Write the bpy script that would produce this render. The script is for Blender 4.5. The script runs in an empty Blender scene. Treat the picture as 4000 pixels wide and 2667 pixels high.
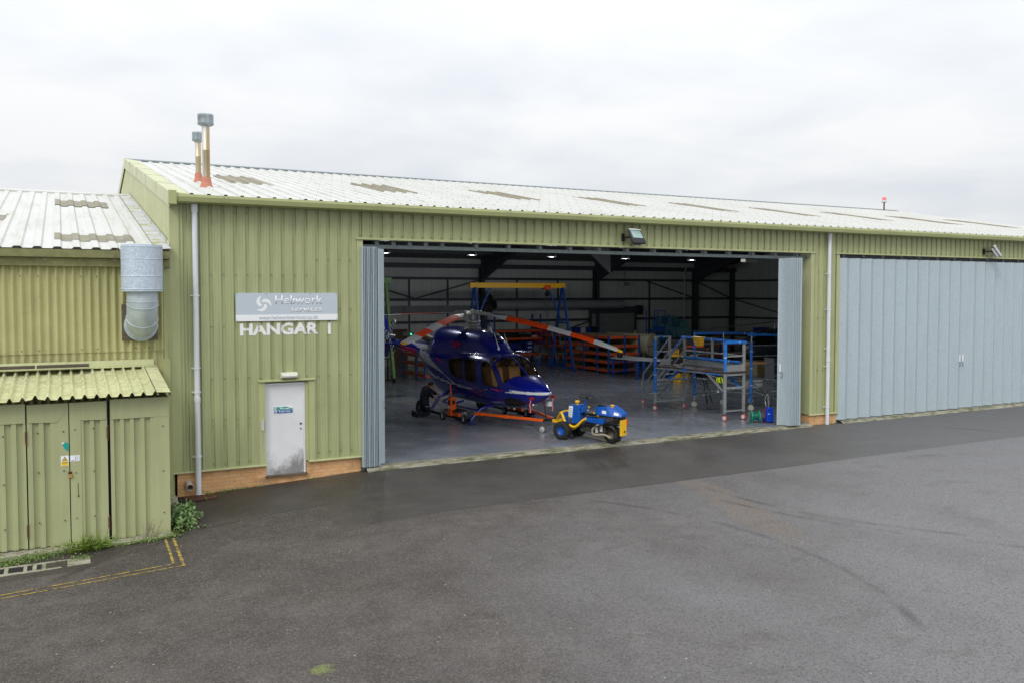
import bpy, bmesh, math, random
from mathutils import Vector as V, Matrix as M
R = math.radians
rnd = random.Random(11)
sc = bpy.context.scene
COL = sc.collection

# ------------------------------------------------------------------ helpers
def wl(o):
    p = V((0, 0, 0))
    while o is not None:
        p += o.location
        o = o.parent
    return p

class MB:
    """collects shapes in one bmesh; build() links them as ONE mesh object"""
    def __init__(s):
        s.bm = bmesh.new(); s.mi = 0; s.sm = False
    def v(s, p): return s.bm.verts.new(p)
    def f(s, vs, sm=None):
        try:
            f = s.bm.faces.new(vs)
        except ValueError:
            return None
        f.material_index = s.mi; f.smooth = s.sm if sm is None else sm
        return f
    def quad(s, *ps):
        return s.f([s.v(p) for p in ps])
    def hexa(s, b, t):
        vb = [s.v(p) for p in b]; vt = [s.v(p) for p in t]; n = len(vb)
        s.f(vb[::-1]); s.f(vt)
        for i in range(n):
            s.f([vb[i], vb[(i+1) % n], vt[(i+1) % n], vt[i]])
    def box(s, x0, x1, y0, y1, z0, z1):
        s.hexa([(x0,y0,z0),(x1,y0,z0),(x1,y1,z0),(x0,y1,z0)], [(x0,y0,z1),(x1,y0,z1),(x1,y1,z1),(x0,y1,z1)])
    def frame(s, a, b, up=(0,0,1)):
        d = (V(b)-V(a)).normalized(); u = V(up)
        if abs(d.dot(u)) > .98: u = V((0,1,0)) if abs(d.y) < .9 else V((1,0,0))
        r = d.cross(u).normalized(); u = r.cross(d).normalized()
        return d, r, u
    def beam(s, a, b, w, h, up=(0,0,1)):
        a = V(a); b = V(b); d, r, u = s.frame(a, b, up)
        q = [(-1,-1),(1,-1),(1,1),(-1,1)]
        s.hexa([a+r*(x*w/2)+u*(y*h/2) for x, y in q], [b+r*(x*w/2)+u*(y*h/2) for x, y in q])
    def cyl(s, a, b, r, r2=None, n=12, caps=True):
        r2 = r if r2 is None else r2
        a = V(a); b = V(b); d, x, y = s.frame(a, b)
        A = []; B = []
        for i in range(n):
            t = 2*math.pi*i/n; o = x*math.cos(t)+y*math.sin(t)
            A.append(a+o*r); B.append(b+o*r2)
        va = [s.v(p) for p in A]; vb = [s.v(p) for p in B]
        for i in range(n):
            s.f([va[i], vb[i], vb[(i+1)%n], va[(i+1)%n]], True)
        if caps:
            s.f([s.v(p) for p in A], False); s.f([s.v(p) for p in B][::-1], False)
    def tube(s, pts, r, n=8, caps=True, closed=False):
        pts = [V(p) for p in pts]; m = len(pts)
        rr = r if isinstance(r, (list, tuple)) else [r]*m
        rings = []; u = None
        for i in range(m):
            if closed: d = pts[(i+1)%m]-pts[i-1]
            else: d = pts[min(i+1, m-1)]-pts[max(i-1, 0)]
            d.normalize()
            if u is None:
                u = V((0,0,1)) if abs(d.z) < .9 else V((1,0,0))
            x = d.cross(u).normalized(); u = x.cross(d).normalized()
            rings.append([s.v(pts[i]+(x*math.cos(2*math.pi*k/n)+u*math.sin(2*math.pi*k/n))*rr[i]) for k in range(n)])
        for i in range(m if closed else m-1):
            A = rings[i]; B = rings[(i+1)%m]
            for k in range(n):
                s.f([A[k], A[(k+1)%n], B[(k+1)%n], B[k]], True)
        if caps and not closed:
            s.f([s.v(q.co) for q in rings[0]][::-1], False); s.f([s.v(q.co) for q in rings[-1]], False)
    def lathe(s, prof, o=(0,0,0), ax=(0,0,1), n=20, sm=True):
        o = V(o); d = V(ax).normalized(); u = V((0,0,1)) if abs(d.z) < .9 else V((1,0,0))
        x = d.cross(u).normalized(); y = d.cross(x).normalized()
        rings = [[s.v(o+d*h+(x*math.cos(2*math.pi*k/n)+y*math.sin(2*math.pi*k/n))*max(r, 1e-4)) for k in range(n)] for r, h in prof]
        for A, B in zip(rings, rings[1:]):
            for k in range(n):
                s.f([A[k], A[(k+1)%n], B[(k+1)%n], B[k]], sm)
    def ext(s, poly, ax, a, b):
        mp = {'x': lambda p, t: (t, p[0], p[1]), 'y': lambda p, t: (p[0], t, p[1]), 'z': lambda p, t: (p[0], p[1], t)}[ax]
        s.hexa([mp(p, a) for p in poly], [mp(p, b) for p in poly])
    def strip(s, A, B, sm=None):
        va = [s.v(p) for p in A]; vb = [s.v(p) for p in B]
        for i in range(len(A)-1):
            s.f([va[i], va[i+1], vb[i+1], vb[i]], sm)
    def grid(s, rows, sm=True):
        g = [[s.v(p) for p in r] for r in rows]
        for A, B in zip(g, g[1:]):
            for i in range(len(A)-1):
                s.f([A[i], A[i+1], B[i+1], B[i]], sm)
    def sph(s, c, r, n=14, m=9, sc3=(1,1,1)):
        c = V(c); rows = []
        for j in range(m+1):
            t = math.pi*j/m
            rows.append([c+V((r*sc3[0]*math.sin(t)*math.cos(2*math.pi*k/n), r*sc3[1]*math.sin(t)*math.sin(2*math.pi*k/n), r*sc3[2]*math.cos(t))) for k in range(n)])
        g = [[s.v(p) for p in r_] for r_ in rows]
        for A, B in zip(g, g[1:]):
            for k in range(n):
                s.f([A[k], B[k], B[(k+1)%n], A[(k+1)%n]], True)
    def torus(s, c, ax, Rr, r, n=28, m=8):
        c = V(c); d = V(ax).normalized(); u = V((0,0,1)) if abs(d.z) < .9 else V((1,0,0))
        x = d.cross(u).normalized(); y = d.cross(x)
        s.tube([c+(x*math.cos(2*math.pi*k/n)+y*math.sin(2*math.pi*k/n))*Rr for k in range(n)], r, m, closed=True)
    def build(s, name, m, parent=None, local=False, bevel=0, weld=False):
        if weld: bmesh.ops.remove_doubles(s.bm, verts=s.bm.verts, dist=1e-4)
        bmesh.ops.recalc_face_normals(s.bm, faces=s.bm.faces)
        if parent is not None and not local:
            bmesh.ops.translate(s.bm, verts=s.bm.verts, vec=-wl(parent))
        me = bpy.data.meshes.new(name); s.bm.to_mesh(me); s.bm.free()
        for k in (m if isinstance(m, (list, tuple)) else [m]): me.materials.append(k)
        o = bpy.data.objects.new(name, me); COL.objects.link(o)
        if parent is not None: o.parent = parent
        if bevel:
            b = o.modifiers.new('bevel', 'BEVEL'); b.width = bevel; b.segments = 2; b.limit_method = 'ANGLE'; b.angle_limit = R(40)
        return o

def thing(name, label, cat, loc=(0,0,0), rotz=0, group=None):
    o = bpy.data.objects.new(name, None); COL.objects.link(o)
    o.empty_display_size = .1; o.location = loc; o.rotation_euler = (0, 0, rotz)
    return tag(o, label, cat, group)
def tag(o, label, cat, group=None):
    o['label'] = label; o['category'] = cat
    if group: o['group'] = group
    return o
def kind(o, k='structure'):
    o['kind'] = k; return o
def lab(o, l):
    o['label'] = l; return o
def dup(root, loc=None, rotz=None, label=None):
    def cp(o, par):
        c = o.copy(); COL.objects.link(c)
        if par is not None: c.parent = par
        for ch in list(o.children): cp(ch, c)
        return c
    r = cp(root, None)
    if loc is not None: r.location = loc
    if rotz is not None: r.rotation_euler = (0, 0, rotz)
    if label: r['label'] = label
    return r
def text(name, body, m, parent, mat4, w=None, h=None, offset=0, ext=.001, local=False, shear=0, spacing=1):
    cu = bpy.data.curves.new(name, 'FONT'); cu.body = body; cu.size = 1; cu.offset = offset; cu.extrude = 0; cu.shear = shear
    cu.space_character = spacing; cu.resolution_u = 3
    ob = bpy.data.objects.new(name+'_c', cu); COL.objects.link(ob)
    dg = bpy.context.evaluated_depsgraph_get()
    me = bpy.data.meshes.new_from_object(ob.evaluated_get(dg)); bpy.data.objects.remove(ob)
    xs = [q.co.x for q in me.vertices]; ys = [q.co.y for q in me.vertices]
    x0, x1, y0, y1 = min(xs), max(xs), min(ys), max(ys)
    sx = w/(x1-x0) if w else None; sy = h/(y1-y0) if h else None
    sx = sx or sy; sy = sy or sx
    bm = bmesh.new(); bm.from_mesh(me)
    for q in bm.verts:
        q.co = V(((q.co.x-x0)*sx, (q.co.y-y0)*sy, 0))
    if ext:
        r = bmesh.ops.extrude_face_region(bm, geom=bm.faces[:])
        bmesh.ops.translate(bm, verts=[g for g in r['geom'] if isinstance(g, bmesh.types.BMVert)], vec=(0, 0, ext))
    bmesh.ops.transform(bm, matrix=mat4, verts=bm.verts)
    if parent is not None and not local:
        bmesh.ops.translate(bm, verts=bm.verts, vec=-wl(parent))
    bmesh.ops.recalc_face_normals(bm, faces=bm.faces)
    bm.to_mesh(me); bm.free(); me.name = name
    me.materials.clear(); me.materials.append(m)
    o = bpy.data.objects.new(name, me); COL.objects.link(o)
    if parent is not None: o.parent = parent
    return o
def facing(o, x, n):
    """matrix: text x axis, normal n, origin o"""
    x = V(x).normalized(); n = V(n).normalized(); y = n.cross(x)
    return M(((x.x, y.x, n.x, o[0]), (x.y, y.y, n.y, o[1]), (x.z, y.z, n.z, o[2]), (0, 0, 0, 1)))
FRONT = lambda o: facing(o, (1,0,0), (0,-1,0))
def lerp(a, b, t): return a+(b-a)*t
def pw(tab, x):
    """piecewise smooth interpolation; tab sorted by first column"""
    if x <= tab[0][0]: return tab[0][1:]
    for a, b in zip(tab, tab[1:]):
        if x <= b[0]:
            t = (x-a[0])/(b[0]-a[0])
            return tuple(lerp(p, q, t) for p, q in zip(a[1:], b[1:]))
    return tab[-1][1:]
def cat(tab, x):
    """catmull-rom interpolation of a table sorted ascending"""
    n = len(tab)
    if x <= tab[0][0]: return tab[0][1:]
    if x >= tab[-1][0]: return tab[-1][1:]
    for i in range(n-1):
        if x <= tab[i+1][0]:
            x0, x1 = tab[i][0], tab[i+1][0]; h = x1-x0; t = (x-x0)/h
            out = []
            for k in range(1, len(tab[0])):
                y0, y1 = tab[i][k], tab[i+1][k]
                def sl(j):
                    if j == 0: return (tab[1][k]-tab[0][k])/(tab[1][0]-tab[0][0])
                    if j == n-1: return (tab[-1][k]-tab[-2][k])/(tab[-1][0]-tab[-2][0])
                    a = (tab[j][k]-tab[j-1][k])/(tab[j][0]-tab[j-1][0]); b = (tab[j+1][k]-tab[j][k])/(tab[j+1][0]-tab[j][0])
                    return 0 if a*b <= 0 else 2*a*b/(a+b)
                m0, m1 = sl(i)*h, sl(i+1)*h
                out.append((2*t**3-3*t*t+1)*y0+(t**3-2*t*t+t)*m0+(-2*t**3+3*t*t)*y1+(t**3-t*t)*m1)
            return tuple(out)
def inside(poly, x, y):
    c = False; n = len(poly)
    for i in range(n):
        x0, y0 = poly[i]; x1, y1 = poly[i-1]
        if (y0 > y) != (y1 > y) and x < (x1-x0)*(y-y0)/(y1-y0)+x0: c = not c
    return c
def edist(poly, x, y):
    d = 1e9; n = len(poly)
    for i in range(n):
        x0, y0 = poly[i]; x1, y1 = poly[i-1]
        dx, dy = x1-x0, y1-y0; l = dx*dx+dy*dy or 1e-9
        t = max(0, min(1, ((x-x0)*dx+(y-y0)*dy)/l))
        d = min(d, math.hypot(x-x0-t*dx, y-y0-t*dy))
    return d
def roundp(poly, r=.06, n=4):
    out = []; N = len(poly)
    for i in range(N):
        p = V(poly[i]).to_2d() if len(poly[i]) > 2 else V((poly[i][0], poly[i][1], 0)).to_2d()
        a = V((poly[i-1][0], poly[i-1][1])); b = V((poly[(i+1)%N][0], poly[(i+1)%N][1]))
        da = a-p; db = b-p
        ra = min(r, da.length*.45); rb = min(r, db.length*.45)
        A = p+da.normalized()*ra; B = p+db.normalized()*rb
        for k in range(n+1):
            t = k/n
            q = A*(1-t)**2+p*2*t*(1-t)+B*t*t
            out.append((q.x, q.y))
    return out

# ------------------------------------------------------------------ materials
def s2l(*c):
    return tuple((x/255/12.92) if x/255 <= .04045 else ((x/255+.055)/1.055)**2.4 for x in c)
class NT:
    def __init__(s, name):
        s.m = bpy.data.materials.new(name); s.m.use_nodes = True
        s.t = s.m.node_tree; s.n = s.t.nodes; s.b = s.n['Principled BSDF']; s.o = s.n['Material Output']
        s._c = None
    def add(s, typ, **kw):
        n = s.n.new(typ)
        for k, v in kw.items(): setattr(n, k, v)
        return n
    def link(s, a, b): s.t.links.new(a, b)
    def co(s):
        if s._c is None: s._c = s.add('ShaderNodeTexCoord').outputs['Object']
        return s._c
    def mapped(s, scale=(1,1,1), rot=(0,0,0), loc=(0,0,0)):
        n = s.add('ShaderNodeMapping'); n.inputs['Scale'].default_value = scale; n.inputs['Rotation'].default_value = rot; n.inputs['Location'].default_value = loc
        s.link(s.co(), n.inputs['Vector']); return n.outputs[0]
    def noise(s, scale, stretch=(1,1,1), detail=4, rough=.55, loc=(0,0,0), vec=None):
        n = s.add('ShaderNodeTexNoise'); n.inputs['Scale'].default_value = scale; n.inputs['Detail'].default_value = detail; n.inputs['Roughness'].default_value = rough
        s.link(vec if vec is not None else s.mapped(stretch, loc=loc), n.inputs['Vector']); return n.outputs['Fac']
    def ramp(s, fac, a, b, c0=0, c1=1):
        n = s.add('ShaderNodeMapRange'); n.clamp = True
        n.inputs[1].default_value = a; n.inputs[2].default_value = b; n.inputs[3].default_value = c0; n.inputs[4].default_value = c1
        s.link(fac, n.inputs[0]); return n.outputs[0]
    def mth(s, op, a, b=None, c=None):
        n = s.add('ShaderNodeMath', operation=op)
        for i, x in enumerate((a, b, c)):
            if x is None: continue
            if isinstance(x, (int, float)): n.inputs[i].default_value = x
            else: s.link(x, n.inputs[i])
        return n.outputs[0]
    def mix(s, fac, a, b, typ='MIX'):
        n = s.add('ShaderNodeMix', data_type='RGBA', blend_type=typ)
        for sock, x in ((n.inputs[0], fac), (n.inputs[6], a), (n.inputs[7], b)):
            if isinstance(x, (int, float)): sock.default_value = x
            elif isinstance(x, tuple): sock.default_value = (*x[:3], 1)
            else: s.link(x, sock)
        return n.outputs[2]
    def xyz(s):
        n = s.add('ShaderNodeSeparateXYZ'); s.link(s.co(), n.inputs[0]); return n.outputs
    def base(s, c):
        if isinstance(c, tuple): s.b.inputs['Base Color'].default_value = (*c[:3], 1)
        else: s.link(c, s.b.inputs['Base Color'])
    def set(s, **kw):
        for k, v in kw.items():
            k = {'rough': 'Roughness', 'metal': 'Metallic', 'coat': 'Coat Weight', 'coatr': 'Coat Roughness', 'spec': 'Specular IOR Level', 'alpha': 'Alpha'}[k]
            if isinstance(v, (int, float)): s.b.inputs[k].default_value = v
            else: s.link(v, s.b.inputs[k])
    def bump(s, h, strength=.3, dist=.01):
        n = s.add('ShaderNodeBump'); n.inputs['Strength'].default_value = strength; n.inputs['Distance'].default_value = dist
        s.link(h, n.inputs['Height']); s.link(n.outputs[0], s.b.inputs['Normal'])
def scl(c, k): return tuple(x*k for x in c[:3])
def pm(name, col, rough=.55, metal=0, var=.12, vs=5, stretch=(1,1,1), dirt=None, bump=0, bs=60, spec=.5, coat=0):
    t = NT(name)
    f = t.ramp(t.noise(vs, stretch), .3, .7)
    c = t.mix(f, scl(col, 1-var), scl(col, 1+var))
    if dirt:
        dc, lo, hi, ds = dirt[:4]; st = dirt[4] if len(dirt) > 4 else (1,1,1)
        c = t.mix(t.ramp(t.noise(ds, st, 6, .65, loc=(3,7,1)), lo, hi), c, dc)
    t.base(c)
    t.set(rough=t.ramp(t.noise(vs*3), .3, .7, max(.03, rough-.06), min(1, rough+.06)), metal=metal, spec=spec, coat=coat)
    if bump: t.bump(t.noise(bs), bump, .01)
    return t.m
# ------------------------------------------------------------------ material library
CLAD = s2l(166, 172, 127)
def clad_mat(name, col, streak=.5, algae=0, gloss=.42, speck=True):
    t = NT(name)
    c = t.mix(t.ramp(t.noise(.8), .3, .7), scl(col, .93), scl(col, 1.06))
    c = t.mix(t.ramp(t.noise(9, (1, 1, .07), 5), .42, .75, 0, streak), c, scl(s2l(112, 116, 82), .9))
    c = t.mix(t.ramp(t.noise(2.2, (1, 1, .5), 6, .7, loc=(5, 2, 9)), .56, .78, 0, .55*streak+.1), c, s2l(105, 106, 82))
    c = t.mix(t.ramp(t.noise(30, (1, 1, .4), 3, loc=(1, 4, 2)), .64, .82, 0, .2), c, scl(col, .78))
    if algae:
        z = t.xyz()[2]
        h = t.ramp(z, algae[0], algae[1], 1, 0)
        n = t.ramp(t.mth('MULTIPLY', t.mth('ADD', t.noise(7, (1, 1, .8), 6, .75), t.mth('MULTIPLY', t.noise(1.6), .6)), h), .32, .5, 0, .85)
        c = t.mix(n, c, s2l(88, 94, 48))
    if speck:
        n = t.ramp(t.noise(55, (1, 1, 1), 1, loc=(8, 1, 3)), .76, .8, 0, .6)
        c = t.mix(n, c, s2l(205, 205, 190))
    t.base(c); t.set(rough=t.ramp(t.noise(4), .3, .7, gloss-.06, gloss+.12))
    t.bump(t.noise(1.5, (1, 1, .4), 2), .06, .05)
    return t.m
m_clad = clad_mat('olive_cladding', CLAD, .3)
m_cladlow = clad_mat('olive_cladding_shed', s2l(168, 173, 130), .15, algae=(-.35, .35))
m_trim = clad_mat('olive_trim', s2l(176, 180, 132), .2, gloss=.35)
m_verge = clad_mat('pale_verge', s2l(185, 188, 140), .25, gloss=.32)
m_gutter = clad_mat('olive_gutter', s2l(166, 171, 120), .1, gloss=.34)
m_gutterold = NT('weathered_gutter')
def _old(t, col, peel):
    c = t.mix(t.ramp(t.noise(6, detail=8, rough=.7), .35, .7), scl(col, .72), scl(col, 1.15))
    c = t.mix(t.ramp(t.noise(14, (1, 1, 1), 8, .8, loc=(2, 2, 2)), peel, peel+.03), c, s2l(196, 198, 188))
    c = t.mix(t.ramp(t.noise(3, (1, 1, 1), 8, .8, loc=(9, 2, 5)), .66, .7), c, s2l(118, 140, 118))
    c = t.mix(t.ramp(t.noise(2.5, (1, 1, .3), 6, .7, loc=(1, 8, 2)), .64, .76, 0, .6), c, s2l(120, 92, 48))
    t.base(c); t.set(rough=.62); t.bump(t.noise(30, detail=6), .4, .01); return t.m
m_gutterold = _old(m_gutterold, s2l(128, 128, 84), .66)
m_fascia = _old(NT('peeling_fascia'), s2l(142, 140, 92), .60)
def corr_mat():
    t = NT('corrugated_olive')
    col = s2l(176, 174, 124)
    c = t.mix(t.ramp(t.noise(1.1), .3, .7), scl(col, .9), scl(col, 1.1))
    c = t.mix(t.ramp(t.noise(4, (1, 1, .1), 4, .6), .52, .8, 0, .35), c, s2l(118, 116, 74))
    c = t.mix(t.ramp(t.noise(26, (1, 1, .5), 2, loc=(4, 4, 4)), .72, .76, 0, .5), c, s2l(190, 188, 160))
    t.base(c); t.set(rough=.5); return t.m
m_corr = corr_mat()
def roof_mat(name, dotx, doty, base=s2l(196, 197, 193), grime=.5):
    t = NT(name); X, Y, Z = t.xyz()
    c = t.mix(t.ramp(t.noise(.7), .3, .7), scl(base, .93), base)
    c = t.mix(t.ramp(t.noise(5, (1, .1, .1), 6, .7), .5, .78, 0, grime), c, s2l(150, 148, 126))
    c = t.mix(t.ramp(t.noise(3, (1, .5, 1), 6, .7, loc=(4, 1, 2)), .6, .8, 0, grime*.7), c, s2l(158, 158, 152))
    fx = t.mth('MULTIPLY', t.mth('SUBTRACT', t.mth('FRACT', t.mth('DIVIDE', t.mth('ADD', X, 50.11), dotx)), .5), dotx)
    fy = t.mth('MULTIPLY', t.mth('SUBTRACT', t.mth('FRACT', t.mth('DIVIDE', t.mth('ADD', Y, 50), doty)), .5), doty)
    d = t.mth('SQRT', t.mth('ADD', t.mth('MULTIPLY', fx, fx), t.mth('MULTIPLY', fy, fy)))
    c = t.mix(t.ramp(d, .012, .017, .8, 0), c, s2l(70, 72, 72))
    t.base(c); t.set(rough=.55); return t.m
m_roof = roof_mat('white_roof_sheet', .333, 1.15)
m_roof2 = roof_mat('white_roof_sheet_low', .333, .62, grime=.6)
def moss_mat():
    t = NT('mossy_rooflight')
    c = t.mix(t.ramp(t.noise(5, detail=6, rough=.7), .35, .65), s2l(110, 108, 102), s2l(150, 147, 144))
    c = t.mix(t.ramp(t.noise(8, (1, 2.5, 1), 6, .7, loc=(3, 3, 3)), .47, .6), c, s2l(138, 130, 78))
    c = t.mix(t.ramp(t.noise(14, (1, 2, 1), 6, .7, loc=(6, 3, 1)), .6, .68), c, s2l(176, 174, 150))
    t.base(c); t.set(rough=.75); t.bump(t.noise(40, detail=5), .5, .01); return t.m
m_moss = moss_mat()
def galv_mat(name, col, spangle=26, contrast=.1, rough=.42, metal=.55, stretch=(1,1,1)):
    t = NT(name)
    v = t.add('ShaderNodeTexVoronoi'); v.inputs['Scale'].default_value = spangle; t.link(t.mapped(stretch), v.inputs['Vector'])
    sep = t.add('ShaderNodeSeparateColor'); t.link(v.outputs['Color'], sep.inputs[0])
    c = t.mix(sep.outputs[0], scl(col, 1-contrast), scl(col, 1+contrast))
    c = t.mix(t.ramp(t.noise(3, (1, 1, .15), 5), .5, .8, 0, .35), c, scl(col, .74))
    t.base(c); t.set(rough=t.ramp(sep.outputs[1], 0, 1, rough-.06, rough+.1), metal=metal); return t.m
m_galv = galv_mat('galvanised_door', s2l(174, 188, 194), 30, .06, .45, .15)
m_galvd = galv_mat('galvanised_track', s2l(120, 130, 132), 20, .1, .5, .4)
m_spangle = galv_mat('spangled_duct', s2l(186, 200, 214), 34, .13, .42, .1)
m_galv2 = galv_mat('plain_galvanised', s2l(184, 196, 202), 8, .06, .36, .2)
m_flue = None
def flue_mat(name, tint):
    t = NT(name)
    c = t.mix(t.ramp(t.noise(7, (1, 1, .06), 4), .4, .62), s2l(205, 207, 205), tint)
    c = t.mix(t.ramp(t.noise(5, (1, 1, .1), 4, loc=(4, 1, 7)), .6, .72), c, s2l(92, 80, 66))
    t.base(c); t.set(rough=.38, metal=.55); return t.m
m_flue = flue_mat('stained_flue', s2l(170, 145, 100)); m_flue2 = flue_mat('tan_flue', s2l(186, 160, 112))
m_fluecap = pm('flue_cowl', s2l(150, 160, 164), .35, .6, .2, 9, (1, 1, .1), dirt=(s2l(70, 66, 60), .55, .75, 6))
m_terra = pm('terracotta_boot', s2l(186, 122, 100), .7, 0, .15, 20, (.2, .2, 3))
m_pvc = pm('white_downpipe', s2l(214, 218, 224), .35, 0, .05, 3, dirt=(s2l(150, 150, 146), .62, .85, 7, (1, 1, .3)))
m_pvcgrey = pm('grey_pipe', s2l(170, 160, 152), .5, 0, .12)
m_white = pm('white_paint', s2l(226, 228, 230), .45, 0, .04)
def door_mat():
    t = NT('stained_door'); z = t.xyz()[2]
    c = t.mix(t.ramp(t.noise(1.2), .3, .7), s2l(212, 214, 216), s2l(226, 228, 230))
    h = t.ramp(z, -.05, 1.15, 1, .25)
    n = t.ramp(t.mth('MULTIPLY', t.mth('ADD', t.noise(3.4, (1, 1, .55), 8, .72), .12), h), .42, .6, 0, .8)
    c = t.mix(n, c, s2l(104, 100, 98))
    c = t.mix(t.ramp(t.noise(12, (1, 1, .4), 6, .7, loc=(7, 1, 1)), .68, .78, 0, .5), c, s2l(140, 132, 126))
    t.base(c); t.set(rough=.5); return t.m
m_door = door_mat()
def brick_mat(name, c1, c2, mortar):
    t = NT(name); X, Y, Z = t.xyz()
    cb = t.add('ShaderNodeCombineXYZ'); t.link(t.mth('ADD', X, Y), cb.inputs[0]); t.link(t.mth('ADD', Z, .2), cb.inputs[1])
    b = t.add('ShaderNodeTexBrick'); t.link(cb.outputs[0], b.inputs['Vector'])
    b.inputs['Scale'].default_value = 1; b.inputs['Brick Width'].default_value = .225; b.inputs['Row Height'].default_value = .075
    b.inputs['Mortar Size'].default_value = .006; b.inputs['Mortar Smooth'].default_value = .3; b.inputs['Bias'].default_value = 0
    b.inputs['Color1'].default_value = (*c1, 1); b.inputs['Color2'].default_value = (*c2, 1); b.inputs['Mortar'].default_value = (*mortar, 1)
    c = t.mix(t.ramp(t.noise(25, detail=5), .3, .75, 0, .3), b.outputs['Color'], s2l(170, 112, 66))
    c = t.mix(t.ramp(t.noise(3, detail=6), .55, .75, 0, .5), c, s2l(110, 92, 66))
    t.base(c); t.set(rough=.85); t.bump(t.mth('SUBTRACT', t.noise(60), t.mth('MULTIPLY', b.outputs['Fac'], 2)), .5, .008); return t.m
m_brick = brick_mat('buff_brick', s2l(228, 180, 124), s2l(214, 162, 106), s2l(176, 166, 148))
m_block = brick_mat('white_blockwork', s2l(196, 196, 190), s2l(188, 188, 182), s2l(176, 176, 170))
m_conc = pm('mossy_concrete', s2l(150, 146, 128), .85, 0, .2, 6, dirt=(s2l(92, 96, 58), .5, .66, 9), bump=.5, bs=45)
m_concw = pm('pale_concrete', s2l(142, 138, 124), .8, 0, .25, 5, dirt=(s2l(80, 84, 48), .44, .62, 5, (.5, 2.5, 1)), bump=.4, bs=50)
def asphalt():
    t = NT('worn_asphalt'); X, Y, Z = t.xyz()
    c = t.mix(t.ramp(t.noise(.5, detail=6, rough=.6), .32, .68), s2l(60, 55, 51), s2l(90, 84, 80))
    c = t.mix(t.ramp(t.noise(2.2, detail=6, rough=.7, loc=(3, 1, 0)), .42, .62, 0, .7), c, s2l(52, 47, 42))
    # lighter grey tarmac towards the right and foreground
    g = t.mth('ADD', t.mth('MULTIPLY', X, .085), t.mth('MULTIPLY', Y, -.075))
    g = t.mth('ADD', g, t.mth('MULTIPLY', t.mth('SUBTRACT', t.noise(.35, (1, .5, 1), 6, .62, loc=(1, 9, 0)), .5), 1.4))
    palish = t.ramp(g, .7, 1.7)
    c = t.mix(palish, c, s2l(116, 116, 119))
    # pale scuffed streak
    d = t.mth('ADD', t.mth('MULTIPLY', t.mth('SUBTRACT', X, 10.05), .949), t.mth('MULTIPLY', t.mth('ADD', Y, 4.3), -.316))
    d = t.mth('ADD', d, t.mth('MULTIPLY', t.mth('SUBTRACT', t.noise(.9, detail=6, rough=.6, loc=(2, 2, 0)), .5), .9))
    d = t.mth('ABSOLUTE', d)
    m = t.mth('MULTIPLY', t.ramp(d, .28, .36, 1, 0), t.mth('MULTIPLY', t.ramp(Y, -9.3, -8.0, 0, 1), t.ramp(Y, -4.28, -4.24, 1, 0)))
    c = t.mix(t.mth('MULTIPLY', m, .85), c, s2l(110, 102, 95))
    # darker resurfaced band along the hangar, with a straight joint
    jn = t.mth('ADD', Y, t.mth('MULTIPLY', t.mth('SUBTRACT', t.noise(3, detail=3), .5), .06))
    band = t.mth('MULTIPLY', t.ramp(jn, -4.28, -4.24), t.ramp(t.mth('ADD', X, t.mth('MULTIPLY', t.noise(1.3), 1.6)), 2.4, 4.2))
    band2 = t.ramp(t.mth('ADD', Y, t.mth('MULTIPLY', t.noise(.8, detail=5, loc=(4, 0, 0)), 1.5)), -1.9, -1.2)
    band = t.mth('MAXIMUM', band, band2)
    yb = t.mth('ADD', t.ramp(X, -1.75, -.95, -3.95, -3.05), t.mth('MULTIPLY', t.mth('SUBTRACT', t.noise(2.2, loc=(3, 3, 3)), .5), .3))
    yb = t.mth('ADD', yb, t.ramp(X, -.3, .9, 0, 1.6))
    band3 = t.mth('MULTIPLY', t.ramp(t.mth('SUBTRACT', Y, yb), 0, .06), .75)
    band = t.mth('MAXIMUM', band, band3)
    far = t.ramp(t.mth('ADD', X, t.mth('MULTIPLY', t.noise(.5), 6)), 11, 22, 1, .5)
    band = t.mth('MULTIPLY', band, far)
    dk = t.mix(t.ramp(t.noise(1.1, detail=5, loc=(0, 3, 0)), .35, .65), s2l(38, 36, 32), s2l(60, 57, 51))
    c = t.mix(t.mth('MULTIPLY', band, .85), c, dk)
    joint = t.mth('MULTIPLY', t.ramp(t.mth('ABSOLUTE', t.mth('ADD', jn, 4.26)), .012, .035, 1, 0), t.mth('MULTIPLY', t.ramp(X, 3.2, 4.2), t.ramp(X, 12.5, 15.5, 1, 0)))
    c = t.mix(t.mth('MULTIPLY', joint, .9), c, s2l(26, 25, 24))
    # tyre scuffs
    for cx, cy, r in ((16.2, -5.6, 6.4), (17.9, -4.9, 8.6), (2.2, -8.5, 6.1)):
        dx = t.mth('SUBTRACT', X, cx); dy = t.mth('SUBTRACT', Y, cy)
        q = t.mth('ABSOLUTE', t.mth('SUBTRACT', t.mth('SQRT', t.mth('ADD', t.mth('MULTIPLY', dx, dx), t.mth('MULTIPLY', dy, dy))), r))
        q = t.mth('MULTIPLY', t.ramp(q, .03, .1, 1, 0), t.ramp(t.noise(.6, loc=(cx, 1, 1)), .45, .6, 0, .6))
        c = t.mix(q, c, s2l(36, 34, 32))
    # brown damp and moss
    c = t.mix(t.ramp(t.noise(.9, (1, 1.6, 1), 6, .65, loc=(7, 3, 0)), .56, .74, 0, .45), c, s2l(62, 55, 42))
    mo = t.mth('MULTIPLY', t.ramp(t.noise(2.4, detail=7, rough=.75, loc=(2, 5, 0)), .54, .68), t.ramp(Y, -1.3, -.35))
    c = t.mix(t.mth('MULTIPLY', mo, .7), c, s2l(76, 80, 34))
    dx = t.mth('SUBTRACT', X, .5); dy = t.mth('ADD', Y, 9.45)
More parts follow.
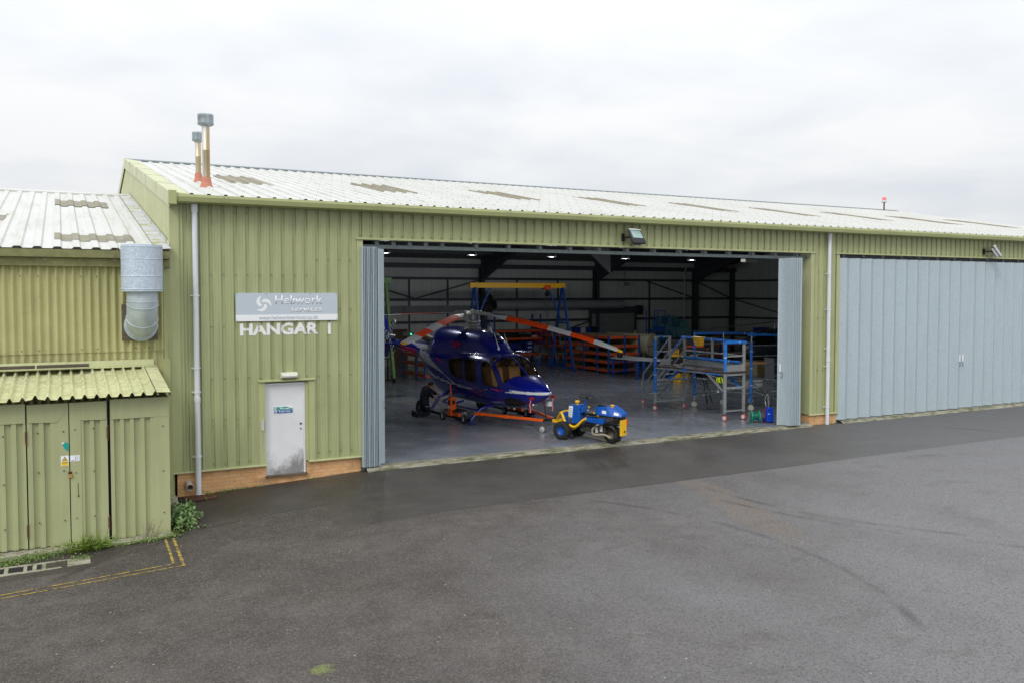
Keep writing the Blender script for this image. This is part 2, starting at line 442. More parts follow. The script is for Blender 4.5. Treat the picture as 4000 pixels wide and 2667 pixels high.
    dd = t.mth('ADD', t.mth('SQRT', t.mth('ADD', t.mth('MULTIPLY', dx, dx), t.mth('MULTIPLY', dy, dy))), t.mth('MULTIPLY', t.noise(9, detail=6), .3))
    c = t.mix(t.ramp(dd, .2, .32, .8, 0), c, s2l(122, 136, 62))
    # aggregate speckle
    v = t.add('ShaderNodeTexVoronoi'); v.inputs['Scale'].default_value = 62; t.link(t.co(), v.inputs['Vector'])
    sp = t.add('ShaderNodeSeparateColor'); t.link(v.outputs['Color'], sp.inputs[0])
    near = t.ramp(band, .2, .7, 1, .45)
    c = t.mix(t.mth('MULTIPLY', t.ramp(sp.outputs[0], .55, 1, 0, .5), near), c, s2l(126, 116, 109))
    c = t.mix(t.mth('MULTIPLY', t.ramp(sp.outputs[1], .55, 1, 0, .6), near), c, s2l(32, 30, 28))
    c = t.mix(t.ramp(t.noise(24, detail=3, rough=.7), .38, .68, 0, .3), c, s2l(48, 45, 43))
    # pale stone chips
    w = t.add('ShaderNodeTexVoronoi'); w.inputs['Scale'].default_value = 6.5; t.link(t.mapped((1, 1, 1)), w.inputs['Vector'])
    ch = t.mth('MULTIPLY', t.ramp(w.outputs['Distance'], .06, .1, 1, 0), t.ramp(t.noise(3, loc=(5, 5, 5)), .56, .6))
    c = t.mix(t.mth('MULTIPLY', ch, .85), c, s2l(168, 162, 150))
    t.base(c)
    wet = t.mth('MAXIMUM', t.mth('MULTIPLY', band, .9), t.ramp(t.noise(.45, (1, 1, 1), 5, .6, loc=(6, 1, 0)), .45, .65, 0, .6))
    t.set(rough=t.ramp(wet, 0, 1, .68, .48), spec=.45)
    t.bump(t.mth('ADD', v.outputs['Distance'], t.mth('MULTIPLY', t.noise(30, detail=4), .8)), .55, .012)
    return t.m
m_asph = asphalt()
def floor_mat():
    t = NT('painted_floor'); X, Y, Z = t.xyz()
    c = t.mix(t.ramp(t.noise(.6, detail=6), .35, .68), s2l(116, 122, 131), s2l(134, 140, 149))
    c = t.mix(t.ramp(t.noise(.9, (1, .5, 1), 7, .7, loc=(2, 1, 0)), .48, .75, 0, .25), c, s2l(108, 109, 111))
    c = t.mix(t.ramp(t.noise(5, (.3, 1, 1), 7, .7, loc=(7, 1, 0)), .62, .72, 0, .5), c, s2l(142, 148, 155))
    c = t.mix(t.ramp(t.noise(2.5, (1, .6, 1), 6, .7, loc=(8, 4, 0)), .68, .76, 0, .3), c, s2l(92, 92, 92))
    t.base(c); t.set(rough=t.ramp(t.noise(1.4, detail=6), .3, .7, .16, .3), spec=.5)
    return t.m
m_floor = floor_mat()
m_liner = NT('liner_sheet')
def _liner(t, ax):
    X, Y, Z = t.xyz(); u = (X, Y)[ax]
    g = t.mth('ABSOLUTE', t.mth('SUBTRACT', t.mth('FRACT', t.mth('DIVIDE', u, .5)), .5))
    col = s2l(196, 197, 194)
    c = t.mix(t.ramp(t.noise(1.2), .3, .7), scl(col, .88), col)
    c = t.mix(t.ramp(g, .03, .05, .45, 0), c, s2l(226, 226, 224) if ax else s2l(150, 152, 152))
    c = t.mix(t.ramp(t.noise(4, (1, 1, .1), 5), .6, .8, 0, .3), c, s2l(126, 118, 96))
    t.base(c); t.set(rough=.6); return t.m
m_liner = _liner(m_liner, 0); m_liner2 = _liner(NT('liner_sheet_end'), 1)
m_steel = pm('dark_painted_steel', s2l(62, 66, 72), .55, .1, .15)
m_rlining = pm('roof_lining', s2l(104, 106, 110), .8, 0, .1, 2)
m_shutter = pm('grey_shutter', s2l(150, 152, 152), .5, .1, .1)
m_black = pm('black_plastic', s2l(26, 26, 28), .5, 0, .2)
m_rubber = pm('rubber', s2l(34, 33, 32), .8, 0, .25, 12, dirt=(s2l(90, 84, 74), .55, .8, 20), bump=.4, bs=70)
m_dark = pm('dark_void', s2l(20, 21, 22), .8, 0, .1)
m_chrome = pm('bright_steel', s2l(190, 194, 196), .25, .9, .06)
m_alu = pm('aluminium', s2l(176, 180, 182), .38, .55, .1, 6, dirt=(s2l(120, 118, 112), .58, .8, 9))
m_foam = pm('blue_foam', s2l(28, 118, 214), .6, 0, .07, 6)
m_foamd = pm('foam_tape', s2l(10, 50, 110), .5, 0, .1)
m_orange = pm('orange_paint', s2l(238, 96, 20), .4, 0, .1, 7, dirt=(s2l(150, 60, 20), .62, .8, 14))
m_rackor = pm('rack_orange', s2l(196, 78, 32), .5, 0, .12)
m_rackbl = pm('rack_blue', s2l(26, 74, 150), .5, 0, .15)
m_chip = pm('chipboard', s2l(168, 148, 106), .75, 0, .15, 14)
m_yel = pm('yellow_paint', s2l(240, 188, 16), .42, 0, .08, 6, dirt=(s2l(170, 120, 20), .62, .8, 12))
m_yelp = pm('yellow_plastic', s2l(238, 182, 44), .45, 0, .04)
m_ymark = pm('worn_yellow_line', s2l(158, 134, 56), .75, 0, .3, 14, dirt=(s2l(70, 64, 54), .46, .6, 11))
m_tugb = pm('tug_blue', s2l(16, 86, 176), .32, 0, .1, 4, dirt=(s2l(70, 96, 130), .6, .82, 9))
m_binb = pm('blue_bin', s2l(22, 48, 140), .5, 0, .12)
m_red = pm('red_paint', s2l(176, 20, 28), .4, 0, .1)
m_redor = pm('red_orange_paint', s2l(226, 74, 24), .4, 0, .06)
m_pink = pm('faded_streamer', s2l(236, 128, 130), .8, 0, .1)
m_green = pm('hoist_green', s2l(104, 140, 78), .5, 0, .1)
m_teal = pm('teal_machine', s2l(84, 134, 138), .5, 0, .12)
m_tank = pm('cream_tank', s2l(196, 188, 164), .55, 0, .08, 3, dirt=(s2l(160, 130, 70), .58, .75, 5))
m_wood = pm('plank_wood', s2l(196, 142, 84), .7, 0, .2, 6, (1, 8, 1))
m_brown = pm('brown_door', s2l(84, 58, 42), .55, 0, .15, 5, (1, 1, .2))
m_board = pm('weathered_board', s2l(96, 84, 70), .85, 0, .3, 8, (.3, 2, 2), dirt=(s2l(52, 46, 40), .5, .7, 12), bump=.5, bs=30)
m_plank = pm('wet_plank', s2l(78, 66, 60), .6, 0, .3, 8, (.3, 3, 3), bump=.5, bs=40)
m_ply = pm('weathered_ply', s2l(92, 84, 70), .8, 0, .25, 9, (.4, 1, 3), dirt=(s2l(168, 160, 148), .6, .72, 22, (1, 1, 6)))
m_tread = pm('deck_ply', s2l(74, 60, 54), .6, 0, .25, 7, (3, .4, 1), dirt=(s2l(108, 86, 74), .56, .75, 9))
m_rust = pm('rusty_iron', s2l(96, 58, 40), .85, 0, .3, 20, dirt=(s2l(60, 44, 36), .45, .65, 15))
m_brass = pm('brass', s2l(190, 150, 80), .4, .5, .15)
m_ltgrey = pm('sign_grey', s2l(186, 197, 206), .4, 0, .02, 1)
m_signwh = pm('sign_white', s2l(234, 236, 238), .4, 0, .02, 1)
m_fadetxt = pm('faded_sign_text', s2l(150, 168, 182), .5, 0, .03, 1)
def flaky():
    t = NT('flaking_letter_paint')
    c = t.mix(t.ramp(t.noise(13, (1, 1, 1), 6, .7), .72, .75), s2l(232, 234, 232), scl(CLAD, .95))
    t.base(c); t.set(rough=.5); return t.m
m_letter = flaky()
m_sgreen = pm('sign_green', s2l(24, 150, 140), .4, 0, .05); m_sblue = pm('sign_blue', s2l(16, 84, 176), .4, 0, .05)
m_exit = pm('exit_green', s2l(30, 110, 84), .5, 0, .05)
m_teal2 = pm('torn_label', s2l(20, 158, 148), .35, 0, .08)
m_ystick = pm('yellow_sticker', s2l(232, 196, 40), .5, 0, .03)
m_hoseg = pm('green_plastic', s2l(24, 168, 122), .35, 0, .08)
m_hose = pm('green_hose', s2l(20, 104, 92), .45, 0, .12)
m_wash = pm('washer_blue', s2l(14, 66, 196), .35, 0, .06)
m_hiviz = pm('hi_vis_yellow', s2l(202, 222, 30), .7, 0, .1)
m_grey = pm('mid_grey', s2l(120, 122, 124), .5, 0, .1)
m_pale = pm('pale_grey', s2l(190, 192, 192), .5, 0, .08)
m_cream = pm('cream_plastic', s2l(214, 214, 198), .45, 0, .05)
m_engine = pm('oily_metal', s2l(96, 92, 84), .5, .4, .35, 12)
m_sleeve = pm('exhaust_lagging', s2l(158, 150, 124), .85, 0, .2, 14)
m_overall = pm('navy_overalls', s2l(24, 28, 44), .85, 0, .2, 8)
m_skin = pm('skin', s2l(196, 146, 118), .55, 0, .06)
m_hair = pm('dark_hair', s2l(44, 34, 28), .7, 0, .2)
m_leaf = NT('leaf')
def leafmat(name, a, b, yl):
    t = NT(name)
    oi = t.add('ShaderNodeAttribute'); oi.attribute_name = 'tint'
    c = t.mix(oi.outputs['Fac'], a, b)
    c = t.mix(t.ramp(t.noise(6, loc=(1, 2, 3)), .62, .75, 0, .7), c, yl)
    t.base(c); t.set(rough=.5)
    return t.m
m_leaf = leafmat('bramble_leaf', s2l(62, 92, 44), s2l(118, 148, 84), s2l(146, 140, 66))
m_grass = leafmat('grass_blade', s2l(82, 112, 40), s2l(140, 160, 62), s2l(186, 168, 100))
m_weed = leafmat('weed_leaf', s2l(72, 104, 46), s2l(130, 152, 74), s2l(150, 140, 90))
m_twig = pm('dead_twig', s2l(150, 138, 120), .85, 0, .2)
def emis(name, col, k):
    t = NT(name); t.base(col); t.b.inputs['Emission Color'].default_value = (*col, 1); t.b.inputs['Emission Strength'].default_value = k; return t.m
LAMP_W = 140
m_lamp = emis('lamp_lens', (.92, .97, 1), 3.0)
m_led = emis('green_led', (.05, 1, .3), 4)
def glassmat(name, tint, refl=.25):
    t = NT(name)
    tr = t.add('ShaderNodeBsdfTransparent'); tr.inputs[0].default_value = (*tint, 1)
    gl = t.add('ShaderNodeBsdfGlossy'); gl.inputs['Roughness'].default_value = .04
    lw = t.add('ShaderNodeLayerWeight'); lw.inputs['Blend'].default_value = refl
    mx = t.add('ShaderNodeMixShader'); t.link(lw.outputs['Fresnel'], mx.inputs[0]); t.link(tr.outputs[0], mx.inputs[1]); t.link(gl.outputs[0], mx.inputs[2])
    t.link(mx.outputs[0], t.o.inputs['Surface']); return t.m
m_canopy = glassmat('tinted_canopy', (.8, .75, .66), .22)
m_lens = pm('floodlight_lens', s2l(150, 176, 172), .12, 0, .05, 2)

# ------------------------------------------------------------------ world, sun, camera
w = bpy.data.worlds.new('World'); sc.world = w; w.use_nodes = True
n = w.node_tree.nodes; L = w.node_tree.links; bg = n['Background']
SUN_EL, SUN_AZ = R(42), R(-128)          # azimuth from +Y, clockwise
sky = n.new('ShaderNodeTexSky'); sky.sky_type = 'NISHITA'; sky.sun_disc = False; sky.sun_elevation = SUN_EL; sky.sun_rotation = SUN_AZ; sky.air_density = 1; sky.dust_density = 2
tc = n.new('ShaderNodeTexCoord'); sp = n.new('ShaderNodeSeparateXYZ'); L.new(tc.outputs['Generated'], sp.inputs[0])
def wm(op, a, b=None, c=None, clamp=False):
    k = n.new('ShaderNodeMath'); k.operation = op; k.use_clamp = clamp
    for i, x in enumerate((a, b, c)):
        if x is None: continue
        if isinstance(x, (int, float)): k.inputs[i].default_value = x
        else: L.new(x, k.inputs[i])
    return k.outputs[0]
el = wm('MAXIMUM', sp.outputs[2], 0)
# flatten the direction on to a cloud sheet so that clouds grow smaller towards the horizon
inv = wm('DIVIDE', 1, wm('ADD', el, .16))
cv = n.new('ShaderNodeCombineXYZ'); L.new(wm('MULTIPLY', sp.outputs[0], inv), cv.inputs[0]); L.new(wm('MULTIPLY', sp.outputs[1], inv), cv.inputs[1])
def wn(scale, detail, loc):
    mp = n.new('ShaderNodeMapping'); mp.inputs['Location'].default_value = loc; L.new(cv.outputs[0], mp.inputs[0])
    k = n.new('ShaderNodeTexNoise'); k.inputs['Scale'].default_value = scale; k.inputs['Detail'].default_value = detail; k.inputs['Roughness'].default_value = .5; k.inputs['Distortion'].default_value = .3
    L.new(mp.outputs[0], k.inputs[0]); return k.outputs['Fac']
cl = wm('ADD', wm('MULTIPLY', wn(.75, 6, (2.2, 1.1, 0)), .65), wm('MULTIPLY', wn(2.2, 7, (5, 1, 0)), .35))
mr = n.new('ShaderNodeMapRange'); mr.inputs[1].default_value = .36; mr.inputs[2].default_value = .58; L.new(cl, mr.inputs[0])
cloud = n.new('ShaderNodeMix'); cloud.data_type = 'RGBA'; L.new(mr.outputs[0], cloud.inputs[0])
cloud.inputs[6].default_value = (7.7, 8.1, 8.6, 1); cloud.inputs[7].default_value = (9.5, 9.55, 9.65, 1)
# an overcast sky is brightest overhead
lum = wm('ADD', .9, wm('MULTIPLY', wm('POWER', el, 1.3), 1.35))
gl = n.new('ShaderNodeMix'); gl.data_type = 'RGBA'; gl.blend_type = 'MULTIPLY'; gl.inputs[0].default_value = 1
L.new(cloud.outputs[2], gl.inputs[6]); L.new(lum, gl.inputs[7])
mx = n.new('ShaderNodeMix'); mx.data_type = 'RGBA'; mx.inputs[0].default_value = .94
L.new(sky.outputs[0], mx.inputs[6]); L.new(gl.outputs[2], mx.inputs[7]); L.new(mx.outputs[2], bg.inputs[0])
bg.inputs[1].default_value = .1
ld = bpy.data.lights.new('sun', 'SUN'); ld.energy = 1.3; ld.angle = R(22); ld.color = (1, .97, .92)
so = bpy.data.objects.new('sun', ld); COL.objects.link(so)
sd = V((math.sin(SUN_AZ)*math.cos(SUN_EL), math.cos(SUN_AZ)*math.cos(SUN_EL), math.sin(SUN_EL)))
so.rotation_euler = sd.to_track_quat('Z', 'Y').to_euler(); so.location = sd*60
cd = bpy.data.cameras.new('camera'); co = bpy.data.objects.new('camera', cd); COL.objects.link(co)
cd.lens = 30.01; cd.sensor_width = 36; cd.shift_y = -.01355; cd.clip_end = 3000; cd.clip_start = .1
co.location = (-2.00378, -18.7846, 3.95)
co.rotation_euler = (R(90-2.2827), 0, -R(27.8088))
sc.camera = co
sc.view_settings.view_transform = 'Standard'; sc.view_settings.look = 'None'; sc.view_settings.exposure = 0; sc.view_settings.gamma = 1
sc.cycles.use_denoising = True
try: sc.cycles.denoiser = 'OPENIMAGEDENOISE'
except Exception: pass
sc.cycles.max_bounces = 10; sc.cycles.diffuse_bounces = 5; sc.cycles.transparent_max_bounces = 16

# ------------------------------------------------------------------ ground
def gz(x):
    return pw([(-300, -.8), (-12, -.55), (-3, -.41), (-.3, -.345), (0, -.285), (1.86, -.21), (4.3, -.09), (19, -.085), (29, -.1), (60, -.15), (400, -.4)], x)[0]
m = MB()
xs = [-600, -300, -80, -30, -12, -6, -3, -2, -1.2, -.6, -.3, -.1, 0, .4, .9, 1.4, 1.9, 2.5, 3, 3.6, 4.3, 8, 12, 19, 24, 29, 40, 60, 120, 300, 700]
ys = [-700, -200, -60, -20, -8, -4, -2, 0, 6, 40, 200, 900]
m.grid([[(x, y, gz(x)) for x in xs] for y in ys], False)
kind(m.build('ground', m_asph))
m = MB(); m.box(.2, 38.1, .06, 25.55, -.3, 0)
kind(m.build('hangar_floor', m_floor))
m = MB()
def apron(x0, x1):
    k = 24
    m.grid([[(lerp(x0, x1, i/k), y, z-(.012*math.sin(i*2.3)+.012*math.sin(i*5.1))*(1 if y < -.3 else 0)) for i in range(k+1)] for y, z in ((.055, -.004), (-.12, -.02), (-.24, -.1))], False)
apron(4.08, 18.15); apron(19.45, 34)
kind(m.build('threshold_strip', m_concw))
m = MB()
def line(a, b, wd, seg=14, dz=.005):
    a = V(a); b = V(b); d = (b-a).normalized(); r = V((-d.y, d.x))
    A = []; B = []
    for i in range(seg+1):
        p = a.lerp(b, i/seg); k = wd/2*(1+.25*math.sin(i*3.7))
        A.append((p.x+r.x*k, p.y+r.y*k, gz(p.x)+dz)); B.append((p.x-r.x*k, p.y-r.y*k, gz(p.x)+dz))
    m.strip(A, B)
line((-.47, -2.86), (-.50, -4.36), .042); line((-.34, -2.84), (-.37, -4.56), .05)
line((-.52, -4.385), (-6, -4.8), .036, 30, .0052); line((-.40, -4.545), (-6, -4.96), .036, 30, .0052)
kind(m.build('yellow_marking', m_ymark))
m = MB()
for a, b in (((10.89, 2.3), (10.89, .1)),)  :
    a = V(a); b = V(b); d = (b-a).normalized(); r = V((-d.y, d.x))*.035
    m.quad((a.x+r.x, a.y+r.y, .004), (a.x-r.x, a.y-r.y, .004), (b.x-r.x, b.y-r.y, .004), (b.x+r.x, b.y+r.y, .004))
m.quad((8.6, 10.5, .004), (8.6, 10.56, .004), (11.6, 10.55, .004), (11.6, 10.49, .004))
kind(m.build('floor_line', pm('floor_yellow', s2l(178, 142, 30), .5, 0, .15)))
# ------------------------------------------------------------------ the main hangar
XE, YB, YR, ZR, ZE, YE = 38.3, 25.6, 12.81, 8.40, 5.955, -.20
SL = (ZR-ZE)/(YR-YE)
def rz(y): return ZE+(y-YE)*SL if y < YR else ZR-(y-YR)*SL
hangar = thing('hangar', 'large olive green metal hangar with white ribbed roof and an open door bay', 'hangar', (0, 0, 0))
def ribs(u0, u1, pitch=.25, ph=.022, groove=.06, slope=.014, depth=.036):
    """profile of trapezoidal sheet: list of (u, d), d is how far the groove is sunk"""
    out = [(u0, 0)]
    k = math.ceil((u0-ph)/pitch-1)
    while True:
        c = ph+pitch*k; k += 1
        if c-groove/2-slope > u1: break
        pts = [(c-groove/2-slope, 0), (c-groove/2, depth), (c+groove/2, depth), (c+groove/2+slope, 0), (c+.078, 0), (c+.084, .005), (c+.09, 0), (c+.15, 0), (c+.156, .005), (c+.162, 0)]
        for p in pts:
            if u0 < p[0] < u1: out.append(p)
    out.append((u1, 0))
    return out
def clad(m, x0, x1, z0, z1, y=0.0):
    p = ribs(x0, x1)
    m.strip([(u, y+d, z0) for u, d in p], [(u, y+d, z1) for u, d in p])
def screws(m, xs, z, y=-.012):
    for x in xs:
        m.cyl((x, y+.03, z), (x, y, z), .011, .008, 6)
GX = lambda a, b: [.022+.25*k for k in range(200) if a < .022+.25*k < b]
m = MB()
clad(m, .0, 1.74, .25, 5.86); clad(m, 1.74, 2.93, 2.07, 5.86); clad(m, 2.93, 3.86, .25, 5.86)
clad(m, 3.86, 4.04, .25, 5.86, 0)
m.build('wall_cladding', m_clad, hangar)
m = MB(); clad(m, 4.04, 18.36, 5.205, 5.86); m.build('wall_cladding', m_clad, hangar)
m = MB(); clad(m, 18.36, 19.26, .25, 5.86); m.build('wall_cladding', m_clad, hangar)
m = MB(); clad(m, 19.26, 33.9, 5.205, 5.86); m.build('wall_cladding', m_clad, hangar)
m = MB(); clad(m, 33.9, XE, .25, 5.86); m.build('wall_cladding', m_clad, hangar)
m = MB()
for z in (1.15, 2.16, 3.25, 4.35, 5.65): screws(m, GX(.3, 1.7), z)
for z in (.36, 1.3): screws(m, GX(.3, 1.7), z)
for z in (.42, 2.13, 3.6, 4.7): screws(m, GX(2.95, 3.95), z)
for z in (2.13, 3.25+.03, 4.35): screws(m, GX(1.75, 2.95), z)
screws(m, GX(4, 18.3), 5.26); screws(m, GX(4, 18.3), 5.7); screws(m, GX(19.3, 33), 5.26); screws(m, GX(18.4, 19.2), 1.6); screws(m, GX(18.4, 19.2), 3.2); screws(m, GX(18.4, 19.2), 4.6)
kind(m.build('fixings', pm('screw_caps', s2l(110, 112, 84), .5, .1, .1), hangar), 'stuff')
# corner, jamb and sill trims
m = MB()
m.box(-.03, .15, -.022, .0, .245, 5.86); m.box(-.03, -.012, 0, .3, .245, 5.8)
m.build('corner_trim', m_trim, hangar)
m = MB(); m.box(3.93, 4.065, -.018, 0, .25, 5.17); m.box(4.05, 4.065, 0, .25, .25, 5.17); m.build('jamb_trim', m_trim, hangar)
m = MB(); m.box(18.19, 18.33, -.018, 0, .25, 5.17); m.box(18.19, 18.204, 0, .42, .25, 5.17); m.build('jamb_trim', m_trim, hangar)
m = MB(); m.box(19.28, 19.415, -.018, 0, .25, 5.17); m.box(19.40, 19.415, 0, .25, .25, 5.17); m.build('jamb_trim', m_trim, hangar)
def sill(x0, x1):
    m = MB(); m.ext([(-.045, .222), (-.038, .25), (.04, .262), (.04, .222)], 'x', x0, x1); m.build('sill_trim', m_trim, hangar, bevel=.003)
sill(-.03, 1.89); sill(2.79, 4.07); sill(18.19, 19.42)
def header(x0, x1, z=5.165):
    m = MB(); m.ext([(-.05, z), (-.05, z+.035), (.0, z+.05), (.3, z+.05), (.3, z)], 'x', x0, x1); m.build('door_header', m_trim, hangar, bevel=.003)
header(3.91, 18.36); header(19.24, 33.9)
# brick plinth
m = MB(); m.box(.06, 1.875, .03, .13, -.6, .222); m.box(1.875, 2.75, .03, .3, -.6, -.05); m.box(2.75, 4.0, .03, .3, -.6, .222); m.build('brick_plinth', m_brick, hangar)
m = MB(); m.box(18.23, 19.38, .02, .45, -.4, .222); m.build('brick_plinth', m_brick, hangar)
m = MB(); m.box(34, XE, .03, .2, -.4, .25); m.build('brick_plinth', m_brick, hangar)
# fire exit door
fd = MB(); fd.box(1.88, 2.70, .075, .12, -.005, 1.96)
door = lab(fd.build('fire_door', m_door, hangar, bevel=.004), 'stained white fire exit door with torn sign')
m = MB(); m.box(1.855, 1.88, .05, .14, -.04, 2.0); m.box(2.70, 2.735, .05, .14, -.04, 2.0); m.box(1.88, 2.70, .05, .14, 1.96, 2.0); m.build('frame', m_white, door)
m = MB(); m.box(1.855, 2.76, -.03, .12, -.05, -.006); m.build('sill', m_board, door, bevel=.006)
m = MB(); m.box(2.05, 2.467, .066, .0745, 1.405, 1.48); m.box(2.05, 2.467, .066, .0745, 1.34, 1.40)
sg = m.build('exit_sign', m_signwh, door)
m = MB(); z0 = 1.408
m.ext([(2.12, z0), (2.463, z0), (2.463, 1.43), (2.43, 1.44), (2.40, 1.462), (2.33, 1.477), (2.12, 1.477)], 'y', .062, .0655); m.box(2.053, 2.112, .062, .0655, z0, 1.477); m.build('upper_panel', m_sgreen, sg)
m = MB(); m.box(2.12, 2.463, .062, .0655, 1.343, 1.398); m.cyl((2.082, .0655, 1.37), (2.082, .062, 1.37), .025, n=18); m.build('lower_panel', m_sblue, sg)
m = MB(); m.box(2.077, 2.087, .059, .0615, 1.352, 1.39); m.box(2.072, 2.092, .059, .0615, 1.413, 1.47); m.build('pictogram', m_signwh, sg)
text('upper_text', 'Fire exit', m_signwh, sg, FRONT((2.185, .0612, 1.418)), w=.225, h=.048, offset=.02)
text('lower_text', 'Keep clear', m_signwh, sg, FRONT((2.165, .0612, 1.347)), w=.26, h=.046, offset=.02)
m = MB(); m.box(2.62, 2.66, .062, .075, 1.06, 1.1); m.cyl((2.64, .075, .97), (2.64, .06, .97), .016); m.build('door_lock', m_engine, door)
# recessed reveal and trims round the fire door
m = MB(); m.box(1.725, 1.86, -.016, .02, .25, 2.06); m.box(1.845, 1.858, .02, .13, .25, 2.0); m.build('door_trim', m_trim, hangar)
m = MB(); m.box(2.80, 2.94, -.016, .02, .25, 2.06); m.box(2.735, 2.80, .02, .035, .25, 2.0); m.hexa([(2.735, .12, .25), (2.80, -.016, .25), (2.805, -.016, .25), (2.75, .13, .25)], [(2.735, .12, 2.04), (2.80, -.016, 2.04), (2.805, -.016, 2.04), (2.75, .13, 2.04)]); m.build('door_trim', m_trim, hangar)
m = MB(); m.ext([(-.05, 2.045), (-.05, 2.075), (.02, 2.09), (.13, 2.09), (.13, 2.0), (.05, 2.02)], 'x', 1.715, 2.945); m.build('door_head_trim', m_trim, hangar, bevel=.003)
m = MB(); m.box(1.765, 1.82, -.045, -.016, 1.0, 1.22); m.cyl((1.795, -.03, 1.0), (1.795, -.03, .9), .005)
m.tube([(1.795, -.03, .9), (1.787, -.022, .78), (1.80, -.02, .66), (1.792, -.02, .52)], .008, 6); m.cyl((1.795, -.05, 1.1), (1.795, -.045, 1.1), .014)
m.build('key_box', m_pale, hangar)
# painted name
def onsheet(o):
    """lays flat paint on the profile of the sheet"""
    bm = bmesh.new(); bm.from_mesh(o.data)
    xs = [q.co.x for q in bm.verts]; pr = ribs(min(xs)-.3, max(xs)+.3)
    for u, _ in pr:
        bmesh.ops.bisect_plane(bm, geom=bm.verts[:]+bm.edges[:]+bm.faces[:], plane_co=(u, 0, 0), plane_no=(1, 0, 0))
    for q in bm.verts:
        for (u0, d0), (u1, d1) in zip(pr, pr[1:]):
            if u0-1e-6 <= q.co.x <= u1+1e-6:
                q.co.y = lerp(d0, d1, (q.co.x-u0)/max(1e-6, u1-u0))*.8-.007; break
    bm.to_mesh(o.data); bm.free()
for body_, x_, w_, z_ in (('HANGAR', 1.345, 1.70, 3.047), ('1', 3.25, None, 3.04)):
    o = text('painted_lettering', body_, m_letter, None, FRONT((x_, 0, z_)), w=w_, h=.262, offset=.045, ext=0)
    onsheet(o); o.parent = hangar
# downpipes
def downpipe(x, zb, zt, sock):
    m = MB(); y = -.085
    m.cyl((x, y, zb), (x, y, zt), .056, n=16); m.cyl((x, y, zt-.13), (x, y, zt+.02), .068, n=16)
    for z in sock: m.cyl((x, y, z-.05), (x, y, z+.05), .066, n=16)
    o = m.build('downpipe', m_pvc, hangar)
    return o
d1 = downpipe(.455, -.26, 5.76, (1.75,)); d2 = downpipe(18.885, -.09, 5.76, (1.9,))
for o, x, zz in ((d1, .455, (.55, 1.9, 2.4, 3.9)), (d2, 18.885, (.45, 1.7, 2.25, 3.45, 4.55))):
    for z in zz:
        m = MB(); m.cyl((x, -.085, z-.014), (x, -.085, z+.014), .064, n=16); m.box(x-.1, x-.05, -.04, 0, z-.014, z+.014); m.box(x+.05, x+.09, -.04, 0, z-.014, z+.014); m.build('bracket', m_pvc, o)
m = MB(); m.tube([(.455, -.085, -.2), (.455, -.085, -.25), (.48, -.12, -.27)], .06, 12); m.box(.51, .58, -.14, -.09, -.265, -.235); m.build('shoe', m_pvc, d1)
m = MB(); m.cyl((.27, .05, .0), (.27, -.24, -.045), .072, n=20, caps=False); m.cyl((.27, -.02, -.008), (.27, -.239, -.045), .062, n=20, caps=False); m.torus((.27, -.24, -.045), (0, -1, -.15), .067, .006, 20, 6)
m.build('overflow_pipe', m_pvcgrey, hangar)
# roof
m = MB()
def roofprof(x0, x1, pitch=.333, ph=.38, w=.055, s=.022, h=.038):
    out = [(x0, 0)]; k = math.ceil((x0-ph)/pitch-1)
    while True:
        c = ph+pitch*k; k += 1
        if c-w/2-s > x1: break
        for p in ((c-w/2-s, 0), (c-w/2, h), (c+w/2, h), (c+w/2+s, 0)):
            if x0 < p[0] < x1: out.append(p)
    out.append((x1, 0)); return out
def roofsheet(m, x0, x1, y0, y1, zf, dz=0, sag=0):
    p = roofprof(x0, x1); ns = 6
    rows = []
    for j in range(ns+1):
        y = lerp(y0, y1, j/ns); rows.append([(u, y, zf(y)+d+dz) for u, d in p])
    m.grid(rows, False)
roofsheet(m, .25, XE, -.29, 5.62, rz, .012); roofsheet(m, .25, XE, 5.5, YR, rz, .0)
m.build('roof_sheet', m_roof, hangar)
m = MB(); m.quad((-.05, YR, ZR), (XE, YR, ZR), (XE, YB+.3, rz(YB+.3)), (-.05, YB+.3, rz(YB+.3))); m.build('rear_roof_sheet', m_roof, hangar)
m = MB()
m.grid([[(x, y, z) for x in (-.05, 8, 16, 24, 32, XE)] for y, z in ((YR-.22, rz(YR-.22)+.055), (YR, ZR+.075), (YR+.22, rz(YR+.22)+.055))], False)
m.box(.25, XE, YR-.23, YR-.2, rz(YR-.22)+.005, rz(YR-.22)+.05)
m.build('ridge_cap', m_galvd, hangar)
for k in range(9):
    x0 = 1.9+4.05*k
    m = MB(); roofsheet(m, x0, x0+1.1+.08*math.sin(k*3), 4.05, 7.1, rz, .016); m.build('rooflight', m_moss, hangar)
# verge, gable
m = MB()
n_ = 5
for j in range(n_):
    y0, y1 = lerp(-.3, YR, j/n_), lerp(-.3, YR, (j+1)/n_)+.02
    e = .004*j
    for (ya, yb) in ((y0, y1),):
        a, b = rz(ya), rz(yb)
        m.quad((.33, ya, a+.03+e), (.33, yb, b+.03+e), (-.055-e, yb, b+.062+e), (-.055-e, ya, a+.062+e))
        m.quad((-.055-e, ya, a+.062+e), (-.055-e, yb, b+.062+e), (-.055-e, yb, b-.24), (-.055-e, ya, a-.24))
m.quad((-.055, -.3, rz(-.3)+.062), (.33, -.3, rz(-.3)+.03), (.33, -.3, rz(-.3)-.02), (-.055, -.3, rz(-.3)-.24))
m.build('verge_flashing', m_verge, hangar)
m = MB(); m.quad((-.055, YR, ZR+.06), (-.055, YB, rz(YB)+.06), (-.055, YB, rz(YB)-.24), (-.055, YR, ZR-.24)); m.build('verge_flashing', m_verge, hangar)
m = MB()
p = [(u, d) for u, d in ribs(0.0, YB, .25, .1, .03, .02, .03)]
m.strip([(-.015+d, u, -.3) for u, d in p], [(-.015+d, u, rz(u)-.06) for u, d in p])
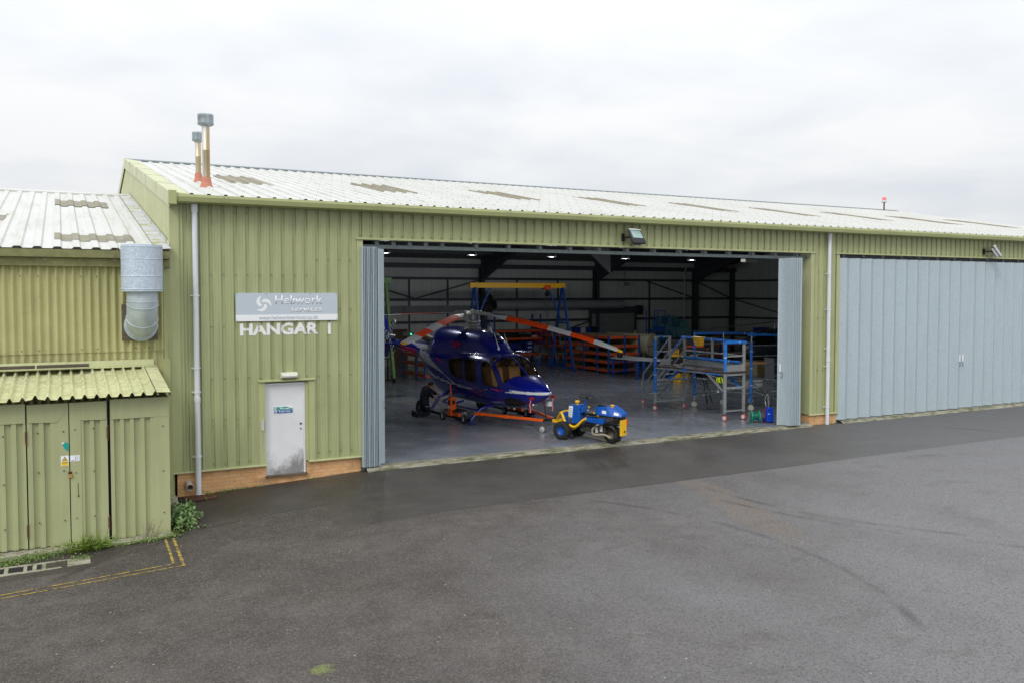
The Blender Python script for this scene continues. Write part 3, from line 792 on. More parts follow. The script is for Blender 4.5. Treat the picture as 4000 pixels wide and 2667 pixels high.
m.build('gable_cladding', m_verge, hangar)
m = MB(); m.quad((XE, 0, -.3), (XE, YB, -.3), (XE, YB, rz(YB)), (XE, 0, rz(0))); m.quad((XE, YB, rz(YB)), (XE, YR, ZR), (XE, 0, rz(0))); m.build('gable_cladding', m_clad, hangar)
m = MB(); m.quad((0, YB, -.3), (XE, YB, -.3), (XE, YB, 6), (0, YB, 6)); m.build('rear_cladding', m_clad, hangar)
# gutter
m = MB()
m.ext([(-.30, 5.955), (-.36, 5.955), (-.37, 5.90), (-.345, 5.81), (-.2, 5.79), (.0, 5.79), (.0, 5.86), (-.18, 5.83), (-.3, 5.86)], 'x', .08, XE)
for k in range(12):
    x = 1.05+3.3*k
    for dx in (-.05, .03):
        for z, y in ((5.92, -.372), (5.85, -.36)): m.cyl((x+dx, y+.005, z), (x+dx, y-.008, z), .011, n=6)
g = m.build('gutter', m_gutter, hangar)
m = MB(); m.box(-.075, .08, -.40, -.27, 5.74, 6.02); m.build('stop_end', m_gutter, g, bevel=.006)
# ---- inside
m = MB(); m.box(.12, XE-.1, YB-.17, YB-.15, 1.12, 5.9); m.build('rear_wall_lining', m_liner, hangar)
m = MB(); m.box(.12, XE-.1, YB-.3, YB-.18, 0, 1.1); m.build('dado_wall', m_block, hangar)
m = MB(); m.ext([(.3, 0), (YB-.3, 0), (YB-.3, rz(YB)-.1), (YR, ZR-.15), (.3, rz(.3)-.1)], 'x', XE-.14, XE-.12); m.build('end_wall_lining', m_liner2, hangar)
m = MB(); m.ext([(.3, 0), (YB-.3, 0), (YB-.3, rz(YB)-.1), (YR, ZR-.15), (.3, rz(.3)-.1)], 'x', .1, .12); m.build('side_wall_lining', m_liner2, hangar)
m = MB(); m.box(.12, 4.04, .27, .29, 0, 5.6); m.box(18.3, 19.4, .47, .49, 0, 5.6); m.box(33.9, XE-.1, .27, .29, 0, 5.6); m.box(4.04, 33.9, .31, .33, 5.22, 5.8); m.build('front_wall_lining', m_liner, hangar)
m = MB()
for a, b in (((.1, rz(.1)-.1), (YR, ZR-.1)), ((YR, ZR-.1), (YB, rz(YB)-.1))):
    m.quad((.1, a[0], a[1]), (XE-.1, a[0], a[1]), (XE-.1, b[0], b[1]), (.1, b[0], b[1]))
m.build('roof_lining', m_rlining, hangar)
def isec(m, a, b, w, d, up):
    m.beam(a, b, .02, d, up)
    A = V(a); B = V(b); _, r, u = m.frame(A, B, up)
    for s_ in (1, -1):
        o = u*(s_*d/2); m.beam(A+o, B+o, w, .025, up)
for X in (3.7, 11.45, 19.2, 26.95, 34.7):
    m = MB()
    isec(m, (X, YB-.5, 0), (X, YB-.5, 5.55), .2, .42, (0, 1, 0)); isec(m, (X, .75 if X in (19.2, 34.7, 3.7) else 25, 0), (X, .75 if X in (19.2, 34.7, 3.7) else 25, 5.55), .2, .3, (0, 1, 0))
    isec(m, (X, .5, rz(.5)-.4), (X, YR, ZR-.4), .2, .42, (0, 0, 1)); isec(m, (X, YR, ZR-.4), (X, YB-.4, rz(YB-.4)-.4), .2, .42, (0, 0, 1))
    m.ext([(YB-.7, 4.75), (YB-.7, rz(YB-.7)-.55), (20.3, rz(20.3)-.6)], 'x', X-.01, X+.01)
    m.beam((X, YB-.7, 4.75), (X, 20.3, rz(20.3)-.6), .2, .03)
    m.ext([(.9, 4.5), (.9, rz(.9)-.55), (3.6, rz(3.6)-.6)], 'x', X-.01, X+.01)
    m.build('portal_frame', m_steel, hangar)
m = MB(); isec(m, (XE-.35, YB-.4, 0), (XE-.35, YB-.4, 5.6), .25, .25, (0, 1, 0)); m.build('corner_column', m_steel, hangar)
for y in (2, 4.2, 6.4, 8.6, 10.8, 14.8, 17, 19.2, 21.4, 23.6):
    m = MB(); m.box(.13, XE-.15, y-.03, y+.03, rz(y)-.3, rz(y)-.12); m.build('roof_purlin', m_steel, hangar)
for z in (4.78, 3.6, 2.35, 1.16):
    m = MB(); m.box(.13, XE-.15, YB-.3, YB-.18, z-.07, z+.07); m.build('sheeting_rail', m_steel, hangar)
    m = MB(); m.box(XE-.3, XE-.15, .6, YB-.5, z-.06, z+.06); m.build('sheeting_rail', m_steel, hangar)
m = MB(); m.box(.13, XE-.15, YB-.6, YB-.2, 5.35, 5.6); m.build('eaves_beam', m_steel, hangar)
m = MB(); m.beam((.13, YB-.42, 3.05), (18.9, YB-.42, 3.05), .1, .42); m.build('service_duct', pm('duct_grey', s2l(104, 108, 110), .5, .2, .1), hangar)
for x0, x1 in ((11.5, 15.2), (19.3, 15.2), (30.8, 34.7), (34.9, 37.8)):
    m = MB(); m.beam((x0, YB-.34, 4.75), (x1, YB-.34, 3.65), .07, .07); m.build('wall_brace', m_steel, hangar)
m = MB(); m.beam((27.1, YB-.34, 2.4), (23.4, YB-.34, 1.3), .06, .06); m.build('wall_brace', m_steel, hangar)
m = MB(); m.beam((XE-.24, 24.9, 3.5), (XE-.24, 19.5, 2.4), .06, .06); m.build('wall_brace', m_steel, hangar)
m = MB(); m.beam((XE-.24, 14.5, 3.5), (XE-.24, 19.3, 2.4), .06, .06); m.build('wall_brace', m_steel, hangar)
for x in (12.9, 14.9, 17.2, 21.6, 24.4, 31.2):
    m = MB(); m.box(x-.035, x+.035, YB-.28, YB-.18, 1.2, 4.75); m.build('wall_post', m_steel, hangar)
m = MB(); m.box(XE-.28, XE-.15, 19.4, 19.5, 1.2, 4.75); m.build('wall_post', m_steel, hangar)
# roller shutter, inside doors
m = MB()
z = 0.05
pr = []
while z < 2.98:
    pr += [(YB-.62, z), (YB-.585, z+.03), (YB-.62, z+.075)]; z += .08
m.strip([(26.55, y, q) for y, q in pr], [(29.75, y, q) for y, q in pr], False)
rs = m.build('roller_shutter', m_shutter, hangar)
m = MB(); m.box(26.4, 29.9, YB-.85, YB-.6, 2.75, 3.12); m.build('housing', m_steel, rs, bevel=.02)
m = MB(); m.box(26.42, 26.55, YB-.68, YB-.58, 0, 2.8); m.box(29.75, 29.88, YB-.68, YB-.58, 0, 2.8); m.build('guide', m_steel, rs)
m = MB(); m.box(29.9, 30.3, YB-.8, YB-.5, 2.65, 3.2); m.build('motor', m_black, rs)
m = MB(); m.box(13.95, 14.75, YB-.34, YB-.3, .0, 2.0); m.build('inner_door', m_brown, hangar)
# door tracks
m = MB(); m.box(4.05, 18.3, .17, .29, 4.985, 5.07)
tr = m.build('door_track', m_galvd, hangar)
for x in [4.46+.405*k for k in range(4)]+[6.1+.9*k for k in range(14)]:
    m = MB(); m.box(x-.05, x+.05, .15, .3, 5.05, 5.17); m.build('hanger', m_galvd, tr)
m = MB(); m.box(19.42, 33.9, .12, .28, 5.06, 5.13)
tr = m.build('door_track', m_steel, hangar)
for x in [19.7+.9*k for k in range(13)]:
    m = MB(); m.box(x-.06, x+.06, .08, .3, 5.09, 5.17); m.build('hanger', m_galvd, tr)
# ------------------------------------------------------------------ folding doors
def zig(pts, z0, z1, name, root, mm=m_galv):
    m = MB()
    A = [(x, y, z0) for x, y in pts]; B = [(x, y, z1) for x, y in pts]
    m.strip(A, B, False)
    return m.build(name, mm, root)
def facepts(a, b, seams=4):
    """door leaf from a to b with small vertical grooves"""
    a = V(a); b = V(b); out = [tuple(a)]; d = b-a; nn = V((d.y, -d.x)).normalized()*-.006
    for i in range(1, seams+1):
        t = i/(seams+1)
        for q, k in ((-.008, 0), (0, 1), (.008, 0)):
            p = a+d*t+d.normalized()*q+nn*k; out.append(tuple(p))
    out.append(tuple(b)); return out
fdr = thing('folding_door', 'closed grey galvanised folding door with zigzag leaves in the bay right of the downpipe', 'folding door', (26, 0, 0))
pk = [(19.36, .045)]
while pk[-1][0] < 24.9:
    xx = pk[-1][0]; pk += [(xx+.275, -.10), (xx+.551, .045)]
pk = pk[:-1]+[(pk[-1][0]+.02, .045)]
pk += [(pk[-1][0]+.50, -.088), (pk[-1][0]+.78, .03)]
while pk[-1][0] < 33.7:
    xx = pk[-1][0]; pk += [(xx+.275, -.10), (xx+.551, .045)]
for a, b in zip(pk, pk[1:]):
    m = MB(); p = facepts(a, b)
    m.strip([(q[0], q[1], .012) for q in p], [(q[0], q[1], 5.045) for q in p], False)
    m.build('leaf', m_galv, fdr)
hx = 25.42
for dx in (-.1, .06):
    m = MB(); m.box(hx+dx, hx+dx+.045, -.03, .0, 1.62, 1.84); m.build('grip_plate', m_signwh, fdr)
    m = MB(); m.tube([(hx+dx, -.0, 1.46), (hx+dx, -.05, 1.46), (hx+dx, -.05, 1.58), (hx+dx, .0, 1.58)], .008, 6); m.build('handle', m_steel, fdr)
fdl = thing('folding_door', 'narrow stack of folded galvanised door leaves at the left jamb of the open bay', 'folding door', (4.3, 0, 0))
ys = -.16
for i in range(9):
    x0 = 4.0+.041*i
    z0 = .005
    m = MB()
    m.ext([(x0, -.14), (x0+.006, -.175), (x0+.02, -.18+.008*(i % 3)), (x0+.026, -.14), (x0+.022, .28), (x0+.004, .28)], 'z', z0, 5.0)
    m.build('leaf', m_galv, fdl)
m = MB(); m.box(4.0, 4.37, -.02, .28, .01, 4.98); m.build('gap_shade', m_dark, fdl)  # dark core paints in the shade between the folded leaves
m = MB(); m.ext([(4.37, -.18), (4.40, -.165), (4.47, .05), (4.55, .06), (4.60, .085), (4.60, .12), (4.37, .2)], 'z', .01, 4.97); m.build('end_leaf', m_galv, fdl)
m = MB(); m.tube([(4.585, .07, 1.3), (4.585, .0, 1.3), (4.585, .0, 1.45), (4.585, .07, 1.45)], .008, 6); m.build('handle', m_steel, fdl)
fdrr = thing('folding_door', 'fanned stack of folded galvanised door leaves beside the brick and green pillar', 'folding door', (17.4, 0, 0))
pts = [(16.95, .09), (16.97, .065), (17.10, .055)]
m = MB(); m.strip([(a, b, .012) for a, b in pts], [(a, b, 4.99) for a, b in pts], False); m.build('end_leaf', m_galv, fdrr)
xs = [17.10]
seq = [((17.10, .055), (17.16, -.225)), ((17.20, -.1), (17.24, -.235)), ((17.29, -.1), (17.31, -.235)), ((17.36, -.1), (17.385, -.235)), ((17.44, -.1), (17.455, -.235)), ((17.50, -.1), (17.525, -.235))]
for i, (a, b) in enumerate(seq):
    nx = seq[i+1][0] if i+1 < len(seq) else (17.6, -.22)
    p = facepts(a, b, 3 if i == 0 else 1)+[(b[0]+.02, b[1]), nx]
    m = MB(); m.strip([(q[0], q[1], .01) for q in p], [(q[0], q[1], 5.0) for q in p], False); m.build('leaf', m_galv, fdrr)
m = MB(); m.ext([(17.525, -.235), (17.6, -.22), (17.6, .3), (17.53, .3)], 'z', .01, 5.0); m.build('leaf', m_galv, fdrr)
m = MB(); m.box(16.99, 17.03, .03, .06, 1.62, 1.84); m.build('grip_plate', m_signwh, fdrr)
m = MB(); m.tube([(17.06, .06, 1.45), (17.06, 0, 1.45), (17.06, 0, 1.6), (17.06, .06, 1.6)], .008, 6); m.build('handle', m_steel, fdrr)
# ------------------------------------------------------------------ things on the front wall
sb = thing('sign_board', 'faded pale grey company sign board on the green wall above the HANGAR 1 lettering', 'sign', (2.36, -.02, 3.65))
m = MB(); m.box(1.262, 3.465, -.03, -.006, 3.355, 3.958); m.build('panel', m_ltgrey, sb)
m = MB(); m.box(1.262, 3.465, -.034, -.0305, 3.355, 3.488); m.build('band', m_signwh, sb)
text('company_name', 'Heliwork', m_signwh, sb, FRONT((2.09, -.034, 3.715)), w=1.03, h=.185, offset=.006)
text('company_name', 'services', m_signwh, sb, FRONT((2.43, -.034, 3.545)), w=.69, h=.112, offset=.008)
text('web_address', 'www.heliworkservices.co.uk', m_fadetxt, sb, FRONT((1.74, -.0365, 3.383)), w=1.28, h=.082)
m = MB()
cx, cz = 1.83, 3.72
for k in range(3):
    a0 = R(100+120*k); o = []; i_ = []
    for j in range(13):
        t = j/12; a = a0+t*R(150)
        r1 = lerp(.19, .05, t**1.3); wdt = .085*math.sin(math.pi*min(1, t*1.05))**.8
        px, pz = cx+math.cos(a)*r1*.95, cz+math.sin(a)*r1*.95
        o.append((px+math.cos(a)*wdt*.1, -.0325, pz+math.sin(a)*wdt*.1)); i_.append((px-math.cos(a)*wdt, -.0325, pz-math.sin(a)*wdt))
    m.strip(o, i_, False)
m.build('emblem', m_signwh, sb)
m = MB()
for x in (1.285, 1.9, 2.85, 3.44):
    for z in (3.375, 3.94): m.cyl((x, -.03, z), (x, -.038, z), .008, n=8)
kind(m.build('fixings', m_grey, sb), 'stuff')
bl = thing('bulkhead_light', 'cream oblong bulkhead light above the white fire door', 'light', (2.37, 0, 2.2))
m = MB(); m.box(2.19, 2.55, -.035, .0, 2.105, 2.235); m.build('back_plate', m_cream, bl, bevel=.01)
m = MB(); m.ext([(-.036, 2.11), (-.115, 2.125), (-.13, 2.17), (-.115, 2.215), (-.036, 2.23)], 'x', 2.195, 2.545); m.build('diffuser', m_cream, bl, bevel=.012)
m = MB()
for k in range(9): m.box(2.245+.029*k, 2.262+.029*k, -.1305, -.118, 2.155, 2.178)
m.build('led_row', m_signwh, bl)
def floodlight(x, z, label, tilt, yaw, lensm, bodym):
    t = thing('floodlight', label, 'floodlight', (x, 0, z), 0, 'floodlights above the hangar doors')
    Rm = M.Rotation(yaw, 4, 'Z') @ M.Rotation(tilt, 4, 'X')
    def tr(m):
        bmesh.ops.transform(m.bm, matrix=M.Translation((.22, -.30, .0)) @ Rm, verts=m.bm.verts); return m
    m = MB(); m.box(-.05, .02, -.05, -.002, -.1, .1); m.beam((0, -.03, 0), (.1, -.28, 0), .05, .05); m.beam((.05, -.28, -.02), (.4, -.30, -.02), .03, .03); m.build('bracket', m_black, t, local=True)
    m = MB(); m.ext([(-.21, -.22), (.21, -.22), (.24, -.2), (.24, .19), (.2, .22), (-.2, .22), (-.24, .19), (-.24, -.2)], 'y', -.05, .01); m.ext([(-.15, -.18), (.15, -.18), (.12, .15), (-.12, .15)], 'y', .01, .1)
    h = tr(m).build('housing', bodym, t, local=True, bevel=.006)
    m = MB(); m.box(-.19, .19, -.058, -.051, -.06, .17); tr(m).build('lens', lensm, h, local=True)
    m = MB(); m.box(-.22, .22, -.075, -.051, .185, .215); tr(m).build('visor', m_signwh, h, local=True)
    m = MB(); m.box(-.2, .2, -.062, -.051, -.2, -.07); tr(m).build('gear_cover', m_black, h, local=True)
    return t
floodlight(11.24, 5.43, 'floodlight with greenish lens above the open door bay', R(-32), R(12), m_lens, m_steel)
floodlight(26.55, 5.40, 'pale grey floodlight above the closed folding door', R(-32), R(45), m_lens, m_pale)
# ------------------------------------------------------------------ things on the roof
def flue(x, y, h, r, cr, ch, label, mt, lean=0):
    t = thing('flue', label, 'flue', (x, y, rz(y)), 0, 'metal flues on the white roof')
    m = MB(); m.lathe([(r*1.75, -.05), (r*1.6, .03), (r*1.3, .1), (r*1.28, .13), (r*1.22, .15), (r*1.25, .17), (r*1.15, .2), (r*1.1, .24)], n=22); m.build('boot', m_terra, t, local=True)
    m = MB(); m.lathe([(r, .2), (r, h*.5), (r*1.04, h*.5+.005), (r*1.04, h*.5+.03), (r, h*.5+.035), (r, h-ch*.5)], n=22); m.build('pipe', mt, t, local=True)
    m = MB(); m.lathe([(r, h-ch-.04), (cr, h-ch), (cr*1.02, h-ch+.02), (cr, h-ch+.05), (cr, h-.05), (cr*1.02, h-.02), (cr*.98, h), (cr*.85, h-.01), (0, h-.03)], n=24); m.build('cowl', m_fluecap, t, local=True)
    return t
flue(1.02, 2.15, 1.68, .088, .178, .235, 'tall stained metal flue with wide cowl, nearer of the two on the roof', m_flue)
flue(1.06, 3.72, 1.24, .07, .135, .21, 'shorter tan metal flue just behind the tall one', m_flue2)
t = thing('roof_beacon', 'small red obstruction light on a stem at the far roof ridge', 'beacon', (36.99, 12.5, ZR))
m = MB(); m.cyl((0, 0, -.1), (0, 0, .42), .04, n=10); m.build('stem', m_board, t, local=True)
m = MB(); m.lathe([(.13, .4), (.15, .43), (.11, .5), (.02, .5)], n=14); m.build('base', m_pale, t, local=True)
m = MB(); m.lathe([(.1, .5), (.11, .58), (.08, .68), (0, .7)], n=14); m.build('lens', m_pink, t, local=True)
# ------------------------------------------------------------------ lower building on the left
side = thing('side_building', 'lower olive building with wavy corrugated wall and white roof at the left of the hangar', 'building', (-2, 0, 0))
SLO = math.tan(R(10.92)); YS = -.36
def sz(y): return 4.79+(y-YS)*SLO
XL = -9
def wave(m, x0, x1, z0, z1, y, pitch=.1455, amp=.031):
    n_ = int((x1-x0)/pitch*10); xs_ = [lerp(x0, x1, i/n_) for i in range(n_+1)]
    yy = [y+amp*math.cos(2*math.pi*(q+2.82)/pitch)*-1 for q in xs_]
    m.strip([(q, w_, z0) for q, w_ in zip(xs_, yy)], [(q, w_, z1) for q, w_ in zip(xs_, yy)], True)
for i, (a, b) in enumerate(((XL, -5.46), (-5.46, -4.47), (-4.47, -3.475), (-3.475, -2.48), (-2.48, -1.488), (-1.488, -.60), (-.60, -.16))):
    m = MB(); wave(m, a, b+.012, 2.79, 4.55, -.105-.004*(i % 2)); m.build('wall_sheet', m_corr, side)
m = MB(); wave(m, XL, -.16, .2, 2.83, -.085); m.build('wall_sheet', m_corr, side)
m = MB()
for x in (-2.69, -2.4, -1.67, -1.39, -3.1, -.7, -.45):
    for z in (2.86, 4.28): m.cyl((x, -.08, z), (x, -.15, z), .013, .01, 8)
kind(m.build('fixings', m_engine, side), 'stuff')
m = MB(); m.box(-.17, -.1, -.13, -.03, 2.45, 4.45); m.build('end_trim', m_gutter, side)
m = MB(); m.box(-.2, -.06, -.16, -.1, .1, 2.62); m.box(-.1, -.03, -.07, 0, -.35, 4.45); m.build('end_trim', m_gutter, side)
m = MB(); m.box(XL, -.06, -.23, -.15, 4.472, 4.625); m.build('fascia_board', m_fascia, side, bevel=.006)
m = MB(); m.ext([(-.36, 4.64), (-.365, 4.785), (-.35, 4.785), (-.345, 4.66), (-.2, 4.655), (-.2, 4.63)], 'x', XL, -.07); m.build('gutter', m_gutterold, side)
m = MB()
RP = dict(pitch=.333, ph=-2.06+.003, w=.105, s=.035, h=.036)
def lowroof(m, x0, x1, y0, y1, dz=0):
    p = roofprof(x0, x1, **RP)
    m.grid([[(u, y, sz(y)+d+dz) for u, d in p] for y in (y0, lerp(y0, y1, .33), lerp(y0, y1, .66), y1)], False)
lowroof(m, XL, -.20, YS, 4.6, .012); lowroof(m, XL, -.20, 4.45, 11.4)
m.build('roof_sheet', m_roof2, side)
m = MB(); m.quad((XL, 11.4, sz(11.4)), (-.02, 11.4, sz(11.4)), (-.02, 23, sz(11.4)-11.6*SLO), (XL, 23, sz(11.4)-11.6*SLO)); m.build('rear_roof_sheet', m_roof2, side)
for x0, x1, y0, y1 in ((-2.12, -.62, .62, 1.62), (-2.12, -.8, 7.4, 8.9), (-4.6, -3.02, 3.75, 4.8)):
    m = MB(); lowroof(m, x0, x1, y0, y1, .018); m.build('rooflight', m_moss, side)
m = MB(); m.grid([[(x, y, z) for x in (XL, -4, -.02)] for y, z in ((11.15, sz(11.15)+.05), (11.4, sz(11.4)+.07), (11.7, sz(11.1)+.05))], False); m.box(XL, -.2, 11.14, 11.16, sz(11.15)+.0, sz(11.15)+.05); m.build('ridge_cap', m_roof2, side)
m = MB(); m.strip([(-.30, -.3, sz(-.3)+.03), (-.30, 11.4, sz(11.4)+.03)], [(-.02, -.3, sz(-.3)+.05), (-.02, 11.4, sz(11.4)+.05)]); m.strip([(-.04, -.05, sz(0)+.05), (-.04, 11.4, sz(11.4)+.05)], [(-.035, -.05, sz(0)+.13), (-.035, 11.4, sz(11.4)+.13)])
m.build('flashing', pm('lead_flashing', s2l(190, 192, 194), .55, .1, .08, 2, dirt=(s2l(160, 160, 96), .52, .6, 2.2)), side)
# ------------------------------------------------------------------ ventilation duct
vd = thing('ventilation_duct', 'spangled galvanised vent duct with wide cowl and elbow on the corrugated wall', 'vent duct', (-.6, -.5, 3.4))
m = MB(); m.box(-.955, -.285, -.165, -.14, 3.01, 3.73); m.build('backing_board', m_ply, vd, bevel=.004)
m = MB(); cx, cy = -.605, -.66
m.lathe([(.375, 3.985), (.377, 4.02), (.385, 4.03), (.377, 4.04), (.377, 4.27), (.385, 4.28), (.377, 4.29), (.377, 4.60), (.385, 4.61), (.377, 4.62), (.377, 4.835), (.385, 4.845), (.377, 4.855), (.375, 4.885), (.36, 4.885), (.36, 4.0)], (cx, cy, 0), n=96, sm=False)
cw = m.build('cowl', m_spangle, vd)
a = R(-58); m = MB(); px, py = cx+math.cos(a)*.379, cy+math.sin(a)*.379
m.beam((px, py, 3.985), (px, py, 4.885), .035, .006, (math.cos(a), math.sin(a), 0)); m.build('seam', m_pale, cw)
m = MB()
r = .285
def ring(c, ax, rr, n_=40):
    c = V(c); d = V(ax).normalized(); x = V((1, 0, 0)); y = d.cross(x).normalized()
    return [c+(x*math.cos(2*math.pi*k/n_)+y*math.sin(2*math.pi*k/n_))*rr for k in range(n_+1)]
secs = [((cx, cy, 4.02), (0, 0, -1)), ((cx, cy, 3.80), (0, .1, -1)), ((cx, cy+.0, 3.74), (0, .38, -1)), ((cx, cy+.14, 3.47), (0, .9, -1)), ((cx, cy+.34, 3.34), (0, 1, -.35)), ((cx, cy+.52, 3.31), (0, 1, -.1))]
m.grid([[tuple(p) for p in ring(c, d, r*(1+.0*i))] for i, (c, d) in enumerate(secs)], True)
el_ = m.build('elbow', m_galv2, vd)
for i in (1, 2, 3, 4):
    c, d = secs[i]; p = ring(c, d, r+.004)[:-1]; m = MB(); m.tube(p, .008, 6, closed=True); m.build('seam_band', m_galv2, el_)
m = MB(); m.cyl((cx, -.23, 3.315), (cx, -.16, 3.315), .315, n=40); m.build('collar', m_galv2, vd)
# ------------------------------------------------------------------ shed
shed = thing('shed', 'small olive metal lean-to shed with padlocked double doors and low ribbed roof', 'shed', (-2, -1.3, -.35))
YW = -2.5
def shedclad(m, x0, x1, z0, z1, gs, w=.036, s=.016, d=.045, y=YW):
    p = [(x0, 0)]
    for g in sorted(gs):
        if x0+.05 < g < x1-.05: p += [(g-w-s, 0), (g-w, d), (g+w-.01, d), (g+w+s, 0)]
    p.append((x1, 0))
    m.strip([(u, y+q, z0) for u, q in p], [(u, y+q, z1) for u, q in p], False)
def zb(x): return lerp(-.315, -.34, (x+3)/2.65) if x > -3 else -.315
GS = [-.646, -.804, -.977, -1.141, -1.47, -1.625, -2.29, -2.46, -2.77, -2.93, -3.1, -3.27, -3.44, -3.61]
GL = [-1.44, -1.60]; 
m = MB(); shedclad(m, -1.30, -.60, -.335, 2.12, [-.70, -.87, -1.03, -1.19]); m.box(-.60, -.345, YW-.008, YW+.03, -.335, 2.12); m.box(-.36, -.345, YW, -.12, -.335, 2.12); m.quad((-.36, YW, 2.1), (-.36, -.1, 2.45), (-.346, -.1, 2.1), (-.346, YW, 2.1))
m.build('side_wall', m_cladlow, shed)
m = MB(); shedclad(m, -4.2, -2.575, -.32, 2.12, [-2.66, -2.83, -3.0, -3.17, -3.34, -3.51, -3.7, -3.9]); m.build('side_wall', m_cladlow, shed)
m = MB(); m.box(-4.2, -.36, YW+.06, YW+.07, -.33, 2.1); m.build('dark_backing', m_dark, shed)  # plain dark sheet behind the wall and door joints
dl = MB(); shedclad(dl, -2.555, -2.1, -.325, 2.1, [-2.26, -2.43]); dl.box(-2.10, -1.94, YW-.006, YW+.03, -.325, 2.1)
dL = lab(dl.build('door_leaf', m_cladlow, shed), 'left shed door with warning sign and torn label')
dr = MB(); shedclad(dr, -1.76, -1.345, -.33, 2.1, [-1.50, -1.66]); dr.box(-1.925, -1.755, YW-.012, YW+.03, -.33, 2.1)
dR = lab(dr.build('door_leaf', m_cladlow, shed), 'right shed door with pale notice and padlock')
for x0, x1, zt in ((-4.2, -2.58, 1.80), (-1.29, -.37, 1.775)):
    m = MB(); m.box(x0, x1, YW-.012, YW-.002, zt, 2.12); m.build('head_plate', m_cladlow, shed)
m = MB(); m.ext([(-2.545, 1.80), (-2.12, 1.78), (-2.0, 1.93), (-2.0, 2.1), (-2.545, 2.1)], 'y', YW-.012, YW-.002); m.build('head_plate', m_cladlow, dL)
m = MB(); m.ext([(-1.36, 1.78), (-1.74, 1.79), (-1.86, 1.93), (-1.86, 2.1), (-1.36, 2.1)], 'y', YW-.015, YW-.002); m.build('head_plate', m_cladlow, dR)
def hinge(x, z, par):
    m = MB(); m.cyl((x, YW-.012, z-.13), (x, YW-.012, z+.13), .011, n=8); m.box(x-.02, x+.012, YW-.01, YW, z-.1, z+.1); m.build('hinge', m_rust, par)
for z in (1.55, -.02): hinge(-2.565, z, dL); hinge(-1.335, z, dR)
for par, xs_, zs in ((shed, (-.45, -2.9), (1.6, .8, .05)), (dL, (-2.02, -2.4), (1.62, .95, .1)), (dR, (-1.84, -1.56), (1.64, .9, .12))):
    m = MB()
    for x in xs_:
        for z in zs: m.cyl((x, YW, z), (x, YW-.022, z), .014, .01, 8)
    kind(m.build('fixings', m_engine, par), 'stuff')
# hasp, padlock, signs
m = MB(); m.box(-1.955, -1.90, YW-.02, YW-.008, .885, .93); m.tube([(-1.935, YW-.025, .88), (-1.935, YW-.035, .915), (-1.91, YW-.035, .915), (-1.91, YW-.025, .88)], .006, 6); m.build('hasp', m_rust, dR)
m = MB(); m.box(-1.945, -1.895, YW-.045, YW-.02, .825, .885); m.build('padlock', m_brass, dR, bevel=.006)
m = MB(); m.ext([(-2.055, 1.425), (-2.03, 1.435), (-1.965, 1.43), (-1.945, 1.40), (-1.945, 1.29), (-1.962, 1.285), (-2.005, 1.325), (-2.025, 1.38)], 'y', YW-.0095, YW-.0065); m.build('torn_label', m_teal2, dL)
m = MB(); m.ext([(-2.056, 1.427), (-2.03, 1.437), (-2.0, 1.431), (-2.02, 1.412), (-2.035, 1.405)], 'y', YW-.0125, YW-.010); m.build('torn_edge', m_signwh, dL)
m = MB(); m.box(-2.065, -1.945, YW-.0095, YW-.0065, 1.03, 1.205); ws = m.build('warning_sign', m_signwh, dL)
m = MB(); m.ext([(-2.05, 1.115), (-1.96, 1.115), (-2.005, 1.192)], 'y', YW-.0115, YW-.010); m.build('border', m_black, ws)
m = MB(); m.ext([(-2.038, 1.121), (-1.972, 1.121), (-2.005, 1.178)], 'y', YW-.0135, YW-.012); m.build('triangle', m_ystick, ws)
m = MB(); m.beam((-2.022, YW-.0145, 1.131), (-1.988, YW-.0145, 1.149), .002, .007); m.build('symbol', m_black, ws)
m = MB(); m.box(-2.058, -1.952, YW-.0115, YW-.010, 1.037, 1.105); m.build('caption_panel', m_ystick, ws)
text('caption', 'Caution', m_black, ws, FRONT((-2.05, YW-.0125, 1.078)), w=.09, h=.022)
m = MB(); m.box(-1.925, -1.78, YW-.0155, YW-.0125, 1.10, 1.20); nt_ = m.build('notice', m_signwh, dR)
m = MB()
for k in range(4): m.box(-1.85, -1.83, YW-.0175, YW-.016, 1.115+.019*k, 1.127+.019*k); m.box(-1.815, -1.80, YW-.0175, YW-.016, 1.115+.019*k, 1.124+.019*k)
m.box(-1.915, -1.86, YW-.0175, YW-.016, 1.108, 1.12)
m.build('print', m_fadetxt, nt_)
m = MB(); m.tube([(-1.81, YW-.02, .72), (-1.812, YW-.02, .6), (-1.808, YW-.02, .5)], .004, 5); m.cyl((-1.808, YW-.012, .495), (-1.808, YW-.024, .495), .014); m.build('chain', m_rust, dR)
# shed roof
m = MB()
def shz(y): return lerp(2.185, 2.47, (y+2.72)/2.6)
pp = roofprof(-4.2, -.52, .183, -.59, .02, .032, .06)
rows = []
for j in range(7):
    y = lerp(-2.72, -.14, j/6)
    rows.append([(u, y-(.025*math.exp(-((u+2.42)/.13)**2) if j == 0 else 0), shz(y)+d+(.03*math.exp(-((u+2.42)/.11)**2)*(1-j/6)**3)+.002*math.sin(u*7+j)) for u, d in pp])
m.grid(rows, False)
t_ = NT('wet_olive_roof')
c_ = t_.mix(t_.ramp(t_.noise(2.5, detail=6), .35, .7), s2l(186, 187, 142), s2l(206, 206, 166))
c_ = t_.mix(t_.ramp(t_.noise(3.4, detail=6, rough=.7, loc=(3, 0, 1)), .58, .72, 0, .5), c_, s2l(164, 154, 116))
t_.base(c_); t_.set(rough=t_.ramp(t_.noise(3, detail=6, loc=(1, 1, 1)), .42, .6, .2, .5))
m_shroof = t_.m
m.build('roof_sheet', m_shroof, shed)
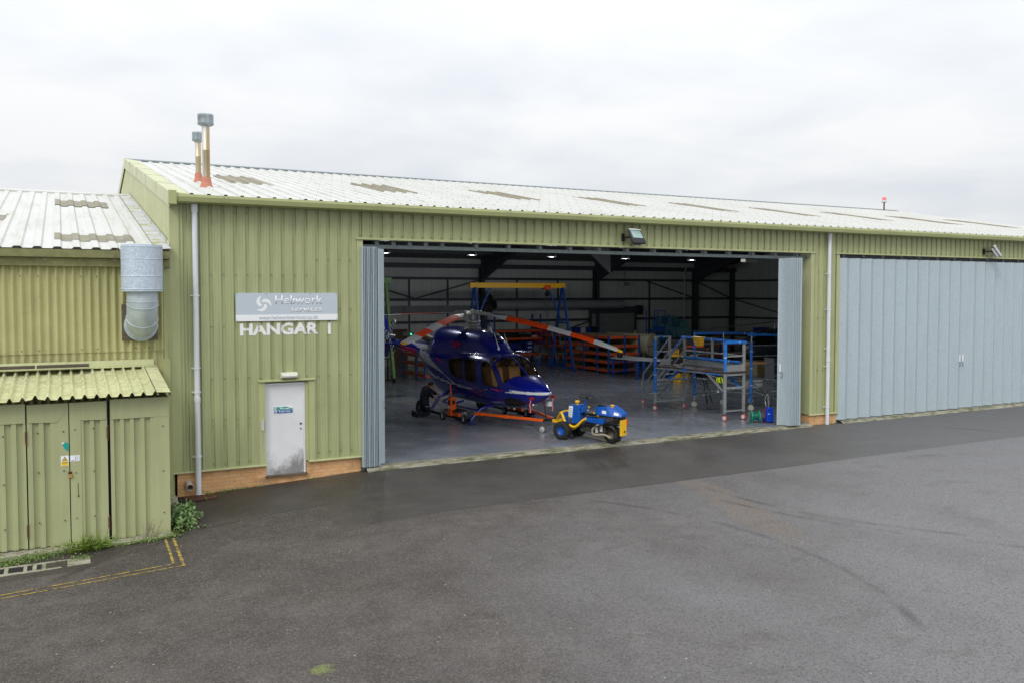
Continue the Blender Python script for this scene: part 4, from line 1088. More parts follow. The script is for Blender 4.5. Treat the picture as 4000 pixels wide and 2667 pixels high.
m = MB(); m.strip([(-.56, -2.75, shz(-2.72)+.05), (-.56, -.14, shz(-.14)+.05)], [(-.335, -2.75, shz(-2.72)+.04), (-.335, -.14, shz(-.14)+.045)]); m.strip([(-.335, -2.75, shz(-2.72)+.04), (-.335, -.14, shz(-.14)+.045)], [(-.33, -2.75, shz(-2.72)-.08), (-.33, -.14, shz(-.14)-.05)])
m.build('verge_flashing', m_shroof, shed)
m = MB(); m.quad((-4.2, -.12, 2.63), (-.37, -.12, 2.63), (-.37, -.15, 2.53), (-4.2, -.15, 2.53)); m.quad((-4.2, -.15, 2.53), (-.37, -.15, 2.53), (-.35, -.36, 2.50), (-4.2, -.36, 2.50)); m.build('top_flashing', m_verge, shed)
m = MB()
m.box(-4.2, -.33, -2.72, -2.42, -.75, -.34); m.box(-1.0, -.31, -2.60, -2.42, -.6, -.325)
m.build('concrete_base', m_conc, shed, bevel=.012)
for i, (x0, x1, lb, dy) in enumerate(((-4.0, -2.47, 'longer dark wet plank lying along the top of the shed roof at left', .05), (-2.44, -1.56, 'short rotten edged plank lying on the shed roof beside the longer one', 0))):
    m = MB(); k = 10
    top = [(lerp(x0, x1, j/k), -.62+dy*.3+.012*math.sin(j*4+i)) for j in range(k+1)]; bot = [(lerp(x0, x1, j/k), -.36) for j in range(k+1)]
    m.ext(top+bot[::-1], 'z', 2.555, 2.60)
    tag(m.build('plank', m_plank, None), lb, 'plank', 'planks lying on the shed roof')
# ------------------------------------------------------------------ ground bits
t = thing('drain_grate', 'rusty iron drain grate under the white downpipe at the hangar corner', 'drain grate', (.4, -.3, -.27))
m = MB()
for k in range(6): y = -.16-.075*k; m.box(.12+.03*k, .82-.01*k, y-.02, y+.02, gz(.4)+.012, gz(.4)+.035)
m.build('bars', m_rust, t)
m = MB(); m.box(.05, .9, -.62, -.04, gz(.1)+.003, gz(.4)+.008); m.build('tray', m_dark, t)
m = MB()
m.box(-3.6, -1.86, -3.24, -3.17, -.48, gz(-2.5)+.012); m.box(-3.6, -1.86, -3.62, -3.54, -.48, gz(-2.5)+.01)
for k in range(13): x = -3.5+.13*k; m.box(x-.03, x+.03, -3.54, -3.24, -.47, gz(-2.5)+.006+.004*math.sin(k*5))
m.box(-2.0, -1.66, -3.6, -3.2, -.48, gz(-2)+.008)
sd_ = tag(m.build('slot_drain', m_conc, None, bevel=.008), 'mossy concrete slotted drain channel in the tarmac before the shed', 'drain')
m = MB(); m.box(-3.58, -1.88, -3.54, -3.24, gz(-2.5)+.001, gz(-2.5)+.003); kind(m.build('gully_floor', m_dark, None))
t = MB(); t.hexa([(-.30, -.62, -.36), (.02, -.55, -.36), (.05, -.12, -.36), (-.3, -.1, -.36)], [(-.27, -.58, -.24), (.0, -.5, -.22), (.03, -.15, -.2), (-.28, -.14, -.2)])
tag(t.build('broken_slab', m_conc, None, bevel=.02), 'broken concrete slab wedged between the shed and hangar corner', 'slab')
# ------------------------------------------------------------------ plants
def leafmesh(name, mm, leaves, parent=None):
    """leaves: list of (p, dir, normal, length, width, tint)"""
    vs, fs, tint = [], [], []
    for p, d, nn, l, wd, t in leaves:
        p = V(p); d = V(d).normalized(); s_ = d.cross(V(nn)).normalized(); u = s_.cross(d)
        k = len(vs)
        vs += [p, p+d*l*.4+s_*wd/2+u*l*.05, p+d*l-u*l*.08, p+d*l*.4-s_*wd/2+u*l*.05, p+d*l*.5]
        fs += [(k, k+1, k+4), (k+1, k+2, k+4), (k+2, k+3, k+4), (k+3, k, k+4)]; tint += [t]*5
    me = bpy.data.meshes.new(name); off = wl(parent) if parent is not None else V((0, 0, 0))
    me.from_pydata([tuple(q-off) for q in vs], [], fs)
    a = me.attributes.new('tint', 'FLOAT', 'POINT'); a.data.foreach_set('value', tint)
    me.materials.append(mm); o = bpy.data.objects.new(name, me); COL.objects.link(o)
    if parent is not None: o.parent = parent
    return o
def rv(): return V((rnd.uniform(-1, 1), rnd.uniform(-1, 1), rnd.uniform(-1, 1)))
bush = thing('bush', 'leafy green bramble bush growing out beside the shed corner', 'bush', (-.2, -1.9, -.34))
stems = MB(); lv = []
for i in range(34):
    b = V((-.3+rnd.uniform(0, .12), -1.95+rnd.uniform(-.55, .5), -.34)); d = V((rnd.uniform(.05, .75), rnd.uniform(-.5, .35), rnd.uniform(.35, 1))).normalized()
    ln = rnd.uniform(.3, .72); pts = []
    for k in range(6):
        t = k/5; pts.append(b+d*ln*t+V((0, 0, -.18*t*t*ln/.6)))
    stems.tube(pts, .005, 4)
    for k in range(30):
        t = rnd.uniform(.12, 1)**.8; q = pts[int(t*4.99)].lerp(pts[min(5, int(t*4.99)+1)], t*4.99 % 1)+rv()*.07
        lv.append((q, rv()+d*.4+V((.15, -.2, 0)), V((.2, -.4, 1))+rv()*.6, rnd.uniform(.045, .085), rnd.uniform(.035, .06), rnd.random()))
stems.build('stem', m_rust, bush); leafmesh('foliage', m_leaf, lv, bush)
tuft = thing('grass_tuft', 'tall bright grass tuft growing against the shed plinth', 'grass tuft', (-1.72, -2.78, -.39))
lv = []
def blade(lv, p, h, lean, wd, tint):
    d = V((lean.x, lean.y, 1)).normalized(); q = V(p); nn = V((-lean.y, lean.x, 0)).normalized() if lean.length > 1e-3 else V((1, 0, 0))
    side_ = nn
    lv.append((q, d, side_.cross(d), h*.6, wd, tint)); q2 = q+d*h*.5
    lv.append((q2, d+V((lean.x, lean.y, -.35)), side_.cross(d), h*.6, wd*.8, min(1, tint+.2)))
for i in range(420):
    x = rnd.gauss(-1.70, .16); y = rnd.gauss(-2.80, .045)
    blade(lv, (x, min(y, -2.73), -.4), rnd.uniform(.14, .36), V((rnd.gauss(0, .55), rnd.gauss(-.42, .35), 0)), rnd.uniform(.008, .016), rnd.random()**1.4)
leafmesh('blades', m_grass, lv, tuft)
lv = []
for i in range(120):
    p = V((rnd.gauss(-1.45, .12), rnd.gauss(-2.80, .03), rnd.uniform(-.38, -.25))); lv.append((p, rv()+V((0, -.3, .2)), V((0, -.4, 1))+rv()*.4, rnd.uniform(.04, .07), rnd.uniform(.03, .05), rnd.random()*.6))
leafmesh('broad_leaves', m_weed, lv, tuft)
lv = []
def patch(cx, cy, sx, sy, n_, h, base=None, lf=.035):
    for i in range(n_):
        x = rnd.gauss(cx, sx); y = rnd.gauss(cy, sy); z = (gz(x) if base is None else base)
        if -4.2 < x < -.34 and y > -2.74: y = -2.74-rnd.random()*.05
        if x > .05 and y > .0: y = -.01
        if rnd.random() < .4: blade(lv, (x, y, z), rnd.uniform(.3, 1)*h, V((rnd.gauss(0, .7), rnd.gauss(-.3, .6), 0)), .008, rnd.random())
        else:
            p = V((x, y, z+rnd.random()**2*h*.7)); lv.append((p, rv()+V((0, -.2, .3)), V((0, -.3, 1))+rv()*.5, rnd.uniform(.6, 1.3)*lf, rnd.uniform(.5, .9)*lf, rnd.random()))
patch(-2.75, -2.93, .28, .07, 700, .13); patch(-2.35, -2.85, .12, .05, 160, .2); patch(-2.05, -2.84, .2, .03, 90, .05); patch(-3.3, -2.95, .3, .1, 300, .12)
patch(-.75, -2.80, .22, .035, 360, .09); patch(-.42, -2.72, .12, .04, 160, .07); patch(-1.1, -2.82, .1, .03, 60, .06); patch(-.2, -2.5, .1, .1, 120, .09); patch(-1.78, -3.28, .09, .05, 120, .07)
patch(.62, -.1, .05, .05, 50, .09); patch(.66, -.33, .07, .05, 60, .06); patch(1.0, -.04, .08, .02, 110, .06); patch(1.35, -.03, .12, .02, 70, .04); patch(.55, -.5, .06, .03, 30, .05)
patch(1.65, -.02, .05, .015, 40, .05); patch(2.9, -.03, .05, .02, 30, .05); patch(19.05, -.12, .04, .02, 40, .05)
for k in range(40): patch(rnd.uniform(4.5, 17.5), -.42+rnd.gauss(0, .03), .1, .015, rnd.randint(3, 12), .02, None, .02)
for k in range(14): patch(rnd.uniform(19.8, 29), -.42, .1, .015, 5, .02, None, .02)
kind(leafmesh('weeds', m_weed, lv), 'stuff')
dw = MB()
for i in range(16):
    b = V((-.68+rnd.uniform(-.18, .12), -2.70, -.36)); q = b; d = V((rnd.gauss(0, .35), rnd.gauss(-.1, .08), 1)).normalized(); pts = [q]
    for k in range(5): q = q+d*rnd.uniform(.03, .1); d = (d+rv()*.4+V((0, 0, .1))).normalized(); pts.append(q)
    for p in pts: p.y = min(p.y, -2.66)
    dw.tube(pts, .004, 4)
tag(dw.build('dead_weed', m_twig, None), 'dry grey dead weed stalks standing against the shed wall', 'weed')
# ------------------------------------------------------------------ helicopter (local x = forward, y = left, z up)
HANG = math.atan2(-.996, .087)
heli = thing('helicopter', 'glossy dark blue helicopter with silver swoosh and orange striped rotor blades', 'helicopter', (9.95, 4.6, 0), HANG)
t = NT('helicopter_blue'); t.base(t.mix(t.ramp(t.noise(2), .3, .7), s2l(4, 17, 120), s2l(5, 20, 136))); t.set(rough=.25, metal=.15, coat=1, coatr=.03); m_hblue = t.m
m_hsilver = pm('livery_silver', s2l(176, 182, 190), .3, .3, .04, 3, coat=.6)
m_hred = pm('livery_red', s2l(206, 24, 52), .35, 0, .05)
m_hseal = pm('window_seal', s2l(14, 16, 24), .5, 0, .1)
m_hgrey = pm('cowling_grey', s2l(110, 114, 118), .4, .3, .12, 5)
m_tan = pm('tan_leather', s2l(176, 138, 98), .6, 0, .1, 6)
m_bladew = pm('blade_white', s2l(206, 210, 212), .5, 0, .05, 4)
m_bladeo = pm('blade_orange', s2l(240, 78, 16), .6, 0, .06, 4, spec=.2)
m_bladeu = pm('blade_grey', s2l(92, 92, 90), .5, 0, .1, 4)
m_hubm = pm('hub_metal', s2l(168, 172, 166), .4, .35, .15, 14)
CAB = sorted([(2.60, 1.11, 1.15, .02, 2.0), (2.55, 1.05, 1.19, .09, 2.0), (2.42, .95, 1.26, .19, 2.1), (2.2, .82, 1.36, .335, 2.2), (1.9, .71, 1.46, .48, 2.3), (1.57, .62, 1.56, .60, 2.4), (1.2, .57, 1.79, .69, 2.6), (.9, .545, 1.95, .74, 2.7), (.6, .53, 2.08, .77, 2.9), (.3, .52, 2.14, .785, 3.0), (-.2, .52, 2.17, .79, 3.1), (-2.3, .53, 2.17, .79, 3.1), (-2.8, .58, 2.17, .78, 3.0), (-3.2, .70, 2.17, .75, 2.9), (-3.6, .90, 2.16, .69, 2.8), (-4.0, 1.14, 2.15, .60, 2.6), (-4.46, 1.40, 2.13, .47, 2.4), (-5.0, 1.58, 2.13, .35, 2.2), (-5.6, 1.70, 2.15, .27, 2.1), (-6.5, 1.81, 2.18, .22, 2.0), (-8.5, 1.98, 2.26, .14, 2.0)])
COW = sorted([(.52, .02, 1.9), (.42, .34, 2.14), (.25, .44, 2.26), (0, .50, 2.44), (-.35, .56, 2.64), (-.7, .61, 2.77), (-1.5, .67, 2.83), (-2.6, .69, 2.86), (-3.3, .66, 2.83), (-3.8, .58, 2.70), (-4.15, .44, 2.46), (-4.5, .28, 2.16), (-4.7, .02, 1.9)])
def hsec(x, th):
    """surface point at station x and angle th (0 = left, 90 = top)"""
    zb_, zt_, w_, n_ = cat(CAB, x)
    zm = (zb_+zt_)/2; hh = (zt_-zb_)/2
    z0 = zm
    cw_ = None
    if -4.7 < x < .52:
        c = cat(COW, x)
        cw_ = (c[0], c[1])
        z0 = min(1.75, zt_-.25) if x > -4 else zm
    dy, dz = math.cos(th), math.sin(th)
    def ins(r):
        y, z = abs(dy*r), z0+dz*r
        if (y/w_)**n_+(abs(z-zm)/hh)**n_ < 1: return True
        if cw_ and z > z0-.01:
            hc = cw_[1]-1.3
            if hc > 0 and (y/cw_[0])**2.7+(abs(z-1.3)/hc)**2.7 < 1: return True
        return False
    lo, hi = 0, 2.5
    for _ in range(17):
        md = (lo+hi)/2
        if ins(md): lo = md
        else: hi = md
    return V((x, dy*lo, z0+dz*lo))
W_P = roundp([(.03, 1.91), (.19, 1.955), (.44, 1.89), (.72, 1.68), (.93, 1.42), (1.03, 1.24), (.92, 1.19), (.30, 1.225), (.20, 1.31), (.09, 1.7)], .05)
W_M = roundp([(-.99, 1.90), (-.93, 1.935), (-.45, 1.945), (-.30, 1.90), (-.25, 1.71), (-.23, 1.28), (-.29, 1.23), (-.76, 1.24), (-.84, 1.30), (-.92, 1.6)], .05)
W_R = roundp([(-2.02, 1.82), (-1.94, 1.88), (-1.26, 1.925), (-1.13, 1.88), (-1.06, 1.66), (-1.05, 1.29), (-1.17, 1.26), (-1.75, 1.38), (-1.88, 1.46)], .06)
PIL = [(1.2, 1.4), (1.32, 1.24), (1.4, 1.13), (1.66, .92), (1.89, .61), (2.05, .29), (2.2, .1)]
def wind(x, y, z):
    """> 0 inside the windscreen; distance like"""
    bot = 1.545-.23*(abs(y)/.68)**5
    return min(z-bot, (x-pw(PIL, z)[0])*.7, 2.055-z, abs(y+.04)-.035)
SW1 = [(-4.9, 2.05), (-4.62, 1.96), (-3.8, 1.94), (-3.03, 1.66), (-2.51, 1.47), (-2.1, 1.3), (-1.52, 1.115), (-.96, 1.06), (-.28, 1.02), (-.42, 1.005), (-.22, .985), (-.98, .985), (-1.53, 1.045), (-1.60, 1.07), (-1.79, 1.15), (-2.3, 1.34), (-3.0, 1.49), (-3.6, 1.60), (-4.2, 1.68), (-4.8, 1.72)]
SW2 = [(-3.75, 1.46), (-3.03, 1.28), (-2.15, 1.155), (-1.72, 1.095), (-1.53, 1.045), (-2.16, 1.085), (-3.06, 1.19), (-3.62, 1.30)]
SW3 = [(-4.2, 2.06), (-4.8, 2.13), (-6.4, 2.19), (-5.4, 2.07), (-4.7, 1.98)]
REDS = [[(-.17, 1.015), (.11, 1.035), (.55, 1.005), (.17, .985)], [(.60, 1.125), (.83, 1.14), (1.25, 1.11), (.92, 1.095)], [(-2.95, 1.85), (-2.32, 1.72), (-2.4, 1.72), (-2.8, 1.78)], [(-3.06, 2.16), (-2.98, 2.10), (-2.76, 1.98), (-2.92, 2.05)]]
WHT = [(1.22, 1.075), (1.56, 1.12), (1.36, 1.16), (2.2, 1.145), (2.7, 1.165), (2.7, 1.09), (2.2, 1.07)]
NW = roundp([(1.38, .93), (1.84, .92), (1.90, .80), (1.6, .69), (1.14, .66), (1.2, .85)], .05)
body = MB(); panes = {k: MB() for k in ('windscreenL', 'windscreenR', 'pL', 'pR', 'mL', 'mR', 'rL', 'rR', 'nL', 'nR')}
xs_ = []
x = 2.62
while x > -8.5:
    xs_.append(x); x -= .012 if x > 2.3 else (.028 if x > -4.7 else .12)
xs_.append(-8.5)
NA = 168
ring_ = []
for x in xs_:
    ring_.append([hsec(x, 2*math.pi*(k+.5)/NA-math.pi/2) for k in range(NA)])
bv = [[body.v(p) for p in r_] for r_ in ring_]
pv = {}
def paneface(key, i, k, shrink=.012):
    pm_ = panes[key]; vs = []
    for a, b in ((i, k), (i, (k+1) % NA), (i+1, (k+1) % NA), (i+1, k)):
        kk = (key, a, b)
        if kk not in pv:
            p = ring_[a][b]; pv[kk] = pm_.v(p+V((0, -p.y, 1.4-p.z)).normalized()*.006)
        vs.append(pv[kk])
    pm_.f(vs, True)
for i in range(len(xs_)-1):
    for k in range(NA):
        k2 = (k+1) % NA
        c = (ring_[i][k]+ring_[i][k2]+ring_[i+1][k]+ring_[i+1][k2])/4
        x, y, z = c; sfx = 'L' if y > 0 else 'R'; mi = 0; hole = None
        if .1 < x < 2 and z > 1.15:
            d = wind(x, y, z)
            if d > .018: hole = 'windscreen'+sfx
            elif d > 0: mi = 4
        if hole is None and abs(y) > .3:
            for key, pl in (('p', W_P), ('m', W_M), ('r', W_R), ('n', NW)):
                if pl[0][0]-1.2 < x < pl[0][0]+1.2:
                    ins_ = inside(pl, x, z)
                    if ins_ and edist(pl, x, z) > .022: hole = key+sfx; break
                    if ins_ or edist(pl, x, z) < .012: mi = 4
        if hole: paneface(hole, i, k); continue
        if mi == 0:
            if inside(SW1, x, z) or inside(SW2, x, z) or inside(SW3, x, z): mi = 1
            elif inside(WHT, x, z): mi = 2
            elif any(inside(q, x, z) for q in REDS): mi = 3
            elif -4.45 < x < -3.62 and z > 1.98 and abs(y) < .62: mi = 5
        body.mi = mi
        body.f([bv[i][k], bv[i][k2], bv[i+1][k2], bv[i+1][k]], True)
body.mi = 0
body.f(bv[0]); body.f(bv[-1])
hb = body.build('fuselage', [m_hblue, m_hsilver, m_bladew, m_hred, m_hseal, m_hgrey], heli, local=True)
for key, mm_ in panes.items():
    nm = {'w': 'windscreen', 'p': 'cockpit_window', 'm': 'cabin_window', 'r': 'cabin_window', 'n': 'chin_window'}[key[0]]
    mm_.build(nm, m_canopy if key[0] != 'n' else pm('chin_glass', s2l(22, 24, 26), .08, 0, .1), heli, local=True)
# cabin interior
m = MB(); m.box(-2.3, 1.0, -.5, .5, .68, .74); m.box(-2.35, -2.28, -.6, .6, .7, 1.95); m.box(-2.3, .3, -.45, .45, 2.0, 2.04); m.build('cabin_trim', m_tan, heli, local=True)
m = MB(); m.grid([[(1.62-.0*abs(y), y, 1.44-.35*abs(y)**2) for y in (-.55, -.3, 0, .3, .55)], [(1.35, y, 1.52-.35*abs(y)**2) for y in (-.55, -.3, 0, .3, .55)], [(1.1, y, 1.50-.3*abs(y)**2) for y in (-.55, -.3, 0, .3, .55)], [(1.05, y, 1.1) for y in (-.55, -.3, 0, .3, .55)], [(1.1, y, .7) for y in (-.5, -.3, 0, .3, .5)]]); m.build('instrument_panel', m_black, heli, local=True)
def seat(x, y, face=1):
    m = MB(); f_ = face
    m.box(x-.22, x+.22, y-.21, y+.21, .9, 1.02); m.beam((x-f_*.22, y, 1.0), (x-f_*.34, y, 1.72), .42, .1, (1, 0, 0)); m.beam((x-f_*.34, y, 1.74), (x-f_*.36, y, 1.9), .26, .09, (1, 0, 0)); m.box(x-.15, x+.15, y-.15, y+.15, .7, .9)
    m.build('seat', m_tan, heli, local=True, bevel=.03)
for y in (-.32, .32):
    seat(.55, y); seat(-.55, y, -1); seat(-1.75, y)
m = MB()
for y in (-.42, .42): m.cyl((.62, y*.5, 1.96), (.62, y*.5, 1.86), .05); m.sph((.62, y*.5, 1.82), .07)
m.build('headset', m_black, heli, local=True)
m = MB(); m.tube([(1.0, -.2, .75), (.98, -.2, 1.15), (.95, -.2, 1.25)], .02, 6); m.tube([(1.0, .3, .75), (.98, .3, 1.15), (.95, .3, 1.25)], .02, 6); m.build('control_stick', m_black, heli, local=True)
# frame pieces, handles, brow
m = MB()
m.grid([[tuple(hsec(x, th)+V((.05 if j == 1 else 0, 0, .012 if j == 1 else .004))) for th in [R(q) for q in range(38, 143, 4)]] for j, x in enumerate((.50, .58, .66))])
m.build('brow', m_hblue, heli, local=True)
for y in (-1, 1):
    m = MB()
    for x in (-1.0, -.2, .42): m.box(x-.06, x+.06, y*.792-.012, y*.792+.012, 1.08, 1.11)
    m.build('door_handle', m_hgrey, heli, local=True)
m = MB()
for y in (-.79, .79):
    for x in (-.22, -.98, .12):
        m.box(x-.004, x+.004, y-.006, y+.006, .8, 2.0)
m.build('door_gap', m_hseal, heli, local=True)
m = MB(); m.tube([(-3.7, -.68, 2.05), (-2.5, -.80, 2.06), (-.7, -.805, 2.11), (.4, -.79, 2.14)], .012, 6); m.tube([(-3.7, .68, 2.05), (-2.5, .80, 2.06), (-.7, .805, 2.11), (.4, .79, 2.14)], .012, 6); m.build('cowl_rail', m_hblue, heli, local=True)
text('type_number', '429', m_hred, heli, facing((-1.95, -.635, 2.215), (1, -.02, 0), (.02, -1, .24)), w=.47, h=.2, local=True, shear=.35, ext=.012)
text('type_word', 'Bell', m_hred, heli, facing((-2.13, -.60, 2.355), (1, 0, 0), (0, -1, .3)), w=.16, h=.05, local=True, shear=.3, ext=.012)
text('registration', 'G-ODSA', m_hred, heli, facing((-6.72, -.23, 1.85), (1.5, -.075, -.075), (-.05, -1, -.05)), w=1.45, h=.19, local=True, offset=.012, ext=.01)
# blade antennas and fin on the cowling
for y in (-.2, .16):
    m = MB(); m.cyl((.18, y, 2.23), (.17, y, 2.32), .045, .03); m.tube([(.17, y, 2.30), (.06, y, 2.5), (-.08, y, 2.72)], [.022, .012, .007], 6); m.build('antenna', m_bladew, heli, local=True)
m = MB(); m.ext([(-.75, 2.74), (-.5, 2.7), (-.62, 2.9), (-.7, 2.9)], 'y', -.02, .02); m.build('antenna', m_bladew, heli, local=True)
m = MB(); m.box(-.3, -.1, -.12, .12, 2.62, 2.66); m.ext([(-.42, -.2), (.0, -.16), (.0, .16), (-.42, .2)], 'z', 2.50, 2.535); m.build('air_intake', m_dark, heli, local=True)
# lights and sensors
m = MB(); m.sph((2.2, -.30, .78), .05); m.sph((1.55, -.52, .62), .035); m.build('landing_light', m_chrome, heli, local=True)
m = MB(); m.box(2.22, 2.36, .12, .26, .72, .86); m.build('sensor', m_bladew, heli, local=True, bevel=.02)
m = MB(); m.tube([(-3.9, -.62, 2.1), (-4.35, -.72, 2.1)], [.03, .008], 6); m.build('strake', m_bladew, heli, local=True)
# exhausts and tail
for y in (-.36, .36):
    m = MB(); m.lathe([(.15, 0), (.16, .3), (.15, .55), (.13, .55), (.12, .1)], (-3.75, y, 2.35), (-1, y*.5, .25), 18); m.build('exhaust', m_engine, heli, local=True)
m = MB()
for y in (-1.05, 1.05): m.ext([(-6.8, 1.9), (-6.5, 2.3), (-6.75, 2.75), (-7.0, 2.75), (-7.0, 1.85)], 'y', y-.015, y+.015)
m.box(-7.0, -6.6, -1.05, 1.05, 2.08, 2.12)
m.build('tailplane', m_hblue, heli, local=True)
m = MB(); m.ext([(-8.1, 2.2), (-8.5, 2.25), (-9.0, 3.15), (-8.7, 3.15)], 'y', -.06, .06); m.ext([(-8.1, 2.05), (-8.5, 2.0), (-8.6, 1.5), (-8.4, 1.5)], 'y', -.05, .05); m.build('fin', m_hblue, heli, local=True)
m = MB(); m.cyl((-7.65, -.02, 2.33), (-7.65, -.32, 2.38), .06); m.build('tail_rotor_hub', m_hubm, heli, local=True)
for a in (40, 140, 220, 320):
    m = MB(); d = V((math.cos(R(a)), 0, math.sin(R(a)))); r_ = V((-d.z, 0, d.x))
    for j in range(9):
        m.mi = j % 2
        p0 = V((-7.65, -.3-.04*(a in (140, 320)), 2.36))+d*(.12+.085*j); p1 = p0+d*.085
        q = r_*.085; o = V((0, .008, 0))
        m.hexa([p0-q-o, p0+q-o, p0+q+o, p0-q+o], [p1-q-o, p1+q-o, p1+q+o, p1-q+o])
    m.build('tail_rotor_blade', [m_bladew, m_black], heli, local=True)
# main rotor
HX, HZ = -1.73, 3.34
m = MB(); m.cyl((HX, 0, 2.75), (HX, 0, 3.3), .055, n=14); m.lathe([(.3, 2.79), (.26, 2.83), (.16, 2.86), (.09, 2.95)], (HX, 0, 0)); m.build('mast', m_hubm, heli, local=True)
m = MB(); m.lathe([(.05, 3.0), (.23, 3.0), (.25, 3.03), (.25, 3.06), (.1, 3.08)], (HX, 0, 0)); m.lathe([(.05, 2.9), (.2, 2.91), (.21, 2.95), (.08, 2.97)], (HX, 0, 0)); m.build('swashplate', m_hubm, heli, local=True)
for a in (20, 110, 200, 290):
    m = MB(); c, s_ = math.cos(R(a)), math.sin(R(a))
    m.cyl((HX+c*.27, s_*.27, 3.03), (HX+c*.30, s_*.30, 3.36), .014, n=8); m.cyl((HX+c*.2, s_*.2, 2.76), (HX+c*.22, s_*.22, 2.95), .016, n=8); m.beam((HX+c*.06, s_*.06, 3.06), (HX+c*.16, s_*.16, 3.2), .03, .02); m.beam((HX+c*.16, s_*.16, 3.2), (HX+c*.07, s_*.07, 3.27), .03, .02)
    m.build('pitch_link', m_hubm, heli, local=True)
m = MB()
m.lathe([(.02, HZ-.08), (.14, HZ-.07), (.16, HZ-.02), (.14, HZ+.03), (.09, HZ+.07), (.02, HZ+.09)], (HX, 0, 0))
for a in (0, 45, 90, 135):
    c, s_ = math.cos(R(a)), math.sin(R(a))
    m.beam((HX-c*.3, -s_*.3, HZ+.03), (HX+c*.3, s_*.3, HZ+.03), .07, .022); m.beam((HX-c*.3, -s_*.3, HZ-.04), (HX+c*.3, s_*.3, HZ-.04), .07, .022)
m.build('rotor_head', m_hubm, heli, local=True)
# blade: azimuth (deg, left positive from nose), tip z
for az, ztip, tw in ((-52, 2.555, -24), (38, 2.20, 32), (-142, 3.10, 2), (126, 2.92, -8)):
    a = R(az); d = V((math.cos(a), math.sin(a), 0)); lft = V((-d.y, d.x, 0)); LB = 4.95
    def pt(s_):
        t_ = s_/LB; dz = (ztip-HZ); return V((HX, 0, HZ))+d*s_+V((0, 0, dz*(.45*t_+.55*t_**1.8)))
    m = MB()
    # yoke grip
    m.beam(pt(.2)+V((0, 0, .035)), pt(.62)+V((0, 0, .03)), .12, .02); m.beam(pt(.2)-V((0, 0, .035)), pt(.62)-V((0, 0, .03)), .12, .02)
    for s_ in (.3, .42, .55): m.cyl(pt(s_)-V((0, 0, .06)), pt(s_)+V((0, 0, .06)), .03, n=10)
    m.beam(pt(.25)+lft*.1, pt(.7)+lft*.06, .03, .05); m.beam(pt(.25)-lft*.1, pt(.7)-lft*.06, .03, .05)
    m.build('blade_grip', m_hubm, heli, local=True)
    m = MB()
    rows = []; S = [.58, .7, .85, 1.0, 1.17, 1.4, 1.8, 2.2, 2.56, 2.8, 3.05, 3.3, 3.55, 3.8, 4.05, 4.3, 4.6, 4.78, 4.9, 4.95]
    for s_ in S:
        ch = pw([(.58, .05), (.7, .09), (1.0, .19), (1.2, .29), (4.3, .28), (4.78, .22), (4.9, .17), (4.95, .1)], s_)[0]
        th = max(.008, ch*.1); tw_ = R(tw)*(1-.3*s_/LB)
        cx_ = lft*math.cos(tw_)+V((0, 0, 1))*math.sin(tw_); up = V((0, 0, 1))
        off = -.03-.05*max(0, (s_-4.3)/.65)
        prof = [(-.5, 0), (-.3, .6), (0, 1), (.3, .8), (.5, .05), (.3, -.6), (0, -.8), (-.3, -.5)]
        rows.append([pt(s_)+cx_*(u*ch+off)+up*(q*th/2) for u, q in prof])
    g_ = [[m.v(p) for p in r_] for r_ in rows]
    for j in range(len(S)-1):
        sm_ = (S[j]+S[j+1])/2/LB
        top = 0 if sm_ < .235 else 1 if sm_ < .52 else 0 if sm_ < .67 else 1 if sm_ < .82 else 0 if sm_ < .965 else 2
        for k in range(8):
            m.mi = top if (k < 4 or top == 2) else 3
            m.f([g_[j][k], g_[j][(k+1) % 8], g_[j+1][(k+1) % 8], g_[j+1][k]], False)
    m.mi = 2; m.f(g_[-1])
    m.build('rotor_blade', [m_bladew, m_bladeo, m_yelp, m_bladeu], heli, local=True)
# skids
for y in (-1.15, 1.15):
    m = MB(); m.tube([(-3.3, y, .16), (-3.2, y, .13), (-.2, y, .13), (0, y, .15), (.12, y, .22)], .045, 10); m.build('skid', m_hseal, heli, local=True)
    m = MB(); m.box(-.75, .28, y-.09, y+.09, .06, .085); m.build('skid_shoe', m_hblue, heli, local=True, bevel=.01)
    s_ = 1 if y > 0 else -1
    m = MB(); m.tube([(-2.15, s_*.55, .62), (-2.1, s_*.8, .53), (-2.05, s_*.93, .48), (-1.5, s_*.98, .45), (-.7, s_*.98, .45), (.05, s_*.95, .45), (.2, s_*.9, .47)], .03, 8)
    m.tube([(-1.3, s_*.6, .56), (-1.25, s_*.85, .52), (-1.2, s_*.97, .45)], .03, 8); m.build('boarding_step', m_hblue, heli, local=True)
for x, zt in ((.2, .56), (-2.45, .68)):
    m = MB(); m.tube([(x-.06, -1.15, .16), (x-.04, -1.05, .28), (x, -.85, zt-.08), (x+.04, -.62, zt), (x+.05, 0, zt+.02), (x+.04, .62, zt), (x, .85, zt-.08), (x-.04, 1.05, .28), (x-.06, 1.15, .16)], .05, 10); m.build('cross_tube', m_hblue, heli, local=True)
